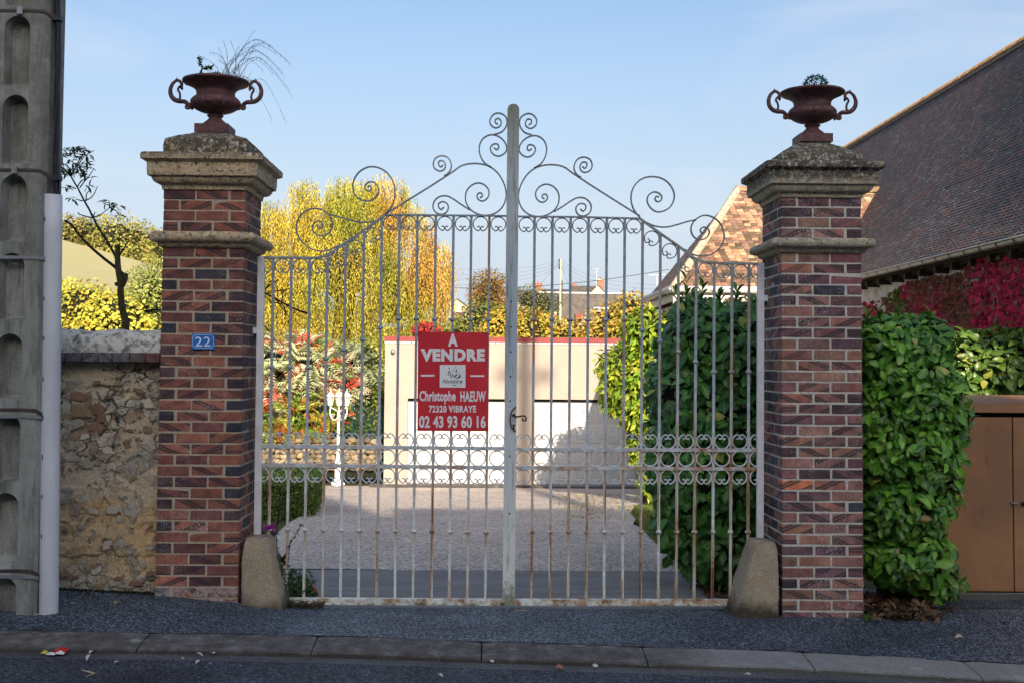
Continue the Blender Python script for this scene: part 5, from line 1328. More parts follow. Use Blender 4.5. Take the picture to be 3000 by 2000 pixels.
mk('lid_top', V, [(0, 1, 2, 3), (3, 2, 5, 4), (0, 3, 4), (1, 5, 2)], 'brown', box)
xg = at(2969, 1500, YB).x; zd = at(2920, 1221, YB).z
for a, b in ((bx0, xg - .005), (xg + .005, bx1)):
    dr = G().box((a, YB, zb_ + .01), (b, YB + .03, zd)).mk('door', 'brown', box)
    G().box((a + .006, YB - .004, zb_ + .02), (b - .006, YB, zb_ + .045)).mk('door_hem', 'brown', dr)
h = at(2969, 1472, YB - .01); G().box((h.x - .018, h.y - .012, h.z - .006), (h.x + .014, h.y + .01, h.z + .006)).ball((h.x + .02, h.y - .01, h.z), .010, 8, 6).mk('latch', 'zinc', box)
h = at(2998, 1475, YB - .02); G().ball(h, .017, 10, 6).mk('knob', 'darkiron', box, True)
for px, py in ((2979, 1461), (2981, 1486)): G().ball(at(px, py, YB - .003), .006, 8, 5).mk('screw', 'zinc', box)
G().box((bx0 - .9, YB - .03, zb_ - .08), (bx1 + .3, YB + .1, zb_ - .004)).mk('cabinet_plinth', 'kerb', box)

# ================================================================== VEGETATION
np.random.seed(21); random.seed(21)
# --- laurel shrubs --------------------------------------------------
LG = [(.06, .19, .015), (.095, .26, .018), (.04, .14, .018), (.14, .32, .03), (.065, .2, .022)]
lme = []
for k_ in range(4):
    me, org = leafmesh('laurel_leaf', [(0, 0, 0)], [(1, 0, 0)], [(0, 0, 1)], 1.0, .5 + .05 * k_, (.1, .1, .1), 'laurel_o', 'laurel', True)
    cc = np.empty(33); me.vertices.foreach_get('co', cc); cc = cc.reshape(-1, 3) + np.array(org); cc[:, 2] *= (1, 1.6, .5, -1)[k_]; me.vertices.foreach_set('co', cc.ravel().astype(np.float32)); me.update(); lme.append(me)
def laurel(label, base, B, n, L, cut, nobj=300, gaps=None, upb=.45, sidex=0, cols=LG, coresc=.78):
    t = thing('laurel_shrub', label, 'shrub', base, 'laurel shrubs by the gate')
    Pn, N = blobs(B, n, .3, cut)
    side = rv(n); D = nrm(N * .35 + side * .9 + np.array([0, 0, -.3])); Nn = nrm(N * .9 + np.array([0, -.45, upb]) + rv(n) * .5)
    D = nrm(D - Nn * (np.sum(D * Nn, 1, keepdims=True)) * .75)
    LL = L * np.random.choice([.5, .75, .95, 1.15, 1.4], n, p=[.15, .25, .3, .2, .1]) * np.random.uniform(.85, 1.1, n); C = clumpcol(Pn, pal(n, cols, None, .2), 5, .5)
    yl = np.random.random(n) < .014; C[yl] = (.36, .38, .07); yl = np.random.random(n) < .006; C[yl] = (.2, .12, .05)
    # leaves whose outer face the street sees best become single parts
    cdist = -N[:, 1] * 1.0 + N[:, 2] * .2 + LL * 2 - (Pn[:, 1] - Pn[:, 1].min()) * .5 + np.random.random(n) * .35
    pr_ = np.argsort(-cdist); sel = set(pr_[:nobj].tolist()); mask = np.ones(n, bool); mask[list(sel)] = False
    S = np.cross(Nn, D); S = nrm(S); N3 = np.cross(D, S)
    for i in sel:
        m_ = Matrix((D[i], S[i], N3[i])).transposed(); inst('leaf', lme[i % 4], Vector(Pn[i]), t, m_.to_euler(), (LL[i],) * 3, tuple(C[i]))
    o = leafobj('leaf_mass', Pn[mask], D[mask], Nn[mask], LL[mask], np.random.uniform(.5, .68, mask.sum()), C[mask], 'laurel', parent=t, tpl='laurel', smooth=True); o['kind'] = 'stuff'
    core('shade_core', B, t, coresc)
    for c, r in B[:3]:
        g = G(); 
        for k_ in range(4): 
            a = Vector((base[0] + U(-.15, .15), base[1] + .2 + U(-.1, .1), base[2] - .05)); g.tube([a, a.lerp(Vector(c), .5) + Vector((U(-.1, .1), 0, 0)), c], [.022, .016, .008], 6)
        g.mk('stem', 'bark', t)
    # young shoots on top
    return t
def ell(px, py, Y, rx, ry, rz): return (tuple(at(px, py, Y)), (rx, ry, rz))
# outside, between right pillar and cabinet: x 2500-2880, y 900-1780
Y_ = 8.66
BO = [ell(2630, 1080, Y_, .33, .42, .36), ell(2560, 1010, Y_, .17, .3, .2), ell(2680, 1180, Y_, .31, .42, .32), ell(2650, 1330, Y_ - .05, .37, .42, .3), ell(2630, 1480, Y_ - .05, .34, .4, .3), ell(2645, 1620, Y_ - .05, .32, .38, .22), ell(2560, 1260, Y_ - .1, .2, .3, .4), ell(2550, 1480, Y_, .14, .25, .45), ell(2730, 1240, Y_ - .05, .22, .3, .22), ell(2690, 1000, Y_ + .1, .22, .3, .2), ell(2745, 1690, Y_ - .1, .16, .2, .14), ell(2750, 1420, Y_, .12, .25, .2)]
laurel('clipped dark laurel shrub bulging between the right brick pillar and the brown cabinet', (at(2650, 1760, 8.6).x, 8.6, gz(3, 8.5)), BO, 7600, .09, lambda p, n: (n[:, 1] < .45) & (p[:, 0] > at(2505, 1200, 8.3).x))
# upright shoots
def shoots(tgt, pts, Y, L, n=9, mat='laurel', cols=LG):
    for px, py, h in pts:
        b = at(px, py + h, Y); e = at(px + U(-8, 8), py, Y + U(-.05, .05)); G().tube([b, b.lerp(e, .5) + Vector((U(-.01, .01), 0, 0)), e], [.006, .004, .002], 5).mk('shoot', 'seedleaf', tgt)
        q = np.linspace(.25, 1, n)[:, None]; P_ = np.array(b) + (np.array(e) - np.array(b)) * q; th = np.arange(n) * 2.4 + U(0, 6)
        D = np.stack([np.cos(th), np.sin(th), .6 + q[:, 0] * .8], 1); leafobj('shoot_leaves', P_, D, nrm(np.array([0, 0, 1]) - D * .4 + rv(n) * .2), L * np.random.uniform(.7, 1.15, n), .4, pal(n, cols), mat, parent=tgt, tpl='laurel', smooth=True)
lo = [o for o in bpy.data.objects if o.name.startswith('laurel_shrub')][-1]
shoots(lo, [(2545, 925, 90), (2570, 912, 100), (2632, 903, 90), (2520, 960, 70), (2720, 920, 110), (2735, 960, 80), (2790, 1000, 70), (2600, 950, 80), (2680, 980, 60), (2660, 960, 60)], 8.6, .1)
shoots(lo, [(2840, 1190, 90), (2800, 1080, 60), (2815, 1130, 50)], 8.5, .105)
# inside laurel hedge, right of the drive
BI = [ell(2080, 1010, 9.9, .42, .6, .34), ell(2190, 1050, 9.7, .4, .6, .5), ell(2010, 1150, 10.0, .32, .6, .42), ell(2130, 1220, 9.7, .5, .6, .5), ell(1990, 1330, 9.9, .28, .5, .42), ell(2100, 1420, 9.7, .5, .6, .48), ell(2010, 1500, 9.8, .25, .5, .36), ell(2150, 1580, 9.6, .42, .5, .3), ell(2065, 1600, 9.7, .24, .4, .24), ell(2230, 1330, 9.6, .4, .5, .6), ell(2040, 940, 10.3, .22, .5, .22), ell(2200, 1680, 9.4, .22, .35, .2)]
BI += [((c[0] + .25, c[1] + 1.3, c[2]), r) for c, r in BI[:5]]
laurel('tall dark laurel hedge inside the gate, right of the gravel drive', (at(2120, 1700, 9.7).x, 9.7, inner(9.7)), BI, 8600, .108, lambda p, n: (n[:, 1] < .5), cols=[(.045, .16, .025), (.065, .21, .03), (.04, .14, .03), (.085, .25, .04)])
li = [o for o in bpy.data.objects if o.name.startswith('laurel_shrub')][-1] if False else bpy.data.objects['laurel_shrub.001']
shoots(li, [(2010, 820, 130), (1985, 850, 90), (2055, 835, 90), (2155, 855, 80), (2110, 870, 60), (2165, 890, 80), (2035, 870, 90), (2205, 890, 70)], 9.8, .12)
# sunlit hedge beyond the cabinet
HB = [ell(2830, 1090, 12.2, .55, .5, .42), ell(2930, 1080, 12.0, .5, .5, .4), ell(3060, 1090, 11.8, .6, .5, .45), ell(2860, 1240, 12, .8, .5, .5), ell(3000, 1250, 12, .8, .5, .5), ell(2760, 1180, 12.3, .5, .5, .6)]
laurel('laurel hedge in a patch of sun behind the brown cabinet', (at(2900, 1400, 12).x, 12, CZ - 1.77), HB, 4200, .13, lambda p, n: (n[:, 1] < .5), 200, cols=[(.09, .17, .02), (.13, .2, .03), (.06, .13, .02)])
lh = bpy.data.objects['laurel_shrub.002']; shoots(lh, [(2795, 985, 70), (2870, 985, 60), (2960, 985, 60), (2980, 1000, 60)], 11.9, .13)
for k_ in range(1): pass
# red creeper on the house wall
XWALL = XE + .17
def onwall(px, py):
    # the point on the wall plane x = XWALL seen at px, py
    d = CAMR @ Vector(((px - PPX) / F, -(py - PPY) / F, -1)); return Vector((0, 0, CZ)) + d * (XWALL / d.x)
cp_ = []; rng = np.random.default_rng(5)
def creep_edge(px): return np.interp(px, [2500, 2545, 2600, 2670, 2740, 2820, 2875, 2930, 2960, 3000], [930, 880, 888, 830, 812, 800, 780, 745, 755, 760])
crp = thing('creeper', 'crimson Virginia creeper climbing the white wall of the tiled house', 'creeper', onwall(2850, 1000))
P_ = []; C_ = []; S_ = []
while len(P_) < 5200:
    px = rng.uniform(2505, 3080); py = rng.uniform(745, 1060); e = creep_edge(min(px, 3000)); dn = mn.noise(Vector((px * .012, py * .016, 1)))
    if py < e - 4 + 22 * dn: continue
    dens = .9 if px < 2830 else .3 + .7 * (dn > .05)
    if px < 2600 and py < 905 and not (2540 < px < 2580): dens = .1
    if rng.random() > dens: continue
    q = onwall(px, py); P_.append(tuple(q - Vector((.02 + .1 * rng.random(), 0, 0))))
    u = mn.noise(Vector((px * .01, py * .013, 7)))
    if u > .15 or px > 2880: c = (.62, .035, .1)
    elif u > -.05: c = (.38, .07, .07)
    else: c = (.3, .1, .06)
    if rng.random() < .2: c = (.24, .12, .06)
    if 2610 < px < 2660 and py < 880: c = (.16, .17, .02)
    C_.append(np.array(c) * rng.uniform(.6, 1.35)); S_.append(rng.uniform(.04, .075) * (1.25 if px > 2850 else 1))
n = len(P_); D = nrm(np.stack([-.4 + rng.normal(size=n) * .2, rng.normal(size=n) * .6, -np.abs(rng.normal(size=n)) * .6 - .4], 1)); N = nrm(np.stack([np.full(n, -.8), rng.normal(size=n) * .4 - .9, rng.normal(size=n) * .4 + .5], 1))
leafobj('leaf_mass', P_, D, N, S_, .95, np.array(C_), 'leaf', parent=crp, tpl='lobed')['kind'] = 'stuff'
for k_ in range(46):
    px = U(2780, 3060); a = onwall(px, 1060); e = onwall(px + U(-60, 60), creep_edge(min(px, 3000)) + U(10, 120)); m_ = a.lerp(e, .5) + Vector((0, U(-.2, .2), 0)); G().tube(catmull([a - Vector((.03, 0, 0)), m_ - Vector((.03, 0, 0)), e - Vector((.03, 0, 0))], 5), .006, 5).mk('vine_stem', 'twig', crp)

# --- lit climber tree by the wing -----------------------------------
YV = 21.0
BV = [ell(1900, 970, YV, .52, .6, .42), ell(1850, 1080, YV, .6, .6, .5), ell(1960, 1050, YV + .3, .6, .6, .7), ell(1835, 1130, YV - .1, .42, .4, .35), ell(1890, 1200, YV, .45, .5, .42), ell(1960, 1180, YV, .5, .5, .5), ell(1890, 1290, YV + .2, .3, .4, .5), ell(1930, 1400, YV + .2, .36, .4, .35), ell(1800, 1170, YV, .2, .3, .25)]
tree('wisteria', 'sunlit yellow green wisteria hanging in front of the garage corner', 'climber', (at(1930, 1420, YV).x, YV, inner(YV)), BV, 6200, .15, .48, [(.3, .42, .03), (.42, .48, .05), (.2, .34, .03), (.12, .24, .03), (.5, .45, .06)], [3, 3, 2, 1.5, .6], .08, tpl='fold', limbs=8, shell=.3, corek=.72, amp=.5, csc=1.6, droop=.9)
tree('reddish_shrub', 'pink and orange leaved shrub catching sun under the white eave', 'shrub', (at(2130, 1000, 19.4).x, 19.4, CZ - 2.4), [ell(2050, 930, 19.4, .42, .3, .22), ell(2150, 920, 19.4, .4, .3, .22), ell(2100, 1000, 19.4, .7, .4, .5)], 1500, .12, .6, [(.5, .2, .1), (.45, .3, .12), (.3, .35, .08), (.5, .12, .1)], None, .05, tpl='fold', corek=.6)

# --- willow ----------------------------------------------------------
np.random.seed(8); random.seed(8)
YWI = 46.0
wb = at(1000, 1250, YWI); wil = thing('weeping_willow', 'huge weeping willow turning yellow and orange behind the sumac', 'tree', (wb.x, YWI, far_z(wb.x, YWI)))
WB = [ell(1060, 600, YWI, 1.5, 1.8, 1.0), ell(1190, 700, YWI, 1.3, 1.6, 1.6), ell(930, 640, YWI + 1, 1.2, 1.6, 1.0), ell(820, 700, YWI, 1.4, 1.6, 1.5), ell(740, 800, YWI, 1.2, 1.5, 1.6), ell(900, 560, YWI + 2, .5, .6, .7), ell(1000, 800, YWI - 1, 2.2, 1.5, 2.0), ell(1250, 850, YWI, .9, 1.3, 1.5), ell(1150, 880, YWI - .5, 1.4, 1.4, 1.8), ell(850, 900, YWI - .6, 1.6, 1.4, 1.8), ell(640, 850, YWI + 1, 1.6, 1.5, 1.8), ell(870, 545, YWI + 2.4, .35, .5, .3), ell(700, 720, YWI + 1, 1.3, 1.5, 1.6), ell(780, 640, YWI + .5, .9, 1.2, .8), ell(1130, 560, YWI, 1.0, 1.3, .7), ell(1290, 760, YWI, .5, 1, .9), ell(1010, 560, YWI + .5, .8, 1.3, .6)]
Ps, Ns = blobs(WB, 9500, .5, lambda p, n: (n[:, 1] < .6))
P_ = []; D_a = []; C_ = []; L_ = []
strands = G()
for i in range(len(Ps)):
    p = Ps[i]; ln = np.random.uniform(.5, 1.9); k_ = int(ln / .08); sw = np.random.normal(size=2) * .12
    q = np.linspace(0, 1, k_)[:, None]; out = Ns[i] * np.array([1, 1, 0]) * .25
    pos = p + q * ln * (out * (1 - q) + np.array([sw[0], sw[1], -1])) + np.random.normal(size=(k_, 3)) * .035
    u = mn.noise(Vector(p) * .55); xr_ = (p[0] * F / p[1] + 1437)
    og = np.interp(xr_, [700, 950, 1150, 1320], [-.1, 0, .3, .6]) + .5 * u
    base_c = np.array([.64, .56, .07]) if u < .05 else np.array([.76, .58, .07])
    if og > .35: base_c = np.array([.8, .5, .1])
    if u < -.3: base_c = np.array([.45, .47, .06])
    P_.append(pos); D_a.append(np.tile([sw[0], sw[1], -1.2], (k_, 1)) + np.random.normal(size=(k_, 3)) * .4); C_.append(base_c * (1 + .7 * mn.noise(Vector(p) * 1.6)) * np.random.uniform(.5, 1.2) * np.random.uniform(.75, 1.2, (k_, 1))); L_.append(np.random.uniform(.09, .15, k_))
    if i % 4 == 0: strands.tube([Vector(pos[0]), Vector(pos[-1])], .006, 3, False)
P_ = np.concatenate(P_); C_ = np.concatenate(C_); D_a = np.concatenate(D_a); L_ = np.concatenate(L_)
print('willow leaves', len(P_))
leafobj('hanging_foliage', P_, D_a, rv(len(P_)) + np.array([0, -.8, .2]), L_, .24, C_, 'leaf', parent=wil, tpl='diamond')['kind'] = 'stuff'
strands.mk('hanging_twigs', 'bark', wil)['kind'] = 'stuff'
tb = Vector((wb.x, YWI + 1.0, far_z(wb.x, YWI)))
G().tube(catmull([tb, at(1010, 900, YWI + 1), at(1060, 720, YWI + 1)], 5), [.55, .52, .5, .48, .45, .4, .36, .32, .28, .24, .2], 12).mk('trunk', 'bark', wil)
for px, py in ((1085, 700), (1190, 760), (860, 700), (760, 820), (1200, 640), (950, 640), (1100, 850)):
    a = at(1010, 880, YWI + .8); e = at(px, py, YWI - .3); G().tube(catmull([a, a.lerp(e, .55) + Vector((0, 0, .7)), e], 5), [.22 - .018 * i for i in range(11)], 7).mk('limb', 'bark', wil)
core('shade_core', WB[6:10], wil, .5)

# --- sumac with compound fronds -------------------------------------
def fronds(name, label, base, B, nf, fl, cols, w, cut=None, nl=9, redf=None, grp=None):
    t = thing(name, label, 'shrub', base, grp)
    P, N = blobs(B, nf, .55, cut); PP = []; DD = []; NN_ = []; LL = []; CC = []; g = G()
    for i in range(nf):
        d = nrm((N[i] * .6 + np.random.normal(size=3) * .6 + np.array([0, 0, -.1]))[None])[0]; up = nrm((np.array([0, -.3, 1]) + np.random.normal(size=3) * .25)[None])[0]; s_ = np.cross(up, d); s_ /= max(np.linalg.norm(s_), 1e-6)
        c = pal(1, cols, w)[0]; L = fl * np.random.uniform(.7, 1.2)
        for k_ in range(nl):
            q = (k_ + 1) / nl; b = P[i] + d * L * q + np.array([0, 0, -.28 * L * q * q]); l_ = L * .34 * math.sin(math.pi * (.18 + .74 * q))
            for sg in (-1, 1):
                PP.append(b); DD.append(s_ * sg + d * .45 + np.array([0, 0, -.25])); NN_.append(up + np.random.normal(size=3) * .25); LL.append(l_); CC.append(c * np.random.uniform(.8, 1.2))
        if i % 2 == 0: g.tube([Vector(P[i]), Vector(P[i] + d * L)], .007, 3, False)
    leafobj('fronds', PP, DD, NN_, LL, .26, np.array(CC), 'leaf', parent=t, tpl='fold')['kind'] = 'stuff'
    g.mk('frond_stalks', 'bark', t)['kind'] = 'stuff'
    for c, r in B:
        b_ = Vector(base) + Vector((U(-.3, .3), U(-.2, .2), 0)); G().tube(catmull([b_, b_.lerp(Vector(c), .5) + Vector((U(-.2, .2), 0, .1)), c], 4), [.05 - .004 * i for i in range(9)], 6).mk('stem', 'bark', t)
    core('shade_core', B, t, .6); return t
np.random.seed(31); YS = 29.5
zs_ = inner(27.5)
PALE = [(.66, .68, .42), (.56, .62, .34), (.7, .56, .38), (.8, .1, .07), (.3, .42, .1), (.85, .26, .16)]
fronds('sumac', 'stag horn sumac with cream green and scarlet fronds left of the lamp post', (at(850, 1330, YS).x, YS, zs_), [ell(830, 1060, YS, .95, .9, .6), ell(910, 1080, YS, .8, .8, .6), ell(790, 1130, YS, .8, .9, .8), ell(880, 1170, YS - .2, 1.0, .9, .6), ell(980, 1140, YS, .5, .7, .5)], 620, .62, PALE, [4, 3, 2, 1.3, 1, .7])
fronds('sumac', 'low scarlet and green sumac growth above the garden stone wall', (at(850, 1345, YS - 1).x, YS - 1, zs_), [ell(810, 1230, YS - 1, .8, .6, .35), ell(880, 1225, YS - 1, .7, .6, .35), ell(950, 1210, YS - 1, .5, .5, .4)], 420, .42, [(.8, .14, .05), (.32, .46, .06), (.6, .58, .1), (.2, .33, .05), (.8, .36, .07)], [2, 3, 2, 2, 1])
fronds('sumac', 'pale grey green sumac between the lamp post and the garage', (at(1010, 1330, YS + 1).x, YS + 1, zs_), [ell(1020, 1080, YS + 1, .55, .7, .5), ell(1010, 1150, YS + 1, .6, .7, .6)], 260, .72, [(.42, .46, .28), (.48, .5, .32), (.3, .37, .18)], None)
tree('garden_shrub', 'yellow green tangled shrub against the garage corner', 'shrub', (at(1085, 1330, 31).x, 31, zs_), [ell(1080, 1060, 31, .7, .7, .8), ell(1110, 1180, 31, .7, .7, .8), ell(1060, 1240, 31, .9, .7, .6), ell(960, 1250, 31, 1.2, .7, .5)], 5200, .1, .6, [(.55, .45, .05), (.3, .35, .05), (.14, .2, .03), (.6, .55, .15)], None, .06, tpl='fold', limbs=12, corek=.5)
tree('garden_shrub', 'dense green shrub behind the wire fence by the garage', 'shrub', (at(1060, 1330, 30).x, 30, zs_), [ell(1075, 1170, 30, .5, .4, .3), ell(1020, 1230, 30, .9, .4, .35), ell(930, 1280, 30, 1.2, .4, .3), ell(800, 1290, 30, 1.2, .4, .35)], 4200, .1, .6, [(.1, .2, .03), (.06, .13, .03), (.2, .24, .05), (.35, .3, .06)], None, .05, tpl='fold', corek=.75)
# green wire fence
YFN = 28.6; t = thing('wire_fence', 'green chain link fence above the garden wall beside the garage', 'fence', at(1030, 1290, YFN))
a0, a1 = at(940, 1190, YFN), at(1122, 1290, YFN); g = G(); s_ = .055
nx = int((a1.x - a0.x) / s_); nz_ = int((a0.z - a1.z) / s_)
for i in range(-nz_, nx):
    for sg in (1, -1):
        p0 = Vector((a0.x + i * s_ if sg > 0 else a0.x + (i + nz_) * s_, YFN, a1.z)); p1 = Vector((p0.x + sg * nz_ * s_, YFN, a0.z))
        lo_, hi_ = a0.x, a1.x; dx = p1.x - p0.x
        t0 = (lo_ - p0.x) / dx; t1 = (hi_ - p0.x) / dx; t0, t1 = sorted((t0, t1)); t0, t1 = max(0, t0), min(1, t1)
        if t1 > t0: g.tube([p0.lerp(p1, t0), p0.lerp(p1, t1)], .0022, 3, False)
g.mk('wire_mesh', 'greenwire', t)
for x in (a0.x, (a0.x + a1.x) / 2, a1.x): G().tube([(x, YFN, a1.z - .2), (x, YFN, a0.z + .05)], .02, 8).mk('post', 'greenwire', t)

# --- garden stone wall ----------------------------------------------
YSW = 28.2; t = thing('garden_wall', 'low dry stone garden wall behind the lamp post', 'wall', (at(950, 1370, YSW).x, YSW, zs_)); sm_ = [stone_mesh(20 + i, 'wallstone', 2) for i in range(6)]
wz0, wz1 = at(950, 1375, YSW).z, at(950, 1283, YSW).z; wx0, wx1 = at(640, 1300, YSW).x, at(1124, 1300, YSW).x
G().box((wx0, YSW + .08, wz0 - .2), (wx1, YSW + .5, wz1 - .04)).mk('wall_core', 'core', t)
rows = 6; h_ = (wz1 - wz0) / rows; cnt = 0
for r_ in range(rows):
    x = wx1 - U(0, .1)
    while x > wx0:
        w_ = U(.12, .24); 
        if cnt < 298:
            inst('stone', random.choice(sm_), (x - w_ / 2, YSW + U(-.02, .04), wz0 + (r_ + .5) * h_ + U(-.015, .015)), t, (U(-.3, .3), U(-.3, .3), U(-.3, .3)), (w_ * 1.2, .22, h_ * 1.2), shade(random.choice([(.3, .24, .16), (.26, .2, .13), (.2, .16, .11), (.36, .29, .2)]), .7, 1.2)); cnt += 1
        x -= w_
# --- lamp post -------------------------------------------------------
YLP = 27.2; lb = at(989, 1421, YLP); t = thing('garden_lamp', 'white three lantern garden lamp post in front of the sumac', 'lamp post', lb)
tz = at(991, 1205, YLP).z; cx_, cy_ = lb.x, YLP; Hh = tz - lb.z
G().lathe([(.14, lb.z), (.13, lb.z + .04), (.10, lb.z + .1), (.075, lb.z + .2), (.07, lb.z + .55), (.055, lb.z + .62), (.04, lb.z + .66), (.036, lb.z + Hh * .6), (.034, tz)], (cx_, cy_), 14).mk('post', 'lampwhite', t, True)
for a in (0, 2.1, 4.2): G().ball((cx_ + .13 * math.cos(a + .5), cy_ + .13 * math.sin(a + .5), lb.z + .03), .05, 8, 5).mk('claw_foot', 'lampwhite', t)
def lantern(x, y, z, s):
    s, h = .62, .78
    b = G(); b.lathe([(.03 * s, z), (.05 * s, z + .02 * h), (.04 * s, z + .03 * h)], (x, y), 6).mk('lantern_base', 'lampwhite', t)
    z0, z1 = z + .03 * h, z + .30 * h; r0, r1 = .07 * s, .135 * s; b = G()
    for k_ in range(6):
        a = k_ * math.pi / 3; b.tube([(x + r0 * math.cos(a), y + r0 * math.sin(a), z0), (x + r1 * math.cos(a), y + r1 * math.sin(a), z1)], .009 * s, 4)
    for rr, zz_ in ((r0, z0), (r1, z1)): b.tube([(x + rr * math.cos(k_ * math.pi / 3), y + rr * math.sin(k_ * math.pi / 3), zz_) for k_ in range(7)], .011 * s, 4)
    b.mk('lantern_cage', 'lampwhite', t)
    G().lathe([(r0 * .95, z0), (r1 * .95, z1)], (x, y), 6).mk('lantern_glass', 'glass', t)
    G().lathe([(r1 * 1.22, z1), (r1 * 1.2, z1 + .02 * h), (r1 * .75, z1 + .09 * h), (r1 * .4, z1 + .12 * h), (.02 * s, z1 + .15 * h), (.028 * s, z1 + .17 * h), (.012 * s, z1 + .19 * h), (.022 * s, z1 + .21 * h), (.002, z1 + .25 * h)], (x, y), 6).mk('lantern_roof', 'lampwhite', t)
for px, dy in ((968, .05), (993, -.25), (1016, .12)):
    p = at(px, 1190, YLP + dy); lantern(p.x, p.y, p.z, .95)
    g = G(); g.tube(catmull([(cx_, cy_, tz - .1), (cx_ + (p.x - cx_) * .5, cy_ + (p.y - cy_) * .5, tz - .2), (p.x, p.y, tz - .08), (p.x, p.y, p.z)], 5), .014, 6); g.tube([(cx_, cy_, tz), (p.x, p.y, p.z - .01)], .013, 6)
    e = Vector((cx_ + (p.x - cx_) * .75, cy_ + (p.y - cy_) * .75, tz - .1)); g.tube([e + Vector((math.cos(a) * (.05 - .005 * k_), 0, math.sin(a) * (.05 - .005 * k_))) for k_, a in enumerate(lin(0, 7, 9))], .009, 5); g.mk('scroll_arm', 'lampwhite', t)
# --- box hedge -------------------------------------------------------
np.random.seed(41)
hb1 = at(943, 1493, 18.2); hx1 = hb1.x; t = thing('box_hedge', 'low clipped box hedge beside the gravel drive behind the left gate leaf', 'hedge', (hx1 - 1, 17.2, inner(17)))
hz0, hz1 = inner(17.3) - .05, at(850, 1418, 17.1).z
cor = [(hx1 - 2.4, 16.6), (hx1 - .08, 17.7), (hx1 - .3, 20.2), (hx1 - 3, 19.2)]
V = [(x, y, hz0) for x, y in cor] + [(x, y, hz1 - .03) for x, y in cor]; mk('shade_core', V, [(0, 1, 5, 4), (1, 2, 6, 5), (2, 3, 7, 6), (3, 0, 4, 7), (4, 5, 6, 7)], 'core', t)  # solid filler block in the dark inner shade colour
P_ = []; N_ = []
for _ in range(15000):
    u = np.random.random(); r_ = np.random.random()
    if r_ < .55: a, b = np.array(cor[0]), np.array(cor[1]); q = a + (b - a) * u; P_.append((q[0], q[1], np.random.uniform(hz0, hz1))); N_.append((.43, -.9, .1))
    elif r_ < .65: a, b = np.array(cor[1]), np.array(cor[2]); q = a + (b - a) * u; P_.append((q[0], q[1], np.random.uniform(hz0, hz1))); N_.append((1, 0, .1))
    else: v = np.random.random(); a = np.array(cor[0]) + (np.array(cor[1]) - cor[0]) * u; b = np.array(cor[3]) + (np.array(cor[2]) - cor[3]) * u; q = a + (b - a) * v; P_.append((q[0], q[1], hz1)); N_.append((0, 0, 1))
n = len(P_); P_ = np.array(P_) + np.random.normal(size=(n, 3)) * .018; N_ = np.array(N_)
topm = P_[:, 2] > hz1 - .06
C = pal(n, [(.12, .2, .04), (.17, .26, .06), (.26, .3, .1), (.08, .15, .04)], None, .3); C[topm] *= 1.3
leafobj('clipped_leaves', P_, rv(n) + N_ * .8, N_ + rv(n) * .8, .045, .6, C, 'leaf', parent=t, tpl='diamond')['kind'] = 'stuff'
# grass verge right of the drive and leaf litter
np.random.seed(42)
n = 9000; y = np.random.uniform(11.0, 20, n); xr = np.interp(y, [11, 13, 16, 19, 22], [1.92, 1.95, 2.08, 2.35, 2.9]); x = xr + np.random.random(n) ** 1.3 * np.interp(y, [11, 20], [.35, .8]); P_ = np.stack([x, y, np.array([inner(q) for q in y])], 1)
o = leafobj('grass_verge', P_, np.array([0, 0, 1]) + np.random.normal(size=(n, 3)) * .45, rv(n), np.random.uniform(.05, .13, n), .12, pal(n, [(.1, .17, .03), (.16, .2, .05), (.22, .22, .08)], None, .25), 'leaf', tpl='diamond'); tag(o, 'rough grass strip between gravel drive and laurel hedge', 'grass', kind='stuff')
n = 800; y = np.random.uniform(9.0, 12.5, n); x = np.interp(y, [9, 10.8, 12.5], [1.75, 1.8, 2.1]) + np.abs(np.random.normal(size=n)) * .22; P_ = np.stack([x, y, np.array([inner(q) + .02 for q in y])], 1)
o = leafobj('leaf_litter', P_, rv(n) * np.array([1, 1, .25]), np.array([0, 0, 1]) + rv(n) * .5, np.random.uniform(.05, .12, n), .5, pal(n, [(.1, .06, .03), (.16, .09, .05), (.07, .05, .03), (.2, .12, .06)], None, .3), 'leaf', tpl='laurel'); tag(o, 'brown leaf litter under the inner laurel hedge', 'leaf litter', kind='stuff')
n = 260; y = np.random.uniform(17, 24, n); x = np.random.uniform(1.2, 2.9, n); P_ = np.stack([x, y, np.array([inner(q) + .035 for q in y])], 1)
o = leafobj('fallen_leaves', P_, rv(n) * np.array([1, 1, .2]), np.array([0, 0, 1]) + rv(n) * .4, .07, .6, pal(n, [(.45, .45, .05), (.3, .3, .05), (.3, .15, .05)]), 'leaf', tpl='fold'); tag(o, 'yellow leaves scattered on the gravel near the garage', 'leaf litter', kind='stuff')

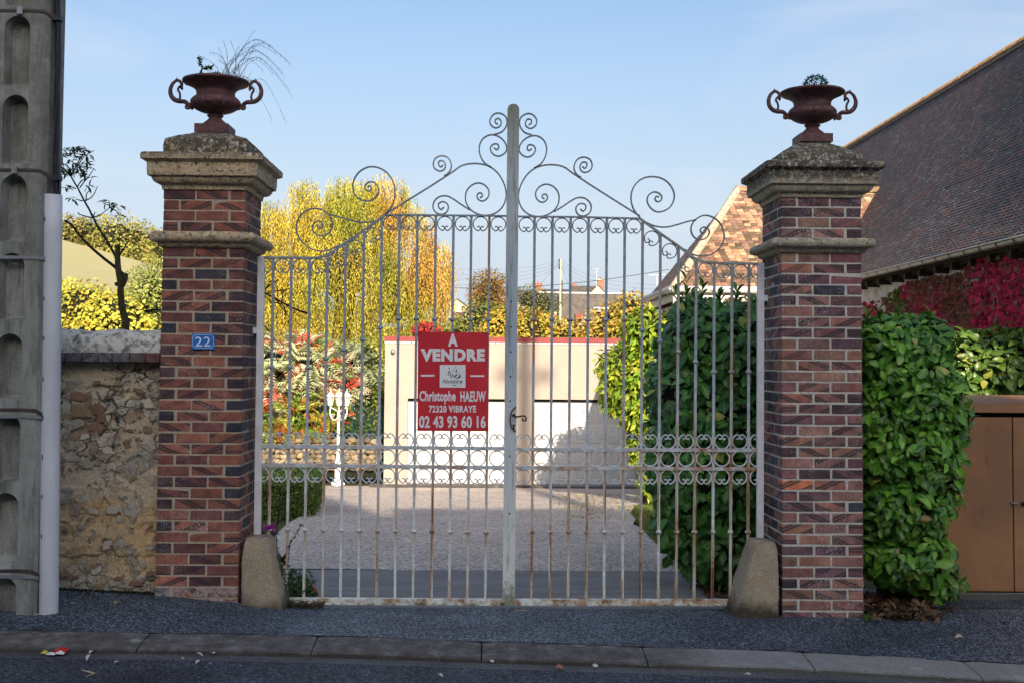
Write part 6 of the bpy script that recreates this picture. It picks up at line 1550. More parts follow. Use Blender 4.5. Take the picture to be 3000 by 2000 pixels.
# --- left side, behind the rubble wall --------------------------------
np.random.seed(51); random.seed(51)
Yb = 24.0
tree('yellow_bush', 'bright yellow leaved bush beyond the rubble wall', 'shrub', (at(250, 1200, Yb).x, Yb, inner(24)), [ell(230, 925, Yb, 1.0, .8, .7), ell(330, 945, Yb, .8, .8, .6), ell(160, 940, Yb, .8, .8, .8), ell(260, 1000, Yb, 1.4, .9, .8), ell(100, 950, Yb, 1, .8, .8)], 15000, .085, .75, [(.7, .64, .1), (.6, .6, .1), (.75, .54, .08), (.42, .46, .08)], [3, 2, 1.3, 1], .06, tpl='oval', corek=.8, amp=.35, csc=1.5, droop=.4)
tree('green_bush', 'loose pale green bush right of the yellow one, behind the rubble wall', 'shrub', (at(430, 1200, 25).x, 25, inner(25)), [ell(445, 865, 25.5, .6, .7, .75), ell(410, 945, 25.5, .8, .8, .8), ell(480, 900, 25.5, .7, .7, 1.0)], 9000, .085, .42, [(.42, .46, .12), (.34, .4, .1), (.55, .52, .2), (.25, .32, .07)], None, .05, tpl='fold', corek=.6, shell=.6, droop=0)
np.random.seed(52)
tree('mixed_hedge', 'green and golden mixed hedge at the end of the garden, behind the yellow bush', 'hedge', (-13, 33, inner(33) - .2), [((-8.5 - 2.2 * i, 33 + (i % 2), CZ - 1.2 + .3 * (i % 3)), (1.6, 1.2, 1.7 + .3 * (i % 2))) for i in range(7)], 14000, .13, .6, [(.3, .36, .08), (.5, .46, .08), (.16, .24, .05), (.55, .42, .08)], None, .1, tpl='oval', limbs=7, corek=.75, amp=.5, csc=.9)
# pollarded bare tree
t = thing('pollarded_tree', 'mossy cut back young tree with sparse dark leaves behind the rubble wall', 'tree', at(372, 1150, 9.6))
h3 = lambda x, y, Y=9.6: at(160 + x / 2.6133, 400 + y / 2.6133, Y)
def limb(name, pts, r0, r1, mat='mossbark', n=8):
    q = catmull([h3(*p) for p in pts], 5); return G().tube([v + Vector((fbm(v, 12), 0, 0)) * .004 for v in q], [r0 + (r1 - r0) * i / (len(q) - 1) for i in range(len(q))], n).mk(name, mat, t, True)
limb('trunk', [(560, 1900), (548, 1480), (520, 1330), (505, 1200), (510, 1120)], .032, .026)
limb('branch', [(512, 1150), (490, 1040), (482, 930), (480, 835)], .03, .02); limb('branch', [(520, 1130), (540, 1090), (545, 1060)], .025, .02)
for x, y in ((540, 1062), (480, 925), (515, 1130), (482, 1130), (484, 845)): G().ball(h3(x, y), .025, 9, 6, (1, .9, .8)).mk('knuckle', 'mossbark', t, True)
limb('branch', [(470, 925), (400, 800), (330, 690), (295, 620), (230, 500), (170, 385), (120, 300)], .011, .006, 'twig')
limb('branch', [(120, 300), (70, 250), (30, 215)], .009, .005, 'twig')
limb('branch', [(525, 1055), (450, 990), (330, 895), (205, 775), (130, 680), (75, 645)], .014, .008, 'twig'); limb('branch', [(500, 905), (530, 860), (548, 812)], .008, .005, 'twig')
for pts in ([(295, 620), (350, 600), (420, 545)], [(230, 495), (290, 460), (328, 380)], [(240, 490), (245, 440), (275, 415)], [(170, 390), (200, 350), (240, 320)], [(125, 300), (165, 230), (190, 180), (240, 120)], [(130, 290), (100, 230), (60, 200), (70, 130)], [(170, 240), (220, 160), (300, 108)], [(290, 625), (200, 600), (178, 580)], [(215, 495), (160, 480)], [(205, 775), (215, 705), (185, 690)], [(205, 775), (260, 720)], [(90, 650), (110, 625), (140, 632)], [(160, 400), (110, 380)], [(190, 395), (250, 320), (300, 250)], [(295, 620), (312, 578)], [(420, 545), (470, 570), (490, 600)], [(420, 545), (415, 490)]):
    limb('twig', pts, .006, .003, 'twig', 5)
lp = [(50, 95, 12), (130, 95, 14), (180, 90, 16), (225, 105, 14), (240, 150, 10), (60, 140, 8), (150, 140, 10), (200, 215, 10), (240, 235, 10), (265, 200, 6), (160, 250, 10), (110, 270, 8), (75, 250, 8), (185, 280, 8), (240, 280, 8), (265, 320, 8), (95, 385, 7), (140, 478, 6), (250, 385, 6), (390, 490, 5), (440, 515, 6), (480, 540, 7), (485, 605, 5), (50, 200, 6), (130, 190, 8), (235, 660, 3)]
P_ = [];
for x, y, k_ in lp:
    for _ in range(k_): v = h3(x + U(-22, 22), y + U(-14, 14), 9.6 + U(-.06, .06)); P_.append(tuple(v))
n = len(P_); D = np.stack([np.random.normal(size=n), np.random.normal(size=n) * .6, -np.abs(np.random.normal(size=n)) * .7 + .1], 1)
leafobj('leaves', P_, D, rv(n) * .6 + np.array([0, -.3, 1]), np.random.uniform(.045, .075, n), .32, pal(n, [(.03, .06, .02), (.045, .08, .025), (.06, .07, .03)]), 'leaf', parent=t, tpl='laurel')
# leafy shoot by the pillar
t = thing('leafy_shoot', 'dark glossy leaved shoot poking out beside the left pillar above the wall', 'plant', h3(740, 1340, 8.9)); st = catmull([h3(830, 1400, 8.9), h3(790, 1360, 8.9), h3(720, 1335, 8.9), h3(680, 1330, 8.9)], 5); G().tube(st, .003, 5).mk('stem', 'twig', t)
P_ = []; D = []
for x, y in ((680, 1330), (700, 1330), (740, 1330), (760, 1320), (790, 1330)):
    for k_ in range(5): P_.append(tuple(h3(x, y, 8.9))); a = U(-.6, 3.7); D.append((math.cos(a), U(-.6, .2), math.sin(a) * .5 - .25))
leafobj('leaves', P_, D, rv(len(P_)) * .4 + np.array([0, -.4, 1]), .075, .3, pal(len(P_), [(.03, .07, .03), (.05, .1, .04)]), 'laurel', parent=t, tpl='laurel')
t = thing('bare_sprig', 'thin bare sprig with few leaves above the rubble wall', 'plant', h3(440, 1480, 8.8))
for pts in ([(460, 1490), (430, 1410), (380, 1345)], [(455, 1475), (420, 1430), (375, 1412)], [(450, 1460), (480, 1440), (500, 1430)]): G().tube(catmull([h3(x, y, 8.8) for x, y in pts], 4), .0028, 5).mk('twig', 'twig', t)
P_ = [tuple(h3(U(455, 510), U(1415, 1470), 8.8)) for _ in range(16)]; leafobj('leaves', P_, rv(16), rv(16), .035, .5, pal(16, [(.1, .12, .03), (.2, .1, .05)]), 'leaf', parent=t, tpl='laurel')
# bare branches behind the left hinge stile
t = thing('bare_branch', 'dark thorny bare branch behind the left gate stile', 'branch', at(765, 868, 9.4))
b2 = lambda x, y: at(700 + x / 2.6133, 800 + y / 2.6133, 9.4)
for pts, r_ in (([(160, 130), (250, 180), (360, 240), (440, 280), (530, 310)], .008), ([(165, 140), (230, 100), (300, 50)], .006), ([(180, 165), (280, 140), (350, 130)], .005), ([(270, 190), (330, 260), (370, 330)], .005), ([(330, 220), (340, 150), (385, 120)], .004), ([(160, 350), (210, 420), (240, 450)], .005), ([(170, 150), (250, 220), (330, 240), (360, 300)], .005), ([(200, 150), (220, 90), (270, 40)], .004), ([(420, 275), (440, 330)], .003), ([(380, 250), (400, 200)], .003)):
    G().tube(catmull([b2(*p) for p in pts], 4), r_, 5).mk('twig', 'twig', t)
# --- hill trees -------------------------------------------------------
np.random.seed(61); random.seed(61); Yh = 152
for i, (px, py, rx_, rz_) in enumerate([(190, 690, 3.2, 3.4), (232, 690, 2.6, 2.6), (280, 702, 3.4, 3.6), (340, 700, 4.0, 4.3), (395, 715, 3.8, 3.8), (445, 730, 4.2, 3.6), (500, 745, 4, 3.4), (560, 755, 4, 3.4), (150, 700, 3, 3.6)]):
    c = at(px, py, Yh + (i % 3)); yy = Yh + (i % 3)
    tree('hill_tree', ['leftmost, half bare olive tree on the hilltop', 'small airy tree on the hilltop beside the leftmost one', 'dark green domed tree on the hilltop, gaps showing sky', 'tallest golden green tree on the hilltop hedge line', 'golden tree on the hilltop just right of the tallest', 'wide olive tree on the hilltop next to the left pillar', 'hilltop tree hidden partly by the left pillar', 'farthest right tree of the hilltop line behind the pillar', 'hilltop tree at the edge of the concrete pole'][i], 'tree', (c.x, yy, far_z(c.x, yy)),
         [((c.x, yy, c.z), (rx_, 2.6, rz_ * .85)), ((c.x + rx_ * .5, yy + .5, c.z - rz_ * .4), (rx_ * .7, 2.2, rz_ * .6)), ((c.x - rx_ * .5, yy, c.z - rz_ * .5), (rx_ * .7, 2.2, rz_ * .55)), ((c.x, yy, c.z - rz_ * .85), (rx_ * .9, 2.2, rz_ * .5))], 3000, .42, .6, [[(.3, .27, .08), (.42, .33, .1), (.2, .22, .06)], [(.1, .14, .04), (.2, .22, .06)], [(.1, .15, .04), (.24, .27, .07)], [(.36, .34, .09), (.25, .28, .07), (.45, .36, .1)]][(0, 0, 2, 3, 3, 3, 3, 3, 0)[i]], None, .28, tpl='diamond', limbs=4, group='trees along the hilltop field edge', corek=.55, amp=.5, csc=.5, shell=.55)
# --- orange shrubs behind the garage ----------------------------------
np.random.seed(71); random.seed(71)
OR_ = [(.62, .42, .05), (.55, .33, .05), (.45, .4, .06), (.3, .3, .05), (.66, .5, .1)]
for i, (px, py, Y, rx_, rz_, cols_, lab) in enumerate([(1410, 952, 40, .9, .9, [(.2, .22, .05), (.32, .3, .07), (.12, .16, .04)], 'olive green conical shrub behind the sale sign top'), (1340, 985, 41, .7, .7, [(.3, .32, .07), (.45, .38, .1)], 'pale shrub beside the willow edge behind the garage'), (1480, 962, 38, .8, .75, OR_, 'golden shrub behind the centre post above the garage'), (1560, 982, 38, .9, .9, OR_, 'golden shrub right of the centre post above the garage'), (1640, 992, 38, .8, .7, OR_, 'orange flecked shrub in the middle of the garage roofline'), (1720, 994, 38, .9, .75, [(.6, .36, .08), (.5, .4, .08), (.62, .45, .2)], 'rusty orange shrub under the big far roof'), (1800, 972, 37, 1.0, 1.0, [(.62, .45, .08), (.6, .36, .08), (.5, .42, .1)], 'tall orange shrub above the wisteria'), (1856, 938, 36, .7, .9, OR_, 'tallest airy orange tree next to the tiled wing'), (1250, 960, 35, .35, .15, [(.6, .04, .05), (.55, .08, .05)], 'small crimson shrub behind the sale sign left edge')]):
    c = at(px, py, Y); zb2 = CZ - 2.9
    B = [((c.x, Y, c.z), (rx_, .7, rz_)), ((c.x + rx_ * .6, Y + .3, c.z - rz_ * .5), (rx_ * .7, .7, rz_ * .8)), ((c.x - rx_ * .6, Y, c.z - rz_ * .6), (rx_ * .7, .7, rz_ * .8)), ((c.x, Y, c.z - rz_ * 1.2), (rx_ * 1.1, .8, rz_ * .9))]
    tree('autumn_shrub', lab, 'shrub', (c.x, Y, zb2), B, 6000 if rx_ > .5 else 900, .105 if rx_ > .5 else .09, .65, cols_, None, .06, tpl='oval', limbs=3, group='autumn shrubs behind the garage', corek=.68, amp=.5, csc=1.3, shell=.5)
c = at(1435, 840, 110); tree('round_tree', 'round russet tree beyond the far roofs, left of the centre post', 'tree', (c.x, 110, far_z(c.x, 110)), [((c.x, 110, c.z), (2.0, 1.5, 1.7)), ((c.x - .9, 110, c.z - .9), (1.3, 1.3, 1.2)), ((c.x + .4, 110, c.z - 1.4), (1.5, 1.3, 1.2))], 5200, .2, .6, [(.28, .16, .05), (.36, .22, .07), (.18, .13, .04)], None, .18, tpl='diamond', corek=.45, shell=.6, amp=.5)
c = at(1555, 880, 80); tree('far_shrub', 'grey green shrub in front of the far slate roofs', 'shrub', (c.x, 80, far_z(c.x, 80)), [((c.x, 80, c.z), (1.4, 1, 1.1)), ((c.x + 1, 80, c.z - .3), (1, 1, 1)), ((c.x + .2, 80, c.z - 1.4), (1.6, 1, 1.2))], 3200, .16, .6, [(.2, .2, .09), (.27, .26, .12), (.14, .17, .08)], None, .1, tpl='diamond', corek=.55)

# ================================================================== FAR VILLAGE
def far_house(label, x0, x1, yr, ye, Y, roofmat, ridge='whitetrim', wallmat='farwall', gable=None, chim=(), depth=7, extra=()):
    a, b = at(x0, ye, Y), at(x1, ye, Y); zr = at((x0 + x1) / 2, yr, Y + depth / 2).z; ze = (a.z + b.z) / 2; zb = far_z(a.x, Y) - 1
    t = thing('far_house', label, 'house', ((a.x + b.x) / 2, Y, zb), 'houses of the far village'); ym = Y + depth / 2
    G().box((a.x + .1, Y + .3, zb), (b.x - .1, Y + depth - .3, ze)).mk('wall', wallmat, t)
    V = [(a.x, Y, ze), (b.x, Y, ze), (b.x, ym, zr), (a.x, ym, zr), (a.x, Y + depth, ze), (b.x, Y + depth, ze)]
    V2 = [Vector(v) - Vector((0, 0, .15)) for v in V]
    mk('roof', V + V2, [(0, 1, 2, 3), (3, 2, 5, 4), (7, 6, 9, 8), (8, 9, 10, 11), (0, 6, 7, 1), (1, 7, 8, 2), (0, 3, 9, 6), (2, 8, 11, 5), (3, 4, 10, 9)], roofmat, t)
    for sx_ in (a.x + .12, b.x - .12): mk('gable', [(sx_, Y + .3, ze - .1), (sx_, Y + depth - .3, ze - .1), (sx_, ym, zr - .2), (sx_ + .1, Y + .3, ze - .1), (sx_ + .1, Y + depth - .3, ze - .1), (sx_ + .1, ym, zr - .2)], [(0, 1, 2), (3, 5, 4), (0, 2, 5, 3), (1, 4, 5, 2)], wallmat, t)
    if ridge: G().box((a.x - .05, ym - .14, zr - .03), (b.x + .05, ym + .14, zr + .12)).mk('ridge', ridge, t)
    for cx0, cx1, cy0, mat_ in chim:
        p, q = at(cx0, cy0, ym), at(cx1, cy0, ym); s_ = G().box((p.x, ym - .3, zr - .6), (q.x, ym + .3, p.z)).mk('chimney', mat_, t)
        G().box((p.x - .06, ym - .36, p.z), (q.x + .06, ym + .36, p.z + .14)).mk('chimney_cap', mat_, s_)
        G().tube([((p.x + q.x) / 2, ym, p.z + .14), ((p.x + q.x) / 2, ym, p.z + .45)], .13, 8).mk('chimney_pot', 'farbrick', s_)
    return t, a, b, ze, zr
big = far_house('large mossy roofed far house with pale ridge, right of the wooden pole', 1640, 1843, 860, 935, 140, 'oldslate')
t = big[0]
for x0, y0, x1, y1, mt in ((1683, 922, 1704, 937, 'fascia'), (1735, 903, 1780, 907, 'whitetrim'), (1740, 911, 1788, 915, 'whitetrim')):
    a, b = at(x0, y1, 141), at(x1, y0, 141); G().box((a.x, 139.2, a.z), (b.x, 141.5, b.z)).mk('roof_window', mt, t)
far_house('far house with brown roof and brick chimney above the big mossy roof', 1674, 1748, 838, 862, 165, 'oldslate', None, 'farwall', chim=())
# gable end facing the street with chimney
def gable_front(label, pts, Y, mat, roofmat, chim, depth=6):
    q = [at(x, y, Y) for x, y in pts]; zb = far_z(q[0].x, Y) - 1
    t = thing('far_house', label, 'house', (q[1].x, Y, zb), 'houses of the far village')
    base = [Vector((q[0].x, Y, zb)), Vector((q[2].x, Y, zb))]; F1 = [base[0], base[1], q[2], q[1], q[0]]
    V = F1 + [v + Vector((0, depth, 0)) for v in F1]; mk('wall', V, [(0, 1, 2, 3, 4), (9, 8, 7, 6, 5), (1, 6, 7, 2), (0, 4, 9, 5)], mat, t)
    for i, j in ((0, 1), (1, 2)):
        u = [q[i] + Vector((0, -.15, .04)), q[j] + Vector((0, -.15, .04)), q[j] + Vector((0, depth, .04)), q[i] + Vector((0, depth, .04))]; mk('roof', u + [v + Vector((0, 0, .14)) for v in u], [(0, 1, 2, 3), (7, 6, 5, 4), (0, 4, 5, 1), (1, 5, 6, 2), (3, 2, 6, 7), (0, 3, 7, 4)], roofmat, t)
    for cx0, cx1, cy0, cyb in chim:
        p, r_ = at(cx0, cy0, Y + 1), at(cx1, cyb, Y + 1); s_ = G().box((p.x, Y + .6, r_.z - .3), (r_.x, Y + 1.4, p.z)).mk('chimney', 'farbrick', t)
        G().box((p.x - .06, Y + .54, p.z), (r_.x + .06, Y + 1.46, p.z + .16)).mk('chimney_cap', 'farwall', s_)
        G().tube([((p.x + r_.x) / 2, Y + 1, p.z + .1), ((p.x + r_.x) / 2, Y + 1, p.z + .5)], .14, 8).mk('chimney_pot', 'farbrick', s_)
    return t
gable_front('far house with cream gable and tall brick chimney above the mossy roof', [(1728, 862), (1751, 837), (1774, 860)], 163, 'farwall', 'oldslate', [(1751, 1769, 822, 850)])
gable_front('small far house with tan gable, red roof edge and chimney left of the post', [(1440, 872), (1460, 844), (1482, 874)], 150, 'farwall', 'slate', [(1461, 1473, 836, 860)])
gable_front('pale stone gabled far house at the willow edge', [(1318, 905), (1338, 877), (1368, 900)], 120, 'farwall', 'oldslate', [])
far_house('low far house with grey roof and white ridge left of the centre post', 1390, 1500, 873, 905, 120, 'oldslate', 'whitetrim')
far_house('far slate roofed house with twin brick chimneys right of the centre post', 1484, 1575, 849, 880, 175, 'slate', None, chim=[(1565, 1588, 833, 'farbrick')])
far_house('long far slate roof behind the wooden pole', 1590, 1672, 848, 885, 178, 'slate', None, chim=[(1675, 1690, 836, 'farbrick')])
far_house('dark slate far house in the gap under the wooden pole', 1580, 1642, 858, 905, 158, 'slate', 'whitetrim')
far_house('low red roofed shed beside the willow edge', 1322, 1356, 915, 935, 100, 'fascia', None)
# wooden pole with wires, aerials
t = thing('wooden_pole', 'wooden telephone pole with insulators rising over the far roofs', 'utility pole', at(1641, 960, 130)); a = at(1641, 950, 130); b = at(1642.5, 759, 130); G().tube([a, b], [.16, .11], 8).mk('shaft', 'verge', t)
for py in (762, 768, 775, 781, 786): p = at(1638.5, py, 129.8); G().ball(p, .1, 6, 4).mk('insulator', 'darkiron', t)
G().tube([at(1646, 900, 130), at(1646.5, 823, 130)], .07, 6).mk('stay_post', 'darkiron', t)
def wire(label, pts, Y0_, Y1_, r):
    q = [at(x, y, Y0_ + (Y1_ - Y0_) * i / (len(pts) - 1)) for i, (x, y) in enumerate(pts)]; tag(G().tube(catmull(q, 6), r, 4, False).mk('overhead_wire', 'cable'), label, 'wire', 'overhead wires')
wire('dark overhead cable sagging across the sky from the tiled wing to the left', [(1310, 843), (1400, 845), (1520, 842), (1700, 828), (1850, 808), (1960, 790)], 90, 90, .022)
for i, py in enumerate((762, 769, 776, 783)):
    wire(['topmost thin wire running left from the wooden pole', 'second thin wire from the top, left of the wooden pole', 'third thin wire from the top, left of the wooden pole', 'lowest of four thin wires left of the wooden pole'][i], [(1639, py), (1580, py + 16 + i * 3), (1500, py + 26 + i * 5), (1330, py + 30 + i * 8)], 130, 130, .009); wire(['topmost thin wire running right from the wooden pole', 'second thin wire from the top, right of the wooden pole', 'third thin wire from the top, right of the wooden pole', 'lowest of four thin wires right of the wooden pole'][i], [(1643, py), (1700, py + 34 + i * 5), (1800, py + 62 + i * 5), (1930, py + 74 + i * 6)], 130, 130, .009)
wire('thin stay wire slanting down left from the wooden pole', [(1639, 770), (1610, 802), (1585, 832)], 130, 130, .012); wire('thin stay wire slanting down right from the wooden pole', [(1643, 775), (1655, 805), (1665, 835)], 130, 130, .012)
for cx_, cy_, w_, mt, lab in ((1748, 787, 28, 'zinc', 'thin rooftop aerial over the brick chimney'), (1925, 806, 46, 'whitetrim', 'pale rooftop aerial left of the tiled wing')):
    t = thing('rooftop_aerial', lab, 'aerial', at(cx_, 850, 120)); G().tube([at(cx_, 845, 120), at(cx_, cy_, 120)], .04, 5).mk('mast', mt, t); G().tube([at(cx_ - w_ / 2, cy_, 120), at(cx_ + w_ / 2, cy_, 120)], .035, 5).mk('boom', mt, t)
    for k_ in range(6): p = at(cx_ - w_ / 2 + w_ * k_ / 5, cy_, 120); G().tube([p - Vector((0, .3, .12)), p + Vector((0, .3, .12))], .025, 4).mk('element', mt, t)
for px, py in ((1396, 847), (1420, 838)): p = at(px, py, 118); t = tag(G().tube([at(px, 880, 118), p], .09, 6).mk('garden_post', 'verge'), 'pale post beside the far grey roof, ' + ('left one of the pair' if px < 1400 else 'taller right one of the pair'), 'post')

# ================================================================== WEEDS, LITTER
np.random.seed(81); random.seed(81)
f2 = lambda x, y, Y=8.35: at(700 + x / 2.6133, 1400 + y / 2.6133, Y)
t = thing('wild_snapdragon', 'leggy weed with magenta flowers growing behind the left guard stone', 'plant', f2(330, 900, 8.3))
P_ = []; D = []
for pts in ([(330, 920), (260, 700), (240, 560), (250, 430), (230, 390)], [(330, 920), (290, 640), (270, 500), (280, 380), (330, 200)], [(300, 880), (230, 600), (180, 480), (175, 380)], [(340, 900), (330, 720), (300, 600)], [(345, 900), (380, 780), (420, 700)]):
    q = catmull([f2(x, y, 8.62 if y < 600 else 8.4) for x, y in pts], 6); G().tube(q, .0028, 5).mk('stem', 'seedleaf', t)
    for v in q:
        for _ in range(5): P_.append(tuple(v)); D.append((U(-1, 1), U(-.7, .7), U(-.2, .9)))
leafobj('leaves', P_, D, rv(len(P_)), np.random.uniform(.025, .05, len(P_)), .18, pal(len(P_), [(.04, .09, .03), (.07, .13, .05)]), 'leaf', parent=t, tpl='fold')
P_ = [tuple(f2(x + U(-22, 22), y + U(-12, 12), 8.3)) for x, y in ((232, 385), (250, 395), (215, 380), (165, 463), (190, 465), (245, 372)) for _ in range(9)]
leafobj('magenta_flowers', P_, rv(len(P_)), rv(len(P_)) + np.array([0, -1, 0]), .022, .9, pal(len(P_), [(.4, .02, .35), (.5, .05, .4)]), 'leaf', parent=t, tpl='oval')['kind'] = 'stuff'
t = thing('dried_weed', 'brown dried seed stalks leaning beside the left guard stone', 'plant', f2(380, 900, 8.35))
for pts in ([(370, 700), (385, 560), (395, 500), (480, 350)], [(360, 900), (450, 880), (520, 850), (585, 780)], [(300, 700), (290, 400), (330, 160)], [(345, 960), (450, 935), (560, 965), (640, 955)]):
    q = catmull([f2(x, y, 8.36) for x, y in pts], 6); G().tube(q, .0025, 5).mk('stalk', 'twig', t); g = G()
    for v in q[len(q) // 2:]:
        for _ in range(3): g.ball(v + Vector((U(-.014, .014), U(-.01, .01), U(-.012, .012))), U(.004, .007), 5, 4)
    g.mk('seed_heads', 'drystalk', t)
P_ = np.array([tuple(f2(U(270, 560), U(690, 900), U(8.55, 8.9))) for _ in range(620)]); P_[:, 2] = np.minimum(P_[:, 2], CZ - 1.78 + np.random.random(620) * .2)
o = leafobj('ground_weeds', P_, rv(620) + np.array([0, 0, .6]), rv(620) + np.array([0, 0, 1]), np.random.uniform(.03, .07, 620), .4, pal(620, [(.05, .12, .04), (.09, .17, .06), (.1, .14, .09)], None, .3), 'leaf', tpl='fold'); tag(o, 'low green weeds inside the gate behind the left guard stone', 'weeds', kind='stuff')
n = 420; P_ = np.array([(at(U(800, 945), 1770, 8.42).x, U(8.36, 8.5), 0) for _ in range(n)]); P_[:, 2] = [gz(p[0], p[1]) for p in P_]
o = leafobj('dry_weeds', P_, rv(n) + np.array([0, 0, .5]), rv(n), np.random.uniform(.02, .07, n), .14, pal(n, [(.12, .1, .05), (.06, .08, .03), (.16, .13, .08)], None, .3), 'leaf', tpl='fold'); tag(o, 'dry weed tangle along the foot of the left gate leaf', 'weeds', kind='stuff')
a = f2(330, 625, 8.6); s_ = .075
t = thing('metal_cross_bracket', 'black star shaped metal bracket among the weeds behind the left guard stone', 'bracket', a)
for an_ in (.9, -.8):
    d = Vector((math.cos(an_), 0, math.sin(an_))) * s_; n_ = Vector((-d.z, 0, d.x)).normalized() * .012; V = [a - d - n_, a + d - n_, a + d + n_, a - d + n_]; mk('arm', V + [v + Vector((0, .006, 0)) for v in V], [(0, 1, 2, 3), (7, 6, 5, 4), (0, 4, 5, 1), (1, 5, 6, 2), (2, 6, 7, 3), (3, 7, 4, 0)], 'darkiron', t)
a = f2(535, 735, 9.1); a.z = inner(9.1) + .035; br_ = brick_mesh(90, 'brick_r'); o = inst('loose_brick', br_, a, None, (.25, -.4, .5), (.55, .8, 1.1), (.4, .11, .06)); tag(o, 'broken red brick lying among weeds inside the left gate leaf', 'brick')
a = f2(440, 740, 9.0); a.z = inner(9) + .04; o = inst('loose_stone', ST[2], a, None, (0, .3, .4), (.2, .15, .13), (.22, .2, .15)); tag(o, 'grey field stone lying beside the broken brick in the weeds', 'stone')
# laurel foot: dead leaves
random.seed(91)
n = 520; P_ = np.array([(np.random.uniform(at(2535, 1770, 8.3).x, at(2740, 1770, 8.3).x), np.random.uniform(8.12, 8.7), 0) for _ in range(n)]); P_[:, 2] = [gz(p[0], p[1]) + np.random.random() * .05 for p in P_]
o = leafobj('dead_leaf_heap', P_, rv(n) * np.array([1, 1, .4]), rv(n) * .6 + np.array([0, 0, 1]), np.random.uniform(.05, .11, n), .45, pal(n, [(.14, .08, .045), (.2, .12, .07), (.09, .06, .04), (.26, .17, .1)], None, .3), 'leaf', tpl='laurel'); tag(o, 'heap of brown dead leaves under the outer laurel shrub', 'leaf litter', kind='stuff')
n = 160; P_ = np.array([(np.random.uniform(at(2520, 1790, 8.2).x, at(2545, 1790, 8.2).x), np.random.uniform(8.08, 8.2), 0) for _ in range(n)]); P_[:, 2] = [gz(p[0], p[1]) for p in P_]
o = leafobj('grass_tuft', P_, rv(n) * .5 + np.array([0, 0, 1]), rv(n), .04, .15, pal(n, [(.08, .16, .04), (.12, .2, .05)]), 'leaf', tpl='diamond'); tag(o, 'small green grass tuft at the right pillar corner', 'grass', kind='stuff')
# moss and grit along wall foot
n = 700; xx = np.random.uniform(xa, xb, n); P_ = np.stack([xx, 8.25 - np.abs(np.random.normal(size=n)) * .018, np.array([gz(q, 8.24) for q in xx])], 1)
o = leafobj('moss_fringe', P_, rv(n) + np.array([0, -.3, .8]), rv(n), .018, .6, pal(n, [(.03, .04, .015), (.05, .05, .03), (.02, .025, .015)]), 'leaf', tpl='fold'); tag(o, 'dark moss fringe at the foot of the rubble wall', 'moss', kind='stuff')
# litter
def road_pt(px, py, h=.012):
    best = None
    for Y in np.linspace(5.5, 8.4, 400):
        p = at(px, py, Y); zz = (pave_z(p.x, Y) if Y > 7.3 else gut_z(p.x) + (.06 if Y > 7.0 else .004))
        e = abs(p.z - zz)
        if best is None or e < best[0]: best = (e, p, zz)
    q = best[1]; q.z = best[2] + h; return q
GREY = (.5, .5, .5)
for px, py, L, c, lab in ((269, 1912, .05, GREY, 'pale curled leaf in the gutter near the red wrapper'), (259, 1931, .06, (.55, .53, .48), 'pale curled leaf on the road edge below the gutter, left'), (342, 1945, .05, (.5, .48, .42), 'small pale leaf on the road, left of the twig'), (388, 1956, .035, (.4, .2, .1), 'small rusty leaf on the road at left'), (584, 1922, .055, (.55, .55, .52), 'pale leaf in the gutter, left of the white scrap'), (622, 1918, .05, (.75, .75, .75), 'white scrap of paper in the gutter'), (579, 1944, .04, (.5, .5, .5), 'small white leaf below the gutter line'), (615, 1947, .03, (.5, .48, .45), 'tiny pale leaf right of the small white leaf'), (535, 1932, .03, (.5, .45, .4), 'tiny beige leaf in the gutter'), (704, 1955, .03, (.35, .2, .15), 'tiny reddish leaf on the road'), (924, 1981, .02, (.6, .5, .4), 'tiny pebble like leaf on the road, centre left'), (1441, 1941, .045, (.55, .53, .5), 'pale leaf in the gutter near the centre'), (1640, 1960, .08, (.35, .15, .1), 'long rusty leaf in the gutter right of centre'), (1743, 1955, .05, (.55, .53, .5), 'pale leaf in the gutter right of the rusty leaf'), (1290, 1982, .04, (.5, .45, .4), 'beige leaf on the road near the centre'), (2109, 1892, .03, (.5, .45, .35), 'small tan leaf at the pavement edge'), (2184, 1890, .05, (.5, .45, .38), 'tan leaf at the pavement edge, right'), (2810, 1870, .08, (.45, .38, .28), 'large tan leaf on the right pavement'), (2945, 1827, .07, (.32, .2, .12), 'brown leaf on the far right pavement'), (2190, 1980, .05, (.5, .48, .42), 'pale leaf in the right gutter'), (1545, 1790, .03, (.5, .48, .42), 'tiny pale leaf on the pavement below the gate'), (262, 1742, .09, (.3, .27, .22), 'curled grey leaf on chippings by the rubble wall'), (341, 1770, .05, (.4, .25, .1), 'yellow brown leaf on the left pavement'), (215, 1772, .04, (.45, .4, .3), 'tan leaf on the left pavement beside the conduit'), (2780, 1980, .05, (.5, .47, .4), 'tan leaf on the right road edge')):
    o = dry_leaf('fallen_leaf' if 'paper' not in lab else 'paper_scrap', road_pt(px, py), L * .85, c); tag(o, lab, 'leaf' if 'paper' not in lab else 'paper scrap')
for q in ((240, 1967, 275, 1972), (250, 1984, 278, 1973)):
    pass
t = thing('straw_twig', 'bent pale straw twig lying on the road at left', 'twig', road_pt(260, 1976)); G().tube([road_pt(241, 1965, .006), road_pt(252, 1969, .008), road_pt(277, 1973, .006), road_pt(251, 1984, .005)], .0035, 5).mk('stalk', 'verge', t)
tag(G().tube([road_pt(1510, 1788, .005), road_pt(1550, 1789, .005)], .003, 5).mk('straw', 'verge'), 'thin straw lying on the pavement under the centre post', 'straw')
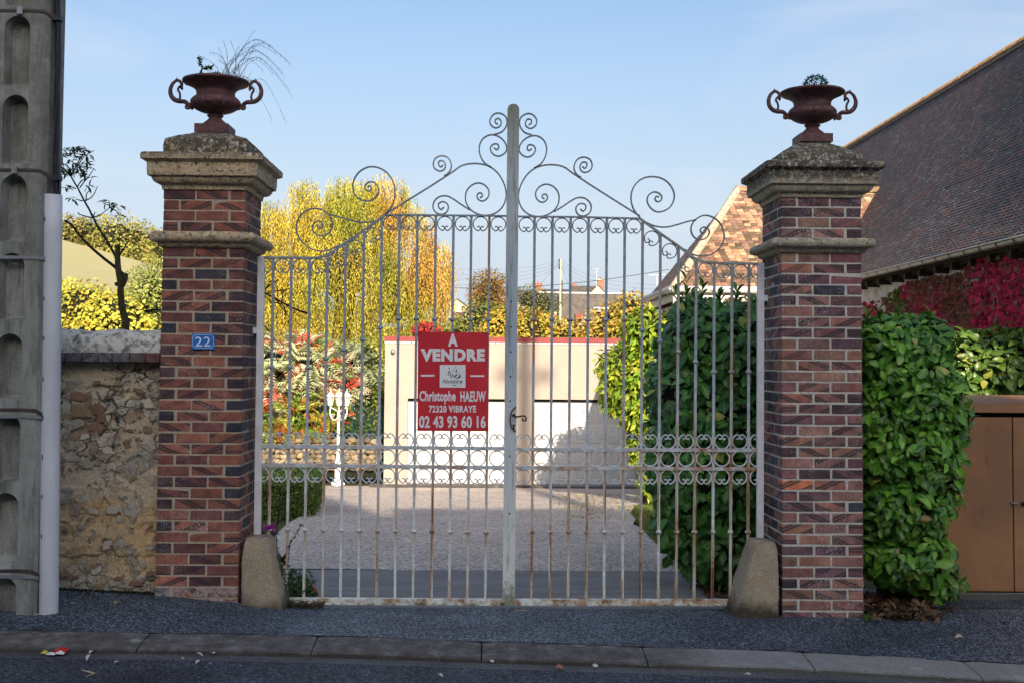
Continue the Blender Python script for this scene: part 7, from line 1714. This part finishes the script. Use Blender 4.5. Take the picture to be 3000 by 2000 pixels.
# crumpled wrapper
def crumple(name, px, py, w_, d_, h_, c, parent, sd):
    p = road_pt(px, py, .003); V = []; n_ = 9
    for j in range(n_):
        for i in range(n_):
            x, y = i / (n_ - 1) - .5, j / (n_ - 1) - .5; e = max(0, 1 - (x * x + y * y) * 3.4); q = Vector((x * 6 + sd, y * 6, sd))
            V.append(p + Vector((x * w_ * (1 + .3 * mn.noise(q)), y * d_ * (1 + .3 * mn.noise(q * 1.3)), h_ * (e * .7 + .5 * abs(mn.noise(q * 1.7))))))
    me = mesh(name, [v - p for v in V], [(j * n_ + i, j * n_ + i + 1, (j + 1) * n_ + i + 1, (j + 1) * n_ + i) for j in range(n_ - 1) for i in range(n_ - 1)], 'paper'); return inst(name, me, p, parent, None, None, c)
t = thing('crumpled_wrapper', 'crumpled red, white and yellow wrapper lying in the left gutter', 'wrapper', road_pt(160, 1912))
crumple('red_foil', 180, 1910, .07, .09, .035, (.5, .03, .02), t, 1); crumple('white_lining', 176, 1916, .05, .05, .02, (.7, .7, .72), t, 2); crumple('white_lining', 150, 1917, .055, .04, .016, (.65, .66, .7), t, 3); crumple('yellow_foil', 131, 1913, .035, .05, .02, (.55, .5, .04), t, 4); crumple('dark_foil', 157, 1911, .06, .05, .014, (.05, .05, .05), t, 5)

# ================================================================== ACROSS THE STREET (shades the street as the photo shows)
def opp_house(label, x0, x1, zeave, zridge, hip=(0, 0), Yf=-4.6, depth=7, gable_street=None):
    z0 = base_z(0, Yf); t = thing('street_house', label, 'house', ((x0 + x1) / 2, Yf, z0), 'houses across the street')
    G().box((x0 + .15, Yf - depth + .3, z0), (x1 - .15, Yf, zeave)).mk('wall', 'farwall', t); ym = Yf - depth / 2
    V = [(x0, Yf + .3, zeave), (x1, Yf + .3, zeave), (x1 - hip[1], ym, zridge), (x0 + hip[0], ym, zridge), (x1, Yf - depth, zeave), (x0, Yf - depth, zeave)]
    mk('roof', V, [(0, 3, 2, 1), (3, 5, 4, 2), (1, 2, 4), (0, 5, 3), (0, 1, 4, 5)], 'slate', t)
    x = x0 + 1.2
    while x < x1 - 1:
        for zz_ in (z0 + 1, z0 + 3.9, z0 + 6.8, z0 + 9.7):
            if zz_ + 1.6 < zeave:
                w_ = G().box((x, Yf - .02, zz_), (x + 1.0, Yf + .05, zz_ + 1.5)).mk('window', 'whitegutter', t); G().box((x + .08, Yf + .04, zz_ + .08), (x + .92, Yf + .06, zz_ + 1.42)).mk('pane', 'window', w_)
        x += 2.4
    return t
YO = -22.0
opp_house('tall rendered house up the slope across the street, behind the viewer', -22, 3.9, CZ + 13.6, CZ + 18.2, (0, 1.0), YO)
opp_house('lower house up the slope across the street, behind the viewer at right', 4.2, 8.5, CZ + 12.2, CZ + 16.5, (0, .3), YO)
opp_house('third steep roofed house up the slope, behind the viewer at far right', 9.9, 26, CZ + 15.4, CZ + 24, (4.6, 0), YO, 8)
pb = Vector((6.65, -18.0, base_z(6.65, -18))); t = thing('street_pole', 'wooden power pole up the slope across the street, behind the viewer', 'utility pole', pb); ZP = CZ + 12.15 + 6.47
G().tube([pb, Vector((pb.x, pb.y, ZP + 1.5))], [.27, .2], 10).mk('shaft', 'bark', t)
G().box((pb.x - .62, pb.y - .05, ZP - .06), (pb.x + .62, pb.y + .05, ZP + .06)).mk('crossarm', 'wood', t)
for sx_ in (-.5, .5): G().ball((pb.x + sx_, pb.y, ZP + .02), .17, 8, 6, (1.1, 1, .9)).mk('insulator', 'whitegutter', t)
print('objects', len(bpy.data.objects))
